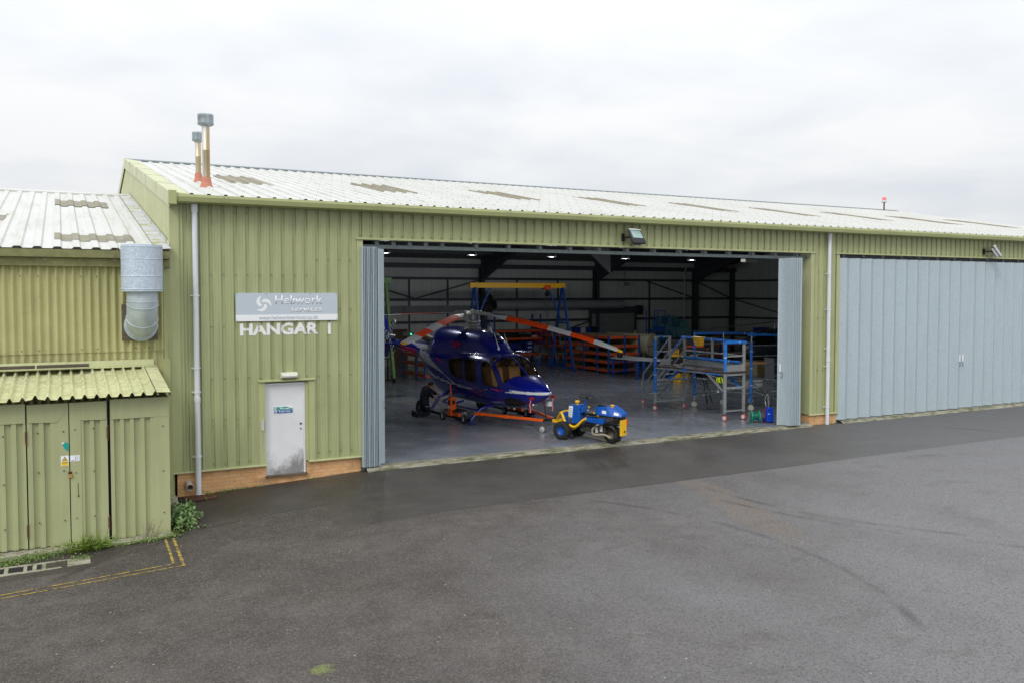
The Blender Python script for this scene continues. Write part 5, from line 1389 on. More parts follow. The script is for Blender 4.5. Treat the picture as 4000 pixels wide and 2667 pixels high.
# pitot covers with streamers
for (px, py, pz), lb in (((2.06, -.34, .985), 'red pitot cover with pink streamer on the near side of the helicopter nose'), ((2.20, .34, 1.0), 'red pitot cover with pink streamer on the far side of the helicopter nose')):
    wp = M.Rotation(HANG, 4, 'Z') @ V((px, py, pz)); c = thing('pitot_cover', lb, 'cover', (9.95+wp.x, 4.6+wp.y, wp.z), HANG, 'red pitot covers on the nose')
    m = MB(); m.tube([(-.1, 0, .0), (.02, 0, .0), (.15, 0, -.01), (.19, 0, -.01)], [.03, .035, .035, .03], 10); m.build('sleeve', m_red, c, local=True)
    m = MB(); m.grid([[(.05+.01*math.sin(j*1.3), q+.012*math.sin(j), -.03-.045*j) for q in (-.022, .022)] for j in range(10)]); m.build('streamer', m_pink, c, local=True)
# ------------------------------------------------------------------ ground handling gear
def hw(x, y, z=0):
    q = M.Rotation(HANG, 4, 'Z') @ V((x, y, z)); return V((9.95+q.x, 4.6+q.y, q.z))
def handler(y, label):
    s_ = -1 if y < 0 else 1
    c = hw(-1.05, y); t = thing('ground_handling_jack', label, 'wheel jack', tuple(c), HANG, 'orange skid jacks with wheels')
    m = MB(); m.box(-.1, .1, -.10, .10, .16, .72); j_ = m.build('jack_body', m_orange, t, local=True, bevel=.01)
    m = MB(); m.box(-.05, .05, -.106, -.1005, .52, .64); m.box(.1005, .106, -.05, .05, .52, .64); m.build('slot', m_dark, j_, local=True)
    m = MB(); m.box(-.06, .06, -.108, -.1005, .40, .46); m.build('decal', m_signwh, j_, local=True)
    m = MB(); m.tube([(-.03, 0, .72), (-.12, .02, .95), (-.2, .05, 1.12)], .018, 8); m.build('pump_handle', m_orange, t, local=True)
    m = MB(); m.box(-.2, .4, .02, .3*1, .30, .36) if s_ < 0 else m.box(-.2, .4, -.3, -.02, .30, .36); m.box(-.35, .25, -.06, .06, .28, .34); m.build('arm', m_black, t, local=True, bevel=.01)
    m = MB(); m.box(-.14, .5, -.05, .05, .18, .28); m.build('bracket', m_orange, t, local=True, bevel=.008)
    for wx, r_, wy in ((-.3, .13, -.16*1), (.78, .14, -.02)):
        m = MB(); m.lathe([(r_*.55, -.035), (r_*.9, -.04), (r_, -.02), (r_, .02), (r_*.9, .04), (r_*.55, .035)], (wx, wy, r_), (0, 1, 0), 22); wl_ = m.build('wheel', m_rubber, t, local=True)
        m = MB(); m.lathe([(0, -.03), (r_*.56, -.03), (r_*.56, .03), (0, .03)], (wx, wy, r_), (0, 1, 0), 18, False); m.build('hub', m_bladew, wl_, local=True)
        m = MB(); m.box(wx-.02, wx+.02, wy-.06, wy-.045, r_-.02, .34); m.box(wx-.02, wx+.02, wy+.045, wy+.06, r_-.02, .34); m.box(wx-.04, wx+.04, wy-.06, wy+.06, .33, .36); m.build('fork', m_chrome, t, local=True)
    # large rear wheel
    m = MB(); m.lathe([(.08, -.06), (.2, -.07), (.24, -.04), (.24, .04), (.2, .07), (.08, .06)], (-1.75, s_*-.0-.22, .24), (0, 1, 0), 26); w2 = m.build('wheel', m_rubber, t, local=True)
    m = MB(); m.cyl((-1.75, -.27, .24), (-1.75, -.17, .24), .09, n=16); m.build('hub', m_grey, w2, local=True)
    m = MB(); m.beam((-1.75, -.1, .3), (-1.62, -.1, .72), .05, .05); m.beam((-1.75, -.16, .24), (-1.75, .05, .24), .04, .04); m.build('arm', m_orange, t, local=True)
    return t
handler(-1.15, 'orange skid jack with small wheels on the near skid of the helicopter')
handler(1.15, 'orange skid jack with small wheels on the far skid beneath the helicopter')
tb = thing('tow_bar', 'orange V shaped tow bar linking the helicopter skids to the blue tug', 'tow bar', (10.3, 2.2, 0))
HP = V((10.14, 1.92, .40))
for a, b, nm in ((V((8.93, 4.35, .36)), V((10.05, 2.15, .36)), 0), (V((10.78, 4.25, .36)), V((10.42, 2.2, .36)), 1)):
    m = MB(); m.beam(a, b, .07, .075); m.beam(a.lerp(b, .45), a.lerp(b, .5), .095, .1); m.beam(a.lerp(b, .02), a.lerp(b, .06), .095, .1); m.beam(a.lerp(b, .10), a.lerp(b, .13), .09, .095)
    m.build('arm', m_orange, tb, bevel=.006)
m = MB(); m.beam((10.05, 2.15, .36), HP, .05, .05); m.beam((10.42, 2.2, .36), HP, .05, .05); m.beam((10.0, 2.2, .37), (10.46, 2.22, .37), .06, .05); m.build('coupling', m_black, tb)
m = MB(); m.tube([(10.13, 2.15, .4), (10.1, 2.17, .75), (10.04, 2.2, 1.12)], .015, 8); m.build('handle', m_black, tb)
m = MB(); m.cyl((10.1, 2.163, .76), (10.1, 2.167, .785), .022); m.build('grip_ring', m_red, tb)
m = MB(); m.lathe([(.03, -.025), (.085, -.025), (.09, 0), (.085, .025), (.03, .025)], (10.03, 2.2, .09), (1, .3, 0), 18); m.cyl((10.0, 2.2, .09), (10.06, 2.2, .09), .03); cw_ = m.build('castor', m_pale, tb)
m = MB(); m.beam((10.03, 2.2, .09), (10.03, 2.2, .33), .05, .03); m.build('fork', m_chrome, cw_)
# ------------------------------------------------------------------ kneeling mechanic
def skin_body(name, m_, parent, chains, root=0):
    vs, es, rs = [], [], []
    idx = {}
    for ch in chains:
        prev = None
        for nm, p, r_ in ch:
            if nm not in idx:
                idx[nm] = len(vs); vs.append(p); rs.append(r_)
            if prev is not None: es.append((prev, idx[nm]))
            prev = idx[nm]
    off = wl(parent)
    me = bpy.data.meshes.new(name); me.from_pydata([tuple(V(p)-off) for p in vs], es, [])
    o = bpy.data.objects.new(name, me); COL.objects.link(o); o.parent = parent
    sk = o.modifiers.new('skin', 'SKIN'); sk.use_smooth_shade = True
    for i, r_ in enumerate(rs):
        q = me.skin_vertices[0].data[i]; q.radius = r_ if isinstance(r_, tuple) else (r_, r_); q.use_root = (i == root)
    sb_ = o.modifiers.new('subsurf', 'SUBSURF'); sb_.levels = 2; sb_.render_levels = 2
    me.materials.append(m_)
    return o
per = thing('person', 'person in dark navy overalls kneeling beside the helicopter skid with head bowed', 'person', (8.3, 6.9, 0))
# facing the helicopter (+x, slightly towards the viewer)
P_ = lambda x, y, z: (8.36+x, 6.88+y, z)
nb = lambda nm, p, r_: (nm, P_(*p), r_)
skin_body('body', m_overall, per, [
    [nb('pelvis', (-.06, 0, .46), .15), nb('waist', (-.05, 0, .60), .14), nb('chest', (-.01, 0, .80), (.17, .15)), nb('neckb', (.06, 0, .93), .085), nb('neck', (.11, 0, .98), .06)],
    [nb('pelvis', (-.06, 0, .46), .15), nb('hipL', (-.03, -.11, .40), .115), nb('kneeL', (.06, -.14, .10), .085), nb('shinL', (-.18, -.14, .075), .075), nb('ankL', (-.34, -.13, .09), .055)],
    [nb('pelvis', (-.06, 0, .46), .15), nb('hipR', (-.03, .11, .40), .115), nb('kneeR', (.07, .15, .10), .085), nb('shinR', (-.16, .15, .075), .075), nb('ankR', (-.32, .14, .09), .055)],
    [nb('chest', (-.01, 0, .80), .16), nb('shL', (.05, -.20, .87), .085), nb('elL', (.24, -.24, .74), .062), nb('wrL', (.33, -.10, .70), .042)],
    [nb('chest', (-.01, 0, .80), .16), nb('shR', (.05, .20, .87), .085), nb('elR', (.22, .24, .68), .062), nb('wrR', (.33, .10, .57), .042)]])
hd = skin_body('head', m_skin, per, [[nb('a', (.11, 0, .95), .05), nb('b', (.175, 0, .985), .075), nb('c', (.225, 0, 1.02), .083), nb('d', (.235, 0, 1.065), .062)], [nb('b', (.175, 0, .985), .075), nb('chin', (.225, 0, .92), .04)], [nb('c', (.225, 0, 1.02), .083), nb('nose', (.31, 0, .955), .014)], [nb('c', (.225, 0, 1.02), .083), nb('earl', (.215, -.092, .99), .018)], [nb('c', (.225, 0, 1.02), .083), nb('earr', (.215, .092, .99), .018)]])
m = MB(); m.sph(P_(.20, 0, 1.03), .1, 16, 10, (1, .95, .85)); m.build('hair', m_hair, per)
for s_ in (-1, 1):
    m = MB(); m.sph(P_(.298, s_*.033, .99), .012, 8, 6); m.build('eye', m_black, per)
m = MB(); m.beam(P_(.275, -.022, .925), P_(.275, .022, .925), .008, .006); m.build('mouth', m_red, per)
for s_, wr, dr in ((-1, (.33, -.10, .70), V((.9, .3, -.2))), (1, (.33, .10, .57), V((.95, -.1, -.25)))):
    b = V(wr); dr = dr.normalized(); sd_v = dr.cross(V((0, 0, 1))).normalized(); ch = []
    pc = b+dr*.075
    ch.append([('w', P_(*b), .03), ('p', P_(*pc), (.034, .02))])
    for k, (o_, l_) in enumerate(((-.03, .062), (-.01, .072), (.01, .068), (.03, .055))):
        q0 = pc+sd_v*o_+dr*.02; q1 = q0+dr*l_*.55-V((0, 0, .008)); q2 = q1+(dr*.6-V((0, 0, .7))).normalized()*l_*.5
        ch.append([('p', P_(*pc), .03), ('k%d' % k, P_(*q0), .010), ('m%d' % k, P_(*q1), .009), ('e%d' % k, P_(*q2), .007)])
    q0 = b+dr*.04+sd_v*(-.035*s_); ch.append([('w', P_(*b), .03), ('t0', P_(*q0), .011), ('t1', P_(*(q0+dr*.04-V((0, 0, .02)))), .009)])
    skin_body('hand', m_skin, per, ch)
for s_, y in ((-1, -.13), (1, .14)):
    m = MB(); bx = V(P_(-.36, y, .0))
    m.grid([[bx+V((dx, math.cos(a)*w_, z_+math.sin(a)*h_)) for a in [2*math.pi*k/12 for k in range(13)]] for dx, w_, z_, h_ in ((.05, .05, .10, .05), (.0, .056, .12, .06), (-.03, .056, .16, .07), (-.045, .05, .1, .09), (-.03, .045, .04, .045), (.04, .03, .02, .02))]); m.build('boot', m_black, per)
m = MB(); m.box(*[q for p in zip(P_(-.1, -.262, .33), P_(0, -.25, .345)) for q in p]); m.build('pocket_tape', m_pale, per)
# ------------------------------------------------------------------ tow tug (local x = towards the tow bar, y = near side, z up)
tug = thing('tow_tug', 'small blue and yellow three wheeled tug with black steering wheel in the doorway', 'tug', (10.88, -.11, 0), math.atan2(.914, -.405))
tl = dict(local=True)
def tyre(m, c, r, w, ax=(0, 1, 0), hub=.5):
    m.lathe([(r*hub, -w*.36), (r*.72, -w*.5), (r*.92, -w*.46), (r, -w*.3), (r, w*.3), (r*.92, w*.46), (r*.72, w*.5), (r*hub, w*.36)], c, ax, 30)
    for k in range(30):
        for j, q in enumerate((-.3, -.1, .1, .3)):
            a = 2*math.pi*(k+.5*(j % 2))/30
            p = V(c)+V((math.cos(a), 0, math.sin(a)))*r*.995; d = V((-math.sin(a), 0, math.cos(a)))
            p = p+V(ax)*w*q
            m.beam(p-d*r*.055, p+d*r*.055+V(ax)*.012, w*.15, .014, V((math.cos(a), 0, math.sin(a))))
for y, lb in ((.37, 1), (-.37, 0)):
    m = MB(); tyre(m, (1.37, y, .245), .245, .25); o = m.build('wheel', m_rubber, tug, **tl)
    m = MB(); s_ = 1 if y > 0 else -1
    m.lathe([(.0, .02), (.06, .02), (.075, .035), (.1, .03), (.115, .07), (.13, .09), (.135, .085)], (1.37, y, .245), (0, s_, 0), 22)
    for k in range(5): a = 2*math.pi*k/5; m.cyl((1.37+.085*math.cos(a), y+s_*.03, .245+.085*math.sin(a)), (1.37+.085*math.cos(a), y+s_*.05, .245+.085*math.sin(a)), .01, n=6)
    m.build('rim', m_tugb, o, **tl)
m = MB(); tyre(m, (0, 0, .215), .215, .24, (.22, .975, 0)); o = m.build('wheel', m_rubber, tug, **tl)
m = MB(); m.lathe([(0, .0), (.08, 0), (.115, .04), (.12, .09)], (0, 0, .215), (.22, .975, 0), 20); m.build('rim', pm('worn_rim', s2l(120, 112, 92), .6, .2, .2), o, **tl)
m = MB(); m.tube([(.28, .13, .42), (.2, .15, .47), (.05, .16, .475), (-.1, .15, .42), (-.16, .15, .33)], [.05, .055, .055, .05, .03], 8); m.beam((.2, -.0, .46), (-.1, 0, .46), .28, .03); m.build('mudguard', m_black, tug, **tl)
# frame
m = MB()
for s_ in (1, -1):
    y = .30*s_
    m.tube([(1.52, y*.75, .70), (1.44, y*.85, .60), (1.34, y, .46), (1.22, y, .40), (1.08, y, .36), (1.0, y, .37), (.90, y, .44), (.78, y, .555), (.66, y, .62)], .036, 10)
m.tube([(1.52, .23, .70), (1.56, .0, .71), (1.52, -.23, .70)], .036, 8); m.beam((1.2, .3, .38), (1.2, -.3, .38), .06, .06); m.beam((1.37, .28, .245), (1.37, -.28, .245), .07, .07)
m.build('frame', m_yel, tug, **tl)
m = MB(); m.beam((1.4, .07, .43), (1.88, .05, .43), .1, .09); m.beam((1.75, .1, .46), (1.54, .22, .70), .06, .04); m.beam((1.75, -.1, .46), (1.54, -.22, .70), .06, .04); m.box(1.45, 1.9, -.1, .12, .385, .475); m.build('hitch', m_yel, tug, bevel=.008, **tl)
m = MB(); m.box(1.8, 1.95, -.04, .06, .475, .50); m.cyl((1.88, .01, .36), (1.88, .01, .56), .015); m.build('hitch_pin', m_black, tug, **tl)
m = MB(); m.grid([[(x, y, z) for y in (-.27, -.1, .1, .27)] for x, z in ((1.52, .70), (1.40, .58), (1.30, .45), (1.2, .42), (.75, .42))], False); m.grid([[(x, y, z-.02) for y in (-.27, .27)] for x, z in ((1.52, .70), (1.40, .58), (1.30, .45), (1.2, .42), (.75, .42))], False); m.build('foot_plate', m_tugb, tug, **tl)
m = MB(); m.box(.85, 1.2, .18, .29, .425, .435); m.build('rubber_mat', m_rubber, tug, **tl)
m = MB(); m.beam((1.2, .22, .45), (1.33, .2, .64), .05, .015); m.beam((1.16, .2, .43), (1.22, .2, .56), .06, .012); m.build('pedal', m_engine, tug, **tl)
# console
m = MB(); m.hexa([(1.34, -.17, .44), (1.34, .17, .44), (.95, .20, .44), (.95, -.20, .44)], [(1.30, -.17, .93), (1.30, .17, .93), (.96, .15, .945), (.96, -.15, .945)]); c_ = m.build('console', m_tugb, tug, bevel=.015, **tl)
m = MB(); m.beam((1.02, .19, .46), (.98, .165, .92), .05, .05); m.box(.88, .97, -.1, .12, .74, .9); m.build('column_bracket', m_tugb, tug, bevel=.008, **tl)
m = MB(); m.hexa([(1.315, .174, .60), (1.315, .177, .60), (1.19, .186, .59), (1.19, .183, .59)], [(1.302, .172, .90), (1.302, .1755, .90), (1.17, .167, .90), (1.17, .1635, .90)]); q_ = m.build('placard', m_signwh, c_, **tl)
m = MB()
for k in range(5):
    z = .63+.05*k; y = lerp(.1845, .173, (z-.6)/.3)+.0015
    m.beam((1.285, y, z), (1.21, y+.002, z), .003, .012)
m.build('print', m_grey, q_, **tl)
m = MB(); m.lathe([(.05, .93), (.05, .985), (.065, .985), (.068, 1.0), (.066, 1.035), (.055, 1.045), (0, 1.045)], (1.13, .02, 0)); m.build('filler_cap', m_yelp, c_, **tl)
m = MB(); m.cyl((.97, .1, .82), (.955, .14, .82), .028, n=14); m.build('gauge', m_black, c_, **tl)
m = MB(); m.tube([(.95, 0, .72), (.90, 0, .93), (.845, 0, 1.13)], .03, 10); m.build('steering_column', m_tugb, tug, **tl)
m = MB(); ax = V((-.22, .12, .95)).normalized(); C0 = V((.83, 0, 1.165)); m.torus(C0, ax, .20, .013, 32, 8); m.cyl(C0-ax*.05, C0+ax*.015, .035, n=14)
for a in (90, 210, 330):
    x_ = ax.cross(V((0, 1, 0))).normalized(); y_ = ax.cross(x_); m.beam(C0-ax*.015, C0+(x_*math.cos(R(a))+y_*math.sin(R(a)))*.195, .022, .008, ax)
m.build('steering_wheel', m_black, tug, **tl)
# seat
m = MB(); rows = []
for x, z, w_, e in ((.88, .70, .19, .0), (.86, .735, .21, .02), (.7, .725, .22, .03), (.55, .72, .21, .03), (.47, .75, .2, .03), (.42, .85, .2, .03), (.36, .97, .19, .02), (.31, 1.0, .17, .01), (.24, 1.0, .16, .0), (.17, .985, .15, .0)):
    rows.append([(x-e*.3*(abs(q) > .9), w_*q, z+e*(abs(q) > .9)) for q in (-1, -.95, -.5, 0, .5, .95, 1)])
m.grid(rows); m.grid([[(p[0]-.03, p[1], p[2]-.04) for p in r_] for r_ in rows]); m.build('seat', m_black, tug, **tl)
# hood over the engine
m = MB(); TOP = [(.40, .24, .955), (.30, .26, .965), (.05, .25, .975), (-.1, .21, .93), (-.34, .14, .80)]
BOT = [(.40, .26, .765), (.30, .28, .755), (.05, .28, .74), (-.1, .26, .735), (-.34, .17, .73)]
for s_ in (1, -1):
    m.strip([(x, s_*y, z) for x, y, z in TOP], [(x, s_*y, z) for x, y, z in BOT])
m.strip([(x, y, z) for x, y, z in TOP], [(x, -y, z) for x, y, z in TOP])
m.quad(*[(x, s_*y, z) for (x, y, z), s_ in ((TOP[0], 1), (TOP[0], -1), (BOT[0], -1), (BOT[0], 1))]); m.quad(*[(x, s_*y, z) for (x, y, z), s_ in ((TOP[-1], 1), (TOP[-1], -1), (BOT[-1], -1), (BOT[-1], 1))])
m.strip([(x, y, z) for x, y, z in BOT], [(x, -y, z) for x, y, z in BOT])
h_ = m.build('hood', m_tugb, tug, bevel=.012, **tl)
m = MB(); m.lathe([(.04, .95), (.03, .99), (.05, .99), (.055, 1.0), (.05, 1.02), (0, 1.03)], (-.02, .08, 0)); m.build('filler_cap', m_yelp, h_, **tl)
m = MB(); m.hexa([(.18, .276, .80), (.18, .279, .80), (.05, .276, .79), (.05, .273, .79)], [(.18, .268, .88), (.18, .271, .88), (.05, .266, .87), (.05, .263, .87)])
m.build('label', m_signwh, h_, **tl)
m = MB(); m.hexa([(-.16, .24, .78), (-.16, .245, .78), (-.28, .20, .76), (-.28, .195, .76)], [(-.16, .215, .85), (-.16, .22, .85), (-.28, .18, .82), (-.28, .175, .82)]); m.build('label', m_signwh, h_, **tl)
# side tank, engine, hoses
m = MB(); m.hexa([(.74, .0, .54), (.70, .30, .54), (.12, .33, .50), (.05, .0, .50)], [(.76, .0, .64), (.72, .29, .64), (.10, .33, .655), (.05, .0, .655)]); m.build('side_panel', m_tugb, tug, bevel=.015, **tl)
m = MB(); m.box(.7, .82, .2, .29, .50, .57); m.build('foot_switch', m_engine, tug, bevel=.01, **tl)
m = MB(); m.box(.15, .95, -.2, .16, .24, .52); m.box(.3, .6, -.25, .24, .28, .46); m.cyl((.95, .0, .38), (1.3, .0, .30), .05); m.box(-.1, .35, -.2, .2, .5, .72); m.build('engine', m_engine, tug, bevel=.02, **tl)
m = MB()
for x, z in ((.22, .40), (.36, .36)): m.cyl((x, .24, z-.09), (x, .24, z+.07), .042, n=14); m.cyl((x, .24, z+.07), (x, .24, z+.1), .03, n=12)
m.build('oil_filter', m_pale, tug, **tl)
m = MB(); m.tube([(.25, .28, .50), (.38, .3, .44), (.46, .3, .34), (.47, .28, .24), (.40, .26, .2), (.28, .26, .215), (.18, .26, .235), (.06, .24, .22), (-.03, .2, .16)], .03, 9); m.build('exhaust', m_sleeve, tug, **tl)
for k in range(7):
    m = MB(); y = .2+.02*k; z = .5-.012*k
    m.tube([(.95-.04*k, y, .48), (.8, y+.05, .42-.01*k), (.5+.03*k, y+.07, .38+.02*k), (.2, y+.06, .47), (-.12, y-.03, .50+.025*k), (-.25, y-.12, .56+.02*k)], .009, 6); m.build('hose', m_black, tug, **tl)
for k in range(4):
    m = MB(); m.tube([(.6+.03*k, .2, .76), (.62+.03*k, .22, .83), (.6+.04*k, .24, .84 if k else .9)], .006, 6); m.build('lever', m_chrome, tug, **tl)
for p in ((.62, .22, .925), (.42, .28, .79)):
    m = MB(); m.sph(p, .026, 12, 8); m.build('lever_knob', m_yelp, tug, **tl)
m = MB(); m.box(-.33, -.28, -.13, .13, .22, .64); m.build('rear_plate', m_yel, tug, bevel=.008, **tl)
m = MB(); m.box(-.325, -.22, -.12, .12, .64, .75); m.build('rear_bracket', m_black, tug, bevel=.008, **tl)
m = MB(); m.cyl((-.345, -.03, .33), (-.325, -.03, .33), .028, n=12); m.build('tow_knob', m_black, tug, **tl)
m = MB(); m.box(-.3, -.2, -.26, -.14, .45, .64); m.build('rear_light', m_redor, tug, bevel=.01, **tl)
m = MB(); m.box(-.22, -.12, -.24, -.12, .46, .6); m.cyl((-.25, -.2, .64), (-.25, -.2, .7), .02); m.build('control_box', m_wash, tug, bevel=.01, **tl)
# ------------------------------------------------------------------ work platform
def castor(root, x, y, r, wm_, hm=None, ang=0):
    m = MB(); m.lathe([(r*.3, -.02), (r*.9, -.022), (r, -.012), (r, .012), (r*.9, .022), (r*.3, .02)], (x, y, r), (math.cos(ang), math.sin(ang), 0), 18); w_ = m.build('castor', wm_, root)
    m = MB(); m.cyl((x-math.cos(ang)*.025, y-math.sin(ang)*.025, r), (x+math.cos(ang)*.025, y+math.sin(ang)*.025, r), r*.72, n=16); m.build('wheel_disc', hm or m_bladew, w_)
    m = MB(); m.beam((x+math.cos(ang)*.035, y+math.sin(ang)*.035, r*.8), (x+math.cos(ang)*.035, y+math.sin(ang)*.035, r*2.25), .03, .008); m.beam((x-.05, y, r*2.25), (x+.05, y, r*2.25), .07, .012); m.build('fork', m_chrome, w_)
def foam(root, a, b, r=.038, cuts=3):
    a = V(a); b = V(b); m = MB(); m.cyl(a, b, r, n=14); o = m.build('foam_sleeve', m_foam, root)
    for k in range(1, cuts+1):
        m = MB(); p = a.lerp(b, k/(cuts+1)); d = (b-a).normalized()*.009; m.cyl(p-d, p+d, r+.003, n=14); m.build('tape', m_foamd if k % 2 else m_signwh, o)
wp = thing('work_platform', 'aluminium wheeled work platform with steps, dark deck and blue foam padded rails', 'work platform', (16.4, 3, 0))
ZD = 1.53
FL, FR, BR, BL = (15.77, 4.50), (16.16, 1.49), (16.93, 1.49), (16.98, 4.44)
m = MB(); m.ext([(15.72, 4.58), (16.10, 1.42), (16.98, 1.42), (17.02, 4.58)], 'z', ZD-.05, ZD); m.build('deck', m_tread, wp, bevel=.015)
for (x, y), h, nm in ((FL, 2.48, 0), (BL, 2.46, 0), (FR, 1.5, 0), (BR, 2.42, 0)):
    m = MB(); m.box(x-.045, x+.045, y-.03, y+.03, .24, h); m.build('post', m_alu, wp, bevel=.005)
    castor(wp, x, y, .085, m_redor, ang=rnd.uniform(-.6, .6))
castor(wp, 16.42, 6.04, .08, m_redor, ang=.3); castor(wp, 17.0, 6.1, .08, m_redor, ang=.2)
def rail(a, b, nm='rail', w_=.05): m = MB(); m.beam(a, b, w_, w_*.8); m.build(nm, m_alu, wp, bevel=.004)
for a, b in ((FL, BL), (FR, BR)):
    for z in (.30, 1.02): rail((a[0], a[1], z), (b[0], b[1], z), w_=.075 if z > 1 else .05)
rail((*FL, ZD-.09), (*FR, ZD-.09)); rail((*BL, ZD-.09), (*BR, ZD-.09)); rail((*FR, ZD-.10), (*BR, ZD-.10), w_=.08)
MID = (16.96, 3.0)
m = MB(); m.box(MID[0]-.03, MID[0]+.03, 2.97, 3.03, ZD, 2.42); m.build('post', m_alu, wp)
for z in (2.0,): rail((*BL, z), (*BR, z)); rail((*BR, z), (FR[0], FR[1], z))
rail((*BL, 2.42), (*BR, 2.40)); rail((FR[0]+.06, FR[1], 2.40), (*BR, 2.40))
for a, b in ((BL, BR), (BR, FR)):
    m = MB(); m.hexa([(a[0], a[1], ZD+.003), (b[0], b[1], ZD+.003), (b[0]+.01, b[1]+.012, ZD+.003), (a[0]+.01, a[1]+.012, ZD+.003)], [(a[0], a[1], ZD+.2), (b[0], b[1], ZD+.2), (b[0]+.01, b[1]+.012, ZD+.2), (a[0]+.01, a[1]+.012, ZD+.2)]); m.build('kick_board', m_alu, wp)
m = MB(); m.hexa([(16.0, 4.49, ZD), (16.42, 4.47, ZD), (16.42, 4.485, ZD), (16.0, 4.505, ZD)], [(16.0, 4.49, ZD+.2), (16.42, 4.47, ZD+.2), (16.42, 4.485, ZD+.2), (16.0, 4.505, ZD+.2)]); m.build('kick_board', m_alu, wp)
m = MB(); m.box(16.32, 16.40, 4.45, 4.5, ZD, 2.5); m.build('post', m_alu, wp)
for z in (1.98, 2.48): rail((15.78, 4.5, z), (16.36, 4.48, z))
m = MB(); m.box(16.13, 16.21, 1.46, 1.52, ZD, 2.42); m.build('post', m_alu, wp)
foam(wp, (15.765, 4.49, .62), (15.765, 4.49, 2.38), .05, 5); foam(wp, (16.16, 1.48, ZD+.01), (16.16, 1.48, 2.40), .05, 3); foam(wp, (15.9, 4.5, 2.49), (16.08, 4.49, 2.49), .04, 1)
foam(wp, (BL[0], 4.6, 2.44), (BR[0], 1.42, 2.42), .045, 3); foam(wp, (16.13, 1.47, 2.42), (17.0, 1.48, 2.42), .045, 2)
foam(wp, (16.93, 4.4, ZD+.25), (16.93, 3.2, ZD+.25), .045, 1); foam(wp, (16.92, 3.1, ZD+.25), (16.89, 1.62, ZD+.25), .045, 2)
foam(wp, (15.85, 4.0, ZD-.10), (15.98, 3.0, ZD-.10), .03, 1); foam(wp, (16.02, 2.7, ZD-.10), (16.12, 1.7, ZD-.10), .03, 1); foam(wp, (15.93, 3.25, ZD-.04), (15.96, 3.0, ZD-.04), .05, 0)
for a, b, f_ in (((16.28, 4.46, 1.03), (16.95, 4.44, ZD-.1), 1), ((16.05, 2.2, ZD-.1), (16.15, 1.55, .92), 0), ((16.93, 2.3, ZD-.1), (16.93, 1.6, .92), 1), ((16.95, 3.7, ZD-.1), (16.97, 4.4, .9), 0)):
    rail(a, b, 'brace', .055)
    if f_: foam(wp, V(a).lerp(V(b), .08)+V((-.02, -.03, 0)), V(a).lerp(V(b), .92)+V((-.02, -.03, 0)), .04, 0)
# steps
for x in (16.40, 17.02):
    m = MB(); m.beam((x, 6.02, .25), (x, 4.6, 1.5), .03, .14); m.build('stringer', m_alu, wp)
    m = MB(); m.beam((x, 6.03, .2), (x, 6.03, 1.08), .045, .045); m.build('post', m_alu, wp)
    m = MB(); m.beam((x, 6.04, 1.06), (x, 4.5, 2.46), .045, .045); m.beam((x, 6.03, .62), (x, 4.5, 2.0), .04, .04); m.build('handrail', m_alu, wp)
    m = MB(); m.beam((x, 6.03, .22), (x, 4.5, .30), .04, .04); m.build('base_rail', m_alu, wp)
for k in range(6):
    y = lerp(5.85, 4.75, k/5); z = lerp(.38, 1.36, k/5)
    m = MB(); m.box(16.41, 17.01, y-.09, y+.09, z-.03, z); m.build('tread', m_alu, wp, bevel=.004)
m = MB(); m.box(16.37, 16.43, 6.055, 6.062, .55, .85); m.build('warning_label', m_ystick, wp)
foam(wp, (17.03, 5.3, 1.78), (17.03, 4.62, 2.40), .045, 1)
rail((16.40, 6.03, .2), (17.02, 6.06, .2))
# yellow bin, harness
bn = MB(); bn.hexa([(16.78, 3.66, 2.20), (16.78, 3.38, 2.20), (16.92, 3.38, 2.20), (16.92, 3.66, 2.20)], [(16.70, 3.71, 2.5), (16.70, 3.34, 2.5), (16.925, 3.34, 2.5), (16.925, 3.71, 2.5)])
yb = thing('bin', 'yellow plastic bin hooked over the rail of the work platform', 'bin', (16.85, 3.5, 2.2))
bn.build('tub', m_yelp, yb, bevel=.02)
m = MB(); m.box(16.68, 16.94, 3.32, 3.73, 2.48, 2.505); m.build('rim', m_yelp, yb, bevel=.008)
m = MB(); m.box(16.725, 16.73, 3.56, 3.6, 2.43, 2.45); m.build('badge', m_grey, yb)
hv = thing('harness', 'hi vis yellow harness bundle hanging from the platform brace', 'harness', (16.3, 1.78, 1.2))
m = MB()
for k in range(9):
    a = k*.7; c = V((16.27+.03*math.cos(a*2), 1.78+.05*math.sin(a), 1.25)); m.torus(c, V((math.cos(a), math.sin(a), .3)), .1, .018, 18, 6)
m.build('webbing', m_hiviz, hv)
m = MB(); m.torus((16.26, 1.76, 1.22), (.6, -.7, .2), .115, .014, 18, 6); m.torus((16.28, 1.8, 1.3), (.1, .9, .2), .09, .014, 18, 6); m.build('strap', m_black, hv)
m = MB(); m.tube([(16.24, 1.86, 1.2), (16.23, 1.88, 1.05), (16.23, 1.88, .88)], .008, 6); m.box(16.21, 16.25, 1.86, 1.9, .84, .89); m.build('lanyard', m_pale, hv)
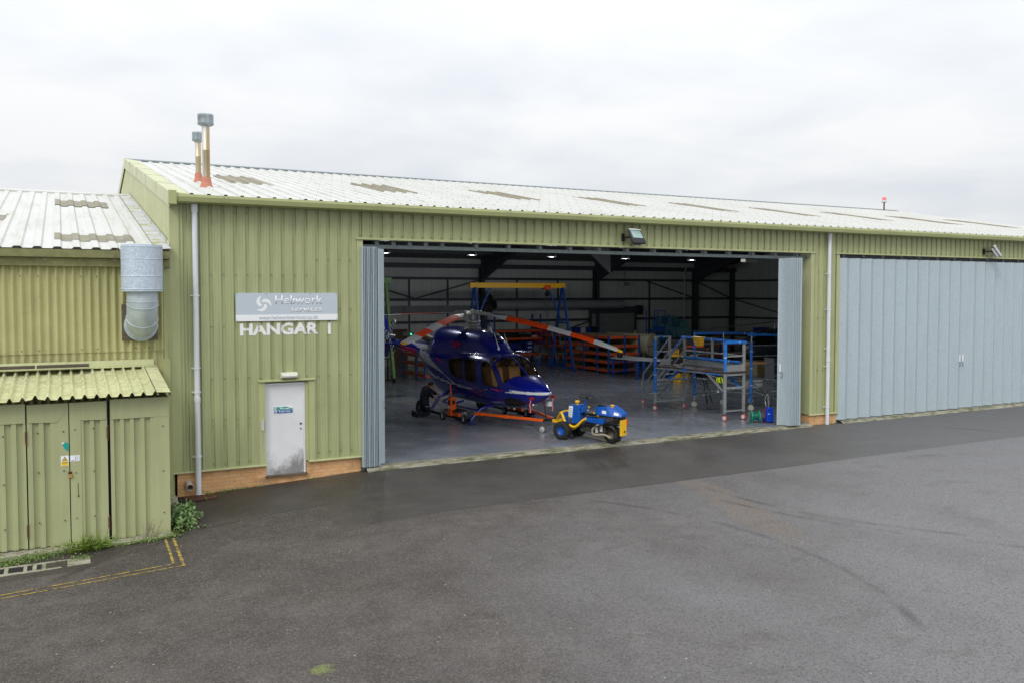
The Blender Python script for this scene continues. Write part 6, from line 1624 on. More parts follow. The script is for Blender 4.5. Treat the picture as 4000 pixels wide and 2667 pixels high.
# ------------------------------------------------------------------ scaffold tower
sf = thing('scaffold_tower', 'tubular aluminium scaffold tower with blue foam sleeves and timber plank behind the work platform', 'scaffold', (18.6, 3.6, 0))
for x, y, z0 in ((17.47, 4.5, .25), (18.70, 4.42, .25), (18.53, 2.85, .2), (19.75, 2.75, .2), (19.95, 4.35, .25)):
    m = MB(); m.cyl((x, y, z0), (x, y, 2.56), .026, n=12); m.build('standard', m_chrome, sf); castor(sf, x, y, .1, m_cream, m_cream, .8)
for y, x0, x1 in ((4.45, 17.4, 20.2), (2.85, 18.4, 20.0)):
    foam(sf, (x0, y, 2.56), (x0+(x1-x0)*.45, y, 2.55), .045, 1); foam(sf, (x0+(x1-x0)*.45, y, 2.55), (x1, y, 2.5), .045, 2)
    for z in (2.2, 1.85, 1.55, .95, .5):
        m = MB(); m.cyl((x0+.05, y, z), (x1, y, z-.02), .02, n=8); m.build('ledger', m_chrome, sf)
for x in (17.47, 18.65):
    for z in (.6, 1.0): m = MB(); m.cyl((x, 4.45, z), (x+1.05, 2.85, z), .018, n=8); m.build('ledger', m_chrome, sf)
for a, b in (((17.47, 4.5, .9), (18.6, 4.45, .4)), ((17.5, 4.45, 1.3), (19.6, 2.85, .35)), ((18.55, 2.85, .95), (19.8, 2.85, .25)), ((17.5, 4.5, .35), (18.6, 2.85, .85)), ((18.5, 2.85, .55), (19.7, 2.8, 1.2))):
    m = MB(); m.cyl(a, b, .02, n=8); m.build('brace', m_chrome, sf)
foam(sf, (17.47, 4.5, .40), (17.47, 4.5, 2.36), .045, 5); foam(sf, (18.53, 2.85, .28), (18.53, 2.85, 2.3), .048, 6)
m = MB(); m.cyl((18.0, 3.7, .58), (18.06, 3.62, .6), .05); m.build('foam_clip', m_foam, sf)
m = MB(); m.box(18.0, 19.35, 2.95, 3.2, 1.52, 1.6); m.build('plank', m_wood, sf, bevel=.006)
m = MB(); m.beam((18.3, 5.2, 1.6), (18.15, 4.6, .05), .035, .035); m.beam((18.3, 5.2, 1.6), (18.7, 5.0, .05), .035, .035); m.build('stand_leg', m_black, sf)
m = MB(); m.box(18.55, 19.3, 3.1, 3.3, .72, .98); m.build('toe_box', m_pale, sf, bevel=.01)
# ------------------------------------------------------------------ hose reel, pressure washer, extinguisher
hr = thing('hose_reel', 'bright green garden hose reel with dark hose on the floor by the door stack', 'hose reel', (16.78, .82, 0))
ax = V((.86, -.5, 0)).normalized()
def rd(t_): return V((16.78, .82, .2))+ax*t_
m = MB(); m.lathe([(.03, -.006), (.155, -.012), (.165, 0), (.155, .012), (.03, .006)], rd(-.11), ax, 30); m.build('flange', m_hoseg, hr)
m = MB(); m.lathe([(.03, -.006), (.155, -.012), (.165, 0), (.155, .012), (.03, .006)], rd(.12), ax, 30); m.build('flange', m_hoseg, hr)
m = MB()
for k in range(9): m.torus(rd(-.09+.022*k), ax, .10+.008*(k % 2), .014, 24, 6)
m.cyl(rd(-.1), rd(.1), .09, n=20)
m.tube([rd(-.06)+V((0, -.1, -.03)), (16.62, .72, .08), (16.5, .68, .02), (16.42, .72, .015), (16.46, .80, .015), (16.6, .78, .02)], .013, 8)
m.build('hose', m_hose, hr)
m = MB(); e = rd(.145); m.ext([(-.04, .08), (.05, .06), (.06, -.14), (-.02, -.02)], 'x', 0, .012); bmesh.ops.transform(m.bm, matrix=M.Translation(e) @ M.Rotation(R(-30), 4, 'Z'), verts=m.bm.verts); m.build('side_plate', m_pale, hr)
m = MB(); m.cyl(rd(.13), rd(.16), .03, n=14); m.build('hub_cap', m_hoseg, hr)
m = MB()
for t_ in (-.14, .15): m.tube([rd(t_)+V((0, 0, .18)), rd(t_), rd(t_)+V((-.07, -.11, -.19)), rd(t_)+V((.07, .11, -.19)), rd(t_)], .008, 6)
m.build('stand', m_steel, hr)
pwz = thing('pressure_washer', 'upright bright blue pressure washer with black handle beside the hose reel', 'pressure washer', (17.1, .6, 0))
m = MB(); m.hexa([(16.99, .52, .04), (17.2, .46, .04), (17.26, .64, .04), (17.05, .70, .04)], [(17.0, .53, .48), (17.19, .475, .48), (17.24, .62, .48), (17.06, .675, .48)]); b_ = m.build('body', m_wash, pwz, bevel=.02)
m = MB(); m.cyl((17.03, .50, .41), (17.035, .49, .41), .02); m.build('dial', m_black, b_)
m = MB(); m.hexa([(17.01, .506, .28), (17.07, .489, .28), (17.071, .492, .28), (17.011, .509, .28)], [(17.01, .508, .295), (17.07, .491, .295), (17.071, .494, .295), (17.011, .511, .295)]); m.build('badge', m_signwh, b_)
m = MB(); m.tube([(17.06, .60, .45), (17.05, .62, .75), (17.08, .62, 1.0), (17.2, .58, 1.02), (17.2, .56, .72), (17.18, .55, .45)], .018, 8); m.build('handle', m_black, pwz)
m = MB(); m.cyl((17.12, .6, .48), (17.1, .62, .9), .025); m.tube([(17.05, .6, .9), (16.98, .62, .7), (17.0, .58, .5), (17.1, .52, .62), (17.05, .55, .85)], .008, 6); m.build('lance', m_chrome, pwz)
for p in ((17.26, .62, .08), (17.02, .70, .08)):
    m = MB(); m.lathe([(.03, -.02), (.075, -.02), (.08, 0), (.075, .02), (.03, .02)], p, (.95, -.3, 0), 18); q_ = m.build('wheel', m_rubber, pwz); m = MB(); m.cyl(V(p)-V((.022, 0, 0)), V(p)+V((.022, 0, 0)), .045, n=14); m.build('hub', m_wash, q_)
fe = thing('fire_extinguisher', 'red fire extinguisher with pale label standing behind the pressure washer', 'extinguisher', (17.30, .85, 0))
m = MB(); m.lathe([(0, .0), (.075, .0), (.08, .02), (.08, .36), (.06, .42), (.025, .44), (.025, .47)], (17.30, .85, 0), n=18); m.build('cylinder', m_red, fe)
m = MB(); m.box(17.23, 17.30, .765, .772, .16, .3); m.build('label', m_signwh, fe)
m = MB(); m.box(17.26, 17.34, .83, .87, .47, .5); m.tube([(17.3, .84, .48), (17.22, .8, .42), (17.2, .8, .2)], .012, 6); m.build('valve', m_black, fe)
# ------------------------------------------------------------------ gantry crane
gc = thing('gantry_crane', 'yellow beam gantry crane on blue A frame legs at the back of the hangar', 'gantry crane', (18.5, 19.3, 0))
m = MB()
for z in (4.235, 4.46): m.box(15.72, 21.2, 19.2, 19.4, z-.012, z+.012)
m.box(15.72, 21.2, 19.285, 19.315, 4.235, 4.46); m.box(15.72, 15.74, 19.2, 19.4, 4.24, 4.46)
m.build('beam', m_yel, gc)
for X, s_ in ((21.04, -1), (16.0, 1)):
    m = MB(); m.beam((X, 19.25, 4.25), (X+.02, 18.2, .12), .1, .1); m.beam((X, 19.35, 4.25), (X-.02, 20.4, .12), .1, .1); m.build('leg', m_rackbl, gc)
    m = MB(); m.beam((X+s_*.85, 19.3, 4.22), (X, 19.3, 2.4), .07, .07); m.beam((X, 18.75, 2.42), (X, 19.85, 2.42), .07, .07); m.beam((X, 18.0, .16), (X, 20.6, .16), .12, .1); m.build('brace', m_rackbl, gc)
    for y in (18.1, 20.5):
        m = MB(); m.cyl((X-.04, y, .1), (X+.04, y, .1), .1, n=16); m.build('castor', m_rackbl, gc)
ho = thing('chain_hoist', 'orange trolley chain hoist with hanging chains on the yellow crane beam', 'hoist', (20.07, 19.2, 4.2))
m = MB(); m.cyl((20.07, 19.05, 4.24), (20.07, 19.2, 4.24), .13, n=18); m.cyl((19.95, 19.1, 4.22), (19.95, 19.5, 4.22), .07, n=14); m.build('trolley', m_redor, ho)
m = MB(); m.cyl((20.0, 19.2, 3.9), (20.14, 19.2, 3.9), .12, n=14); m.box(20.03, 20.1, 19.18, 19.24, 3.9, 4.2); m.build('hoist_body', m_black, ho)
m = MB()
for x, zb_ in ((20.03, 1.55), (20.09, 1.55), (19.9, .2), (20.2, .4)): m.cyl((x, 19.22, 3.9), (x, 19.22, zb_), .012, n=6)
m.torus((20.06, 19.22, 1.45), (0, 1, 0), .07, .02, 14, 6); m.build('chain', m_steel, ho)
gh = thing('engine_hoist', 'tall pale green A frame hoist standing behind the left door stack', 'hoist', (11.3, 18.4, 0))
m = MB(); m.box(8.5, 11.2, 17.9, 18.1, 4.42, 4.66); m.build('beam', m_green, gh)
m = MB(); m.beam((11.0, 18.0, 4.45), (11.55, 18.85, .2), .12, .12); m.build('leg', m_green, gh)
m = MB(); m.beam((10.95, 18.0, 4.45), (11.0, 17.1, .2), .12, .12); m.build('leg', m_green, gh)
m = MB(); m.beam((11.3, 18.0, .2), (11.8, 19.2, .2), .1, .1); m.build('foot', m_black, gh)
for p in ((11.6, 18.85, .1), (11.0, 17.1, .1)):
    m = MB(); m.lathe([(.02, -.03), (.1, -.03), (.1, .03), (.02, .03)], p, (.5, .8, 0), 16); m.build('castor', m_rubber, gh)
# ------------------------------------------------------------------ air duct under the rear eaves
ad = thing('air_duct', 'long round spiral wound air duct hanging along the rear hangar wall', 'air duct', (24, 24.6, 3.3))
t = NT('spiral_duct'); X_ = t.xyz()[0]; g_ = t.mth('ABSOLUTE', t.mth('SUBTRACT', t.mth('FRACT', t.mth('MULTIPLY', X_, 7)), .5)); t.base(t.mix(t.ramp(g_, .38, .46), s2l(170, 174, 176), s2l(112, 118, 120))); t.set(rough=.35, metal=.25)
m = MB(); m.cyl((19.6, 24.55, 3.28), (28.55, 24.55, 3.28), .255, n=28); m.build('pipe', t.m, ad)
m = MB(); m.tube([(19.7, 24.55, 3.28), (19.2, 24.4, 3.25), (18.95, 24.0, 3.15), (18.9, 23.6, 3.05)], .27, 20); m.build('elbow', m_black, ad)
# ------------------------------------------------------------------ racks, shelves
def rack(nm, lb, x0, x1, y0, y1, ups, zt, shelves, group=None, back=True, board=.03, beam=.09, d='x'):
    t = thing(nm, lb, 'rack', ((x0+x1)/2, (y0+y1)/2, 0), 0, group)
    for x, y in ups:
        m = MB(); m.box(x-.04, x+.04, y-.04, y+.04, 0, zt); m.build('upright', m_rackbl, t)
    for z in shelves:
        m = MB(); m.box(x0, x1, y0, y1, z, z+board); s_ = m.build('shelf', m_chip, t)
        m = MB(); m.box(x0, x1, y0-.045, y0, z-beam, z+board); m.box(x0-.045, x0, y0, y1, z-beam, z+board); m.build('edge_beam', m_rackor, s_)
    return t
r1 = rack('pallet_rack', 'blue and orange pallet rack with blue bins against the rear wall behind the helicopter', 19.3, 22.25, 23.6, 24.6, [(19.25, 23.6), (22.2, 23.6), (19.25, 24.6), (22.2, 24.6)], 2.75, [1.86, 1.43, .55])
m = MB()
for x in (19.25, 22.2):
    for z in (.2, 1.0, 1.8): m.beam((x, 23.6, z), (x, 24.6, z+.6), .03, .03)
m.build('lattice', m_rackbl, r1)
rs_ = rack('shelving_unit', 'long orange edged chipboard shelving unit with blue uprights right of the gantry crane', 21.75, 23.55, 16.05, 20.1, [(21.72, 16.02), (21.72, 17.04), (21.72, 18.25), (21.72, 20.1), (22.66, 16.02), (23.55, 16.02), (23.55, 20.1)], 1.86, [1.80, 1.37, .98, .59, .19])
m = MB(); m.box(23.5, 23.53, 16.1, 20.1, .2, 1.8); m.build('back_panel', m_chip, rs_)
r2 = rack('shelving_unit', 'low orange and blue shelving unit under the helicopter tail boom', 12.58, 13.2, 17.2, 20.1, [(12.55, 17.28), (12.55, 18.34), (12.55, 20.05), (13.2, 17.28), (13.2, 20.05)], 1.3, [1.1, .70, .22])
r3 = rack('pallet_rack', 'orange topped rack with a blue bin seen behind the scaffold rails at right', 32.0, 36.9, 19.6, 20.6, [(32.0, 19.6), (34.6, 19.6), (36.9, 19.6)], 1.75, [1.62, 1.0, .4])
r4 = rack('pallet_rack', 'rear rack with toolboxes between the crane leg and the roller shutter', 22.9, 26.3, 23.8, 24.6, [(22.9, 23.8), (24.2, 23.8), (26.3, 23.8)], 2.0, [1.55, .95, .35])
def crate(x, y, z, sx, sy, sz_, mm_, lb, cat_='box', grp=None, label_m=None, nm='storage_box'):
    t = thing(nm, lb, cat_, (x, y, z), 0, grp)
    m = MB(); m.hexa([(x-sx/2, y-sy/2, z), (x+sx/2, y-sy/2, z), (x+sx/2, y+sy/2, z), (x-sx/2, y+sy/2, z)], [(x-sx/2*1.05, y-sy/2*1.05, z+sz_), (x+sx/2*1.05, y-sy/2*1.05, z+sz_), (x+sx/2*1.05, y+sy/2*1.05, z+sz_), (x-sx/2*1.05, y+sy/2*1.05, z+sz_)]); m.build('body', mm_, t, bevel=.02)
    m = MB(); m.box(x-sx/2*1.08, x+sx/2*1.08, y-sy/2*1.08, y+sy/2*1.08, z+sz_-.03, z+sz_); m.build('lid', mm_, t, bevel=.008)
    if label_m is not None:
        m = MB(); m.hexa([(x-.12, y-sy/2*1.045-.008, z+sz_*.3), (x+.12, y-sy/2*1.045-.008, z+sz_*.3), (x+.12, y-sy/2*1.045, z+sz_*.3), (x-.12, y-sy/2*1.045, z+sz_*.3)], [(x-.12, y-sy/2*1.05-.01, z+sz_*.75), (x+.12, y-sy/2*1.05-.01, z+sz_*.75), (x+.12, y-sy/2*1.05, z+sz_*.75), (x-.12, y-sy/2*1.05, z+sz_*.75)]); m.build('label', label_m, t)
    return t
G = 'boxes on the pallet rack behind the helicopter'
crate(20.25, 24, .58, .55, .6, .24, m_binb, 'blue bin with white label on the lowest beam, left of its neighbour', 'bin', G, m_signwh)
crate(20.95, 24, .58, .55, .6, .24, m_binb, 'blue bin with white label on the lowest beam, right of its neighbour', 'bin', G, m_signwh)
crate(20.5, 24.1, .84, .9, .5, .3, m_binb, 'wide blue tool case sitting on the two labelled bins', 'case', G)
crate(21.55, 24, .58, .5, .6, .2, m_binb, 'lowest blue drawer box in the stack near the rack upright', 'box', G, m_pale)
crate(21.55, 24, .80, .5, .6, .2, m_binb, 'middle blue drawer box in the stack near the rack upright', 'box', G, m_pale)
crate(21.55, 24, 1.02, .5, .6, .2, m_binb, 'topmost blue drawer box in the stack near the rack upright', 'box', G, m_pale)
crate(20.1, 24, 1.46, 1.2, .7, .24, m_black, 'long black case lying on the middle beam of the rack', 'case', G)
crate(21.3, 24, 1.46, .7, .6, .14, m_black, 'flat black case beside the long case on the middle beam', 'case', G)
crate(21.9, 24, 1.46, .35, .5, .1, m_pale, 'pile of white paper bundles at the right of the middle beam', 'bundle', G)
crate(23.0, 25.1, 1.0, .8, .3, .95, m_red, 'tall dark red wall cabinet right of the pallet rack', 'cabinet', None, None, 'wall_cabinet')
crate(23.9, 25.1, .95, .75, .3, .75, m_red, 'shorter dark red wall cabinet left of the crane leg', 'cabinet', None, None, 'wall_cabinet')
G2 = 'bins on the rear wall rack'
for i, x in enumerate((24.95, 25.35, 25.75, 26.15)):
    crate(x, 24.2, 1.60, .34, .4, .34, (m_binb, m_pale, m_binb, m_dark)[i], ('blue bin at the left end of the rear rack top', 'pale grey bin between two blue bins on the rear rack', 'blue bin right of the pale bin on the rear rack', 'dark bin at the right end of the rear rack top')[i], 'bin', G2)
crate(24.0, 18.9, .25, .4, .4, .01, m_dark, 'flat dark tray on the lowest shelf', 'tray') if False else None
crate(22.4, 18.6, .24, .7, .7, .34, m_black, 'black crate with white label on the bottom shelf of the long shelving unit', 'crate', None, m_signwh)
crate(22.3, 17.6, 1.41, .5, .5, .22, m_dark, 'dark box on the upper shelf of the long shelving unit', 'box')
crate(22.3, 19.3, 1.02, .5, .5, .25, m_pale, 'pale box on the middle shelf of the long shelving unit', 'box')
crate(35.6, 20, 1.66, .8, .5, .22, m_binb, 'blue bin alone on the orange topped rack at right', 'bin')
# ladder, jacks by the rear wall
ld_ = thing('step_ladder', 'aluminium step ladder leaning beside the crane leg', 'ladder', (22.8, 22.6, 0))
for x in (22.55, 23.0):
    m = MB(); m.beam((x, 22.3, 0), (x+.03, 23.0, 1.9), .05, .03); m.build('stile', m_alu, ld_)
for k in range(6):
    m = MB(); f_ = (k+.7)/7; m.beam((22.55, lerp(22.3, 23, f_), 1.9*f_), (23.02, lerp(22.3, 23, f_), 1.9*f_), .05, .02); m.build('rung', m_alu, ld_)
for i, (x, y) in enumerate(((21.4, 22.5), (21.95, 22.2), (22.3, 22.0), (22.6, 21.75))):
    t = thing('hydraulic_jack', ('small blue hydraulic jack under the pallet rack corner', 'blue hydraulic jack left of the crane leg', 'blue hydraulic jack just right of the crane leg', 'blue hydraulic jack nearest the long shelving unit')[i], 'jack', (x, y, 0), 0, 'blue jacks along the rear wall')
    m = MB(); m.cyl((0, 0, .06), (0, 0, .36), .09, n=12); m.box(-.17, .17, -.14, .14, 0, .06); m.build('body', m_rackbl, t, local=True)
    m = MB(); m.cyl((0, 0, .36), (0, 0, .5), .04); m.cyl((.08, -.03, .05), (.16, -.03, .66), .012); m.build('ram', m_chrome, t, local=True)
# ------------------------------------------------------------------ bench, tank
bt = thing('work_bench', 'long white topped bench on blue legs in front of the shelving unit', 'bench', (21.8, 14.2, 0))
m = MB(); m.ext([(21.17, 15.05), (21.42, 13.2), (22.0, 12.4), (22.9, 12.5), (22.6, 15.9)], 'z', .86, .90); m.build('top', m_pale, bt, bevel=.006)
for x, y in ((21.25, 14.95), (21.45, 13.3), (21.6, 13.0), (22.05, 12.55), (22.8, 12.7), (22.5, 15.6)):
    m = MB(); m.box(x-.04, x+.04, y-.04, y+.04, 0, .86); m.build('leg', m_rackbl, bt)
m = MB(); m.beam((21.25, 14.95, .2), (22.05, 12.6, .7), .05, .04); m.beam((21.25, 14.95, .75), (22.05, 12.6, .75), .08, .05); m.build('brace', m_rackbl, bt)
m = MB(); m.ext([(21.75, 15.6), (21.9, 13.7), (22.4, 13.5), (22.5, 15.6)], 'z', .905, .93); tag(m.build('panel', m_pale, None), 'loose pale panel lying on the white topped bench', 'panel')
t = thing('bag', 'black rounded bag standing at the far corner of the white bench', 'bag', (21.45, 15.0, .9))
m = MB(); m.sph((21.5, 14.75, 1.04), .15, 14, 9, (1, .8, 1.15)); m.build('body', m_black, t); m = MB(); m.torus((21.5, 14.75, 1.2), (0, 1, 0), .07, .012, 14, 6); m.build('handle', m_black, t)
tk = thing('fuel_tank', 'rust stained cream tank lying on its side with a round hatch end', 'tank', (25, 17.6, 0))
b = V((-.45, .89, 0)).normalized(); ct = V((25.13, 17.0, 1.27)); sx_ = V((b.y, -b.x, 0))
def tkring(c, kx, kz, n_=36): return [tuple(c+sx_*math.cos(2*math.pi*k/n_)*kx+V((0, 0, math.sin(2*math.pi*k/n_)*kz))) for k in range(n_+1)]
m = MB(); m.grid([tkring(ct, .73, .585), tkring(ct+b*2.6, .73, .585)]); m.build('shell', m_tank, tk)
m = MB(); m.grid([tkring(ct-b*.0, .735, .59), tkring(ct-b*.03, .735, .59), tkring(ct-b*.035, .70, .56), tkring(ct-b*.06, .35, .28), tkring(ct-b*.065, .01, .01)]); e_ = m.build('end_hatch', m_tank, tk)
m = MB(); m.beam(ct-b*.06+sx_*-.72+V((0, 0, -.02)), ct-b*.06+sx_*.72+V((0, 0, -.02)), .03, .035); m.beam(ct-b*.05+sx_*-.55+V((0, 0, -.05)), ct-b*.05+sx_*-.5+V((0, 0, -.55)), .02, .02); m.build('hatch_bar', m_grey, e_)
m = MB(); m.beam(ct-b*.07+sx_*-.08+V((0, 0, .35)), ct-b*.07+sx_*.0+V((0, 0, .2)), .012, .02); m.beam(ct-b*.07+sx_*.0+V((0, 0, .35)), ct-b*.07+sx_*-.08+V((0, 0, .2)), .012, .02); m.build('mark', m_black, e_)
m = MB()
for u_ in (.3, 1.9): q = ct+b*u_; m.beam(q-sx_*.6+V((0, 0, -1.25)), q+sx_*.6+V((0, 0, -1.25)), .12, .05); m.beam(q-sx_*.45+V((0, 0, -1.25)), q-sx_*.45+V((0, 0, -.4)), .1, .1); m.beam(q+sx_*.45+V((0, 0, -1.25)), q+sx_*.45+V((0, 0, -.4)), .1, .1)
m.build('cradle', m_grey, tk)
m = MB(); a0, a1 = R(150), R(185)
def tp(u_, a, e=.012): return tuple(ct+b*u_+sx_*math.cos(a)*(.73+e)+V((0, 0, math.sin(a)*(.585+e))))
m.grid([[tp(u_, a) for u_ in (.45, .75, 1.05)] for a in [lerp(a0, a1, k/5) for k in range(6)]]); m.build('emblem', m_redor, tk)
m = MB(); m.cyl(ct+b*1.0+V((0, 0, .55)), ct+b*1.0+V((0, 0, .72)), .06); m.build('filler', m_brass, tk)
# ------------------------------------------------------------------ machine, steps, vehicle, second helicopter
tm = thing('sheet_machine', 'tall teal workshop machine with dark louvres against the rear wall', 'machine', (29.2, 20.6, 0))
m = MB(); m.box(28.9, 30.2, 20, 21.2, 0, 2.0); m.build('cabinet', m_teal, tm, bevel=.02)
m = MB(); m.ext([(28.0, 1.0), (28.9, .2), (28.9, 2.2), (28.5, 2.45), (28.1, 2.4)], 'y', 20.1, 21.0); m.build('chute', m_teal, tm, bevel=.02)
for x0, x1, z0, z1 in ((28.0, 28.5, 2.2, 2.65), (28.7, 29.25, 2.0, 2.66)):
    m = MB(); m.box(x0, x1, 20.05, 20.5, z0, z1); q_ = m.build('vent_box', m_teal, tm); m = MB()
    for k in range(6): z = z0+.05+(z1-z0-.08)*k/6; m.box(x0+.06, x1-.06, 20.02, 20.048, z, z+.035)
    m.build('louvre', m_dark, q_)
m = MB(); m.ext([(29.5, 2.0), (30.0, 2.0), (29.95, 2.3), (29.75, 2.42), (29.55, 2.3)], 'y', 20.1, 20.7); m.build('hopper', m_teal, tm)
ls = thing('access_steps', 'dark blue mobile access steps with hand rails beside the teal machine', 'steps', (28, 19.3, 0))
for x in (26.9, 27.65):
    for y in (19.2, 19.9): m = MB(); m.beam((x, y, 0), (x, y, 3.0), .04, .04); m.build('post', m_rackbl, ls)
m = MB(); m.box(26.9, 27.65, 19.2, 19.9, 1.85, 1.93); m.box(26.88, 27.67, 19.17, 19.19, 1.85, 2.12); m.build('platform', m_rackbl, ls)
for k in range(6): m = MB(); m.box(27.2, 27.9, 18.2+.17*k, 18.4+.17*k, .3+.26*k, .33+.26*k); m.build('tread', m_rackbl, ls)
m = MB(); m.beam((27.2, 18.1, .2), (27.2, 19.2, 1.9), .04, .08); m.beam((27.9, 18.1, .2), (27.9, 19.2, 1.9), .04, .08); m.beam((27.9, 18.1, 1.1), (27.9, 19.2, 2.8), .03, .03); m.beam((26.9, 19.2, 2.98), (27.65, 19.2, 2.98), .04, .04); m.beam((26.9, 19.2, 2.5), (27.65, 19.2, 2.5), .03, .03); m.build('hand_rail', m_rackbl, ls)
VR = R(-38)
vh = thing('utility_vehicle', 'black utility vehicle with red outlined back and square yellow number plate behind the platform', 'vehicle', (23.2, 13.6, 0), VR)
m = MB(); m.box(0, 2.2, .02, 3.0, .45, 1.42); m.ext([(.05, 1.42), (2.15, 1.42), (1.95, 1.75), (.2, 1.75)], 'y', .15, 2.6); m.build('body', m_black, vh, bevel=.04, local=True)
m = MB()
for a, b_ in (((.95, 1.30), (1.12, 1.47)), ((1.12, 1.47), (1.85, 1.46)), ((2.02, 1.38), (2.03, .95))): m.beam((a[0], -.005, a[1]), (b_[0], -.005, b_[1]), .02, .06)
m.build('red_trim', m_redor, vh, local=True)
m = MB(); m.box(.36, .72, -.02, .015, 1.06, 1.33); m.box(.36, .98, -.02, .015, .97, 1.055); np_ = m.build('number_plate', m_yelp, vh, local=True)
text('plate_text', '3YE', m_black, np_, FRONT((.40, -.022, 1.21)), w=.28, h=.10, offset=.012, local=True); text('plate_text', '120', m_black, np_, FRONT((.40, -.022, 1.08)), w=.28, h=.10, offset=.012, local=True)
m = MB(); m.box(1.25, 1.6, -.01, .015, 1.02, 1.07); m.build('badge', m_yelp, vh, local=True)
for x in (.3, 1.9):
    for y in (.5, 2.4): m = MB(); m.cyl((x-.12, y, .38), (x+.12, y, .38), .38, n=20); m.build('wheel', m_rubber, vh, local=True)
h2 = thing('helicopter', 'dark grey second helicopter mostly hidden behind the scaffold rails at right', 'helicopter', (30.9, 14.6, 0))
m = MB(); rows = []
for x, r_, zc in ((29.0, .02, 1.1), (29.1, .3, 1.08), (29.4, .55, 1.1), (29.9, .75, 1.18), (30.6, .85, 1.25), (31.4, .82, 1.3), (32.1, .55, 1.4), (32.8, .25, 1.5), (35, .12, 1.6)): rows.append([(x, 14.6+r_*.9*math.cos(2*math.pi*k/20), zc+r_*math.sin(2*math.pi*k/20)) for k in range(21)])
m.grid(rows); m.build('fuselage', pm('second_heli_grey', s2l(70, 74, 82), .25, .2, .1), h2)
m = MB(); rows = []
for x, r_, zc in ((29.35, .54, 1.12), (29.9, .765, 1.18), (30.6, .865, 1.25)): rows.append([(x, 14.6+r_*.9*math.cos(a), zc+r_*math.sin(a)) for a in [R(185+q) for q in range(0, 60, 8)]] if False else [(x, 14.6-r_*.9*math.cos(a), zc+r_*math.sin(a)) for a in [R(q) for q in range(5, 56, 10)]])
m.grid(rows); m.build('window', pm('dark_glass', s2l(18, 20, 24), .06, 0, .1), h2)
m = MB(); m.cyl((31.3, 14.6, 2.0), (31.3, 14.6, 2.5), .06); m.build('mast', m_hubm, h2)
m = MB(); m.beam((31.3, 14.6, 2.45), (25.2, 14.95, 2.0), .22, .025); m.build('rotor_blade', m_bladeu, h2)
m = MB(); m.beam((31.3, 14.6, 2.45), (37, 14.2, 2.1), .22, .025); m.build('rotor_blade', m_bladeu, h2)
for y in (13.8, 15.4): m = MB(); m.tube([(29.4, y, .25), (29.6, y, .12), (32.2, y, .12)], .05, 8); m.tube([(30.2, y, .12), (30.2, 14.6+(y-14.6)*.6, .5)], .04, 8); m.tube([(31.6, y, .12), (31.6, 14.6+(y-14.6)*.6, .6)], .04, 8); m.build('skid', m_steel, h2)
crate(28.3, 12.3, 0, 1.6, .8, .75, m_chip, 'wooden crate standing behind the scaffold tower', 'crate')
crate(27.2, 10.4, 0, .8, .6, 1.0, m_grey, 'grey tool cabinet behind the platform kick boards', 'cabinet', None, None, 'tool_cabinet')
yc = crate(22.4, 11.3, 0, .5, .5, .42, m_yelp, 'yellow case standing behind the platform steps', 'case', None, m_signwh, 'equipment_case')
crate(26.6, 20.9, 0, .9, .8, .9, m_brown, 'brown wooden box below the roller shutter', 'box')
# stands and wall items at left
st = thing('axle_stand', 'thin black T shaped stand beside the left door stack', 'stand', (11.1, 18.0, 0))
m = MB(); m.cyl((11.07, 18.1, 0), (11.07, 18.1, 1.0), .035); m.build('post', m_black, st)
m = MB(); m.box(10.8, 11.35, 18.07, 18.13, .98, 1.03); m.box(10.8, 10.84, 18.07, 18.13, 1.03, 1.2); m.box(11.31, 11.35, 18.07, 18.13, 1.03, 1.2); m.build('cradle', m_black, st)
m = MB(); m.box(10.9, 11.25, 17.95, 18.25, 0, .03); m.build('foot', m_black, st)
es = thing('exit_sign', 'green emergency exit sign high on the rear wall', 'sign', (14.05, 25.3, 2.97))
m = MB(); m.box(13.80, 14.28, 25.27, 25.29, 2.88, 3.04); m.build('panel', m_exit, es)
m = MB(); m.box(14.02, 14.1, 25.255, 25.268, 2.91, 3.01); m.ext([(14.16, 2.91), (14.24, 2.96), (14.16, 3.01)], 'y', 25.255, 25.268); m.build('pictogram', m_signwh, es)
text('sign_text', 'EXIT', m_signwh, es, FRONT((13.83, 25.266, 2.93)), w=.15, h=.07)
eb = thing('alarm_box', 'pale wall box with a small green light above the tail boom', 'alarm', (14.75, 25.3, 1.75))
m = MB(); m.box(14.45, 15.1, 25.2, 25.29, 1.62, 1.84); m.build('case', m_grey, eb, bevel=.01); m = MB(); m.sph((14.93, 25.19, 1.72), .035, 10, 6); m.build('indicator', m_led, eb)
yw = thing('wall_case', 'yellow case on the wall shelf left of the brown door', 'case', (12.9, 25.1, 1.0))
m = MB(); m.box(12.4, 13.5, 24.9, 25.25, .95, 1.25); m.build('body', m_yelp, yw, bevel=.02); m = MB(); m.box(12.3, 13.6, 24.85, 25.28, .86, .94); m.build('shelf', m_black, yw)
sk_ = thing('wall_speaker', 'small black speaker on the column beside the gantry crane', 'speaker', (19.4, 24.8, 3.7))
m = MB(); m.lathe([(.06, 0), (.09, .12), (.17, .25), (.16, .27), (.02, .2)], (19.5, 24.95, 3.7), (.1, -1, 0), 16); m.build('horn', m_black, sk_); m = MB(); m.box(19.25, 19.5, 24.95, 25.0, 3.68, 3.72); m.build('bracket', m_black, sk_)
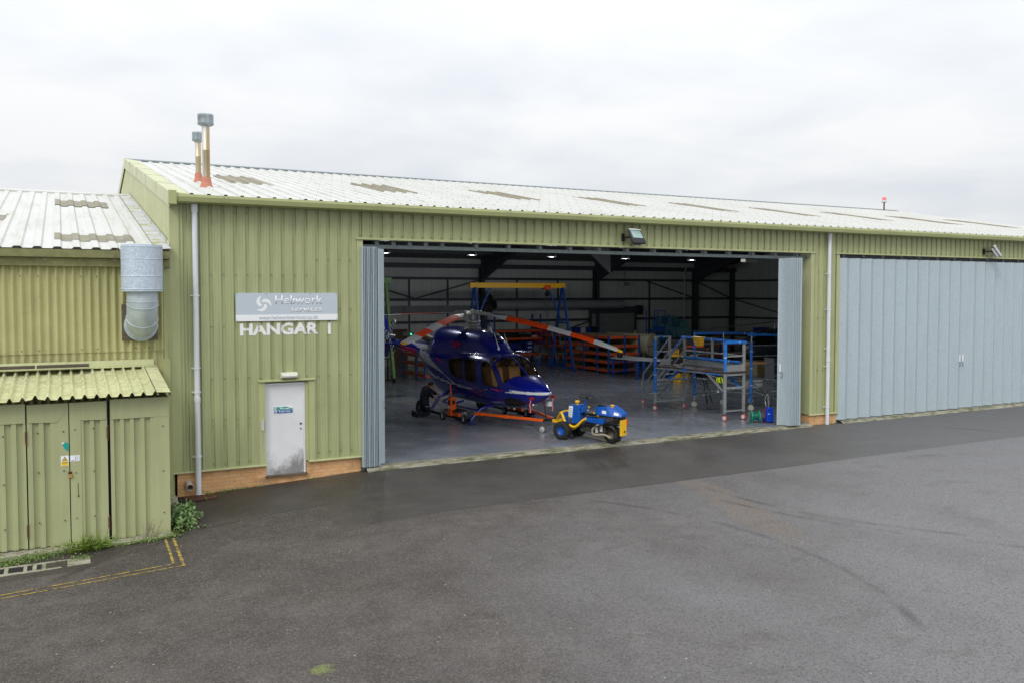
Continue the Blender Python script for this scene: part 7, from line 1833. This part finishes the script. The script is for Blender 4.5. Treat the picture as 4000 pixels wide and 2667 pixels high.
ht = thing('unit_heater', 'pale boxy unit heater hung near the roller shutter', 'heater', (29, 25, 4.5))
m = MB(); m.box(28.7, 29.35, 24.8, 25.2, 4.4, 4.68); m.build('case', m_pale, ht, bevel=.01); m = MB(); m.cyl((29.0, 25, 4.68), (29.0, 25, 5.4), .02); m.build('hanger', m_steel, ht); m = MB(); m.box(28.8, 29.25, 24.785, 24.799, 4.44, 4.64); m.build('grille', m_grey, ht)
m = MB(); m.tube([(33.72, 25.0, 1.9), (33.73, 25.0, 5.3), (33.75, 24.8, 5.7)], .035, 8); m.build('conduit', m_pale, hangar)
# ------------------------------------------------------------------ high bay lamps, lit
for i, (x, z) in enumerate(((8.13, 5.36), (11.5, 5.36), (14.92, 5.36), (18.4, 5.36), (21.85, 5.36))):
    lb = ('lit high bay lamp nearest the left door stack', 'lit high bay lamp second from the left under the roof', 'lit high bay lamp in the middle of the row under the roof', 'lit high bay lamp below the right floodlight end of the row', 'lit high bay lamp at the right end of the row')[i]
    t = thing('high_bay_lamp', lb, 'lamp', (x, 10, z), 0, 'high bay lamps under the hangar roof')
    m = MB(); m.lathe([(.03, .36), (.06, .34), (.07, .26), (.13, .14), (.19, .02), (.185, 0)], n=24); m.cyl((0, 0, .5), (0, 0, 2.2), .012, n=6); m.build('shade', m_black, t, local=True)
    m = MB(); m.lathe([(0, .0), (.155, .01), (.17, .03)], n=24); m.build('lens', m_lamp, t, local=True)
    l = bpy.data.lights.new('lamp_light', 'POINT'); l.energy = LAMP_W; l.shadow_soft_size = .17; l.color = (.93, .97, 1)
    o = bpy.data.objects.new('lamp_light', l); COL.objects.link(o); o.parent = t; o.location = (0, 0, -.3)
t = thing('emergency_light', 'unlit cream bulkhead lamp under the rafters at right', 'lamp', (25.13, 10, 5.39))
m = MB(); m.box(24.75, 25.5, 9.85, 10.15, 5.33, 5.48); m.build('body', m_cream, t, bevel=.03); m = MB(); m.cyl((25.1, 10, 5.48), (25.1, 10, 7), .02); m.build('hanger', m_steel, t)
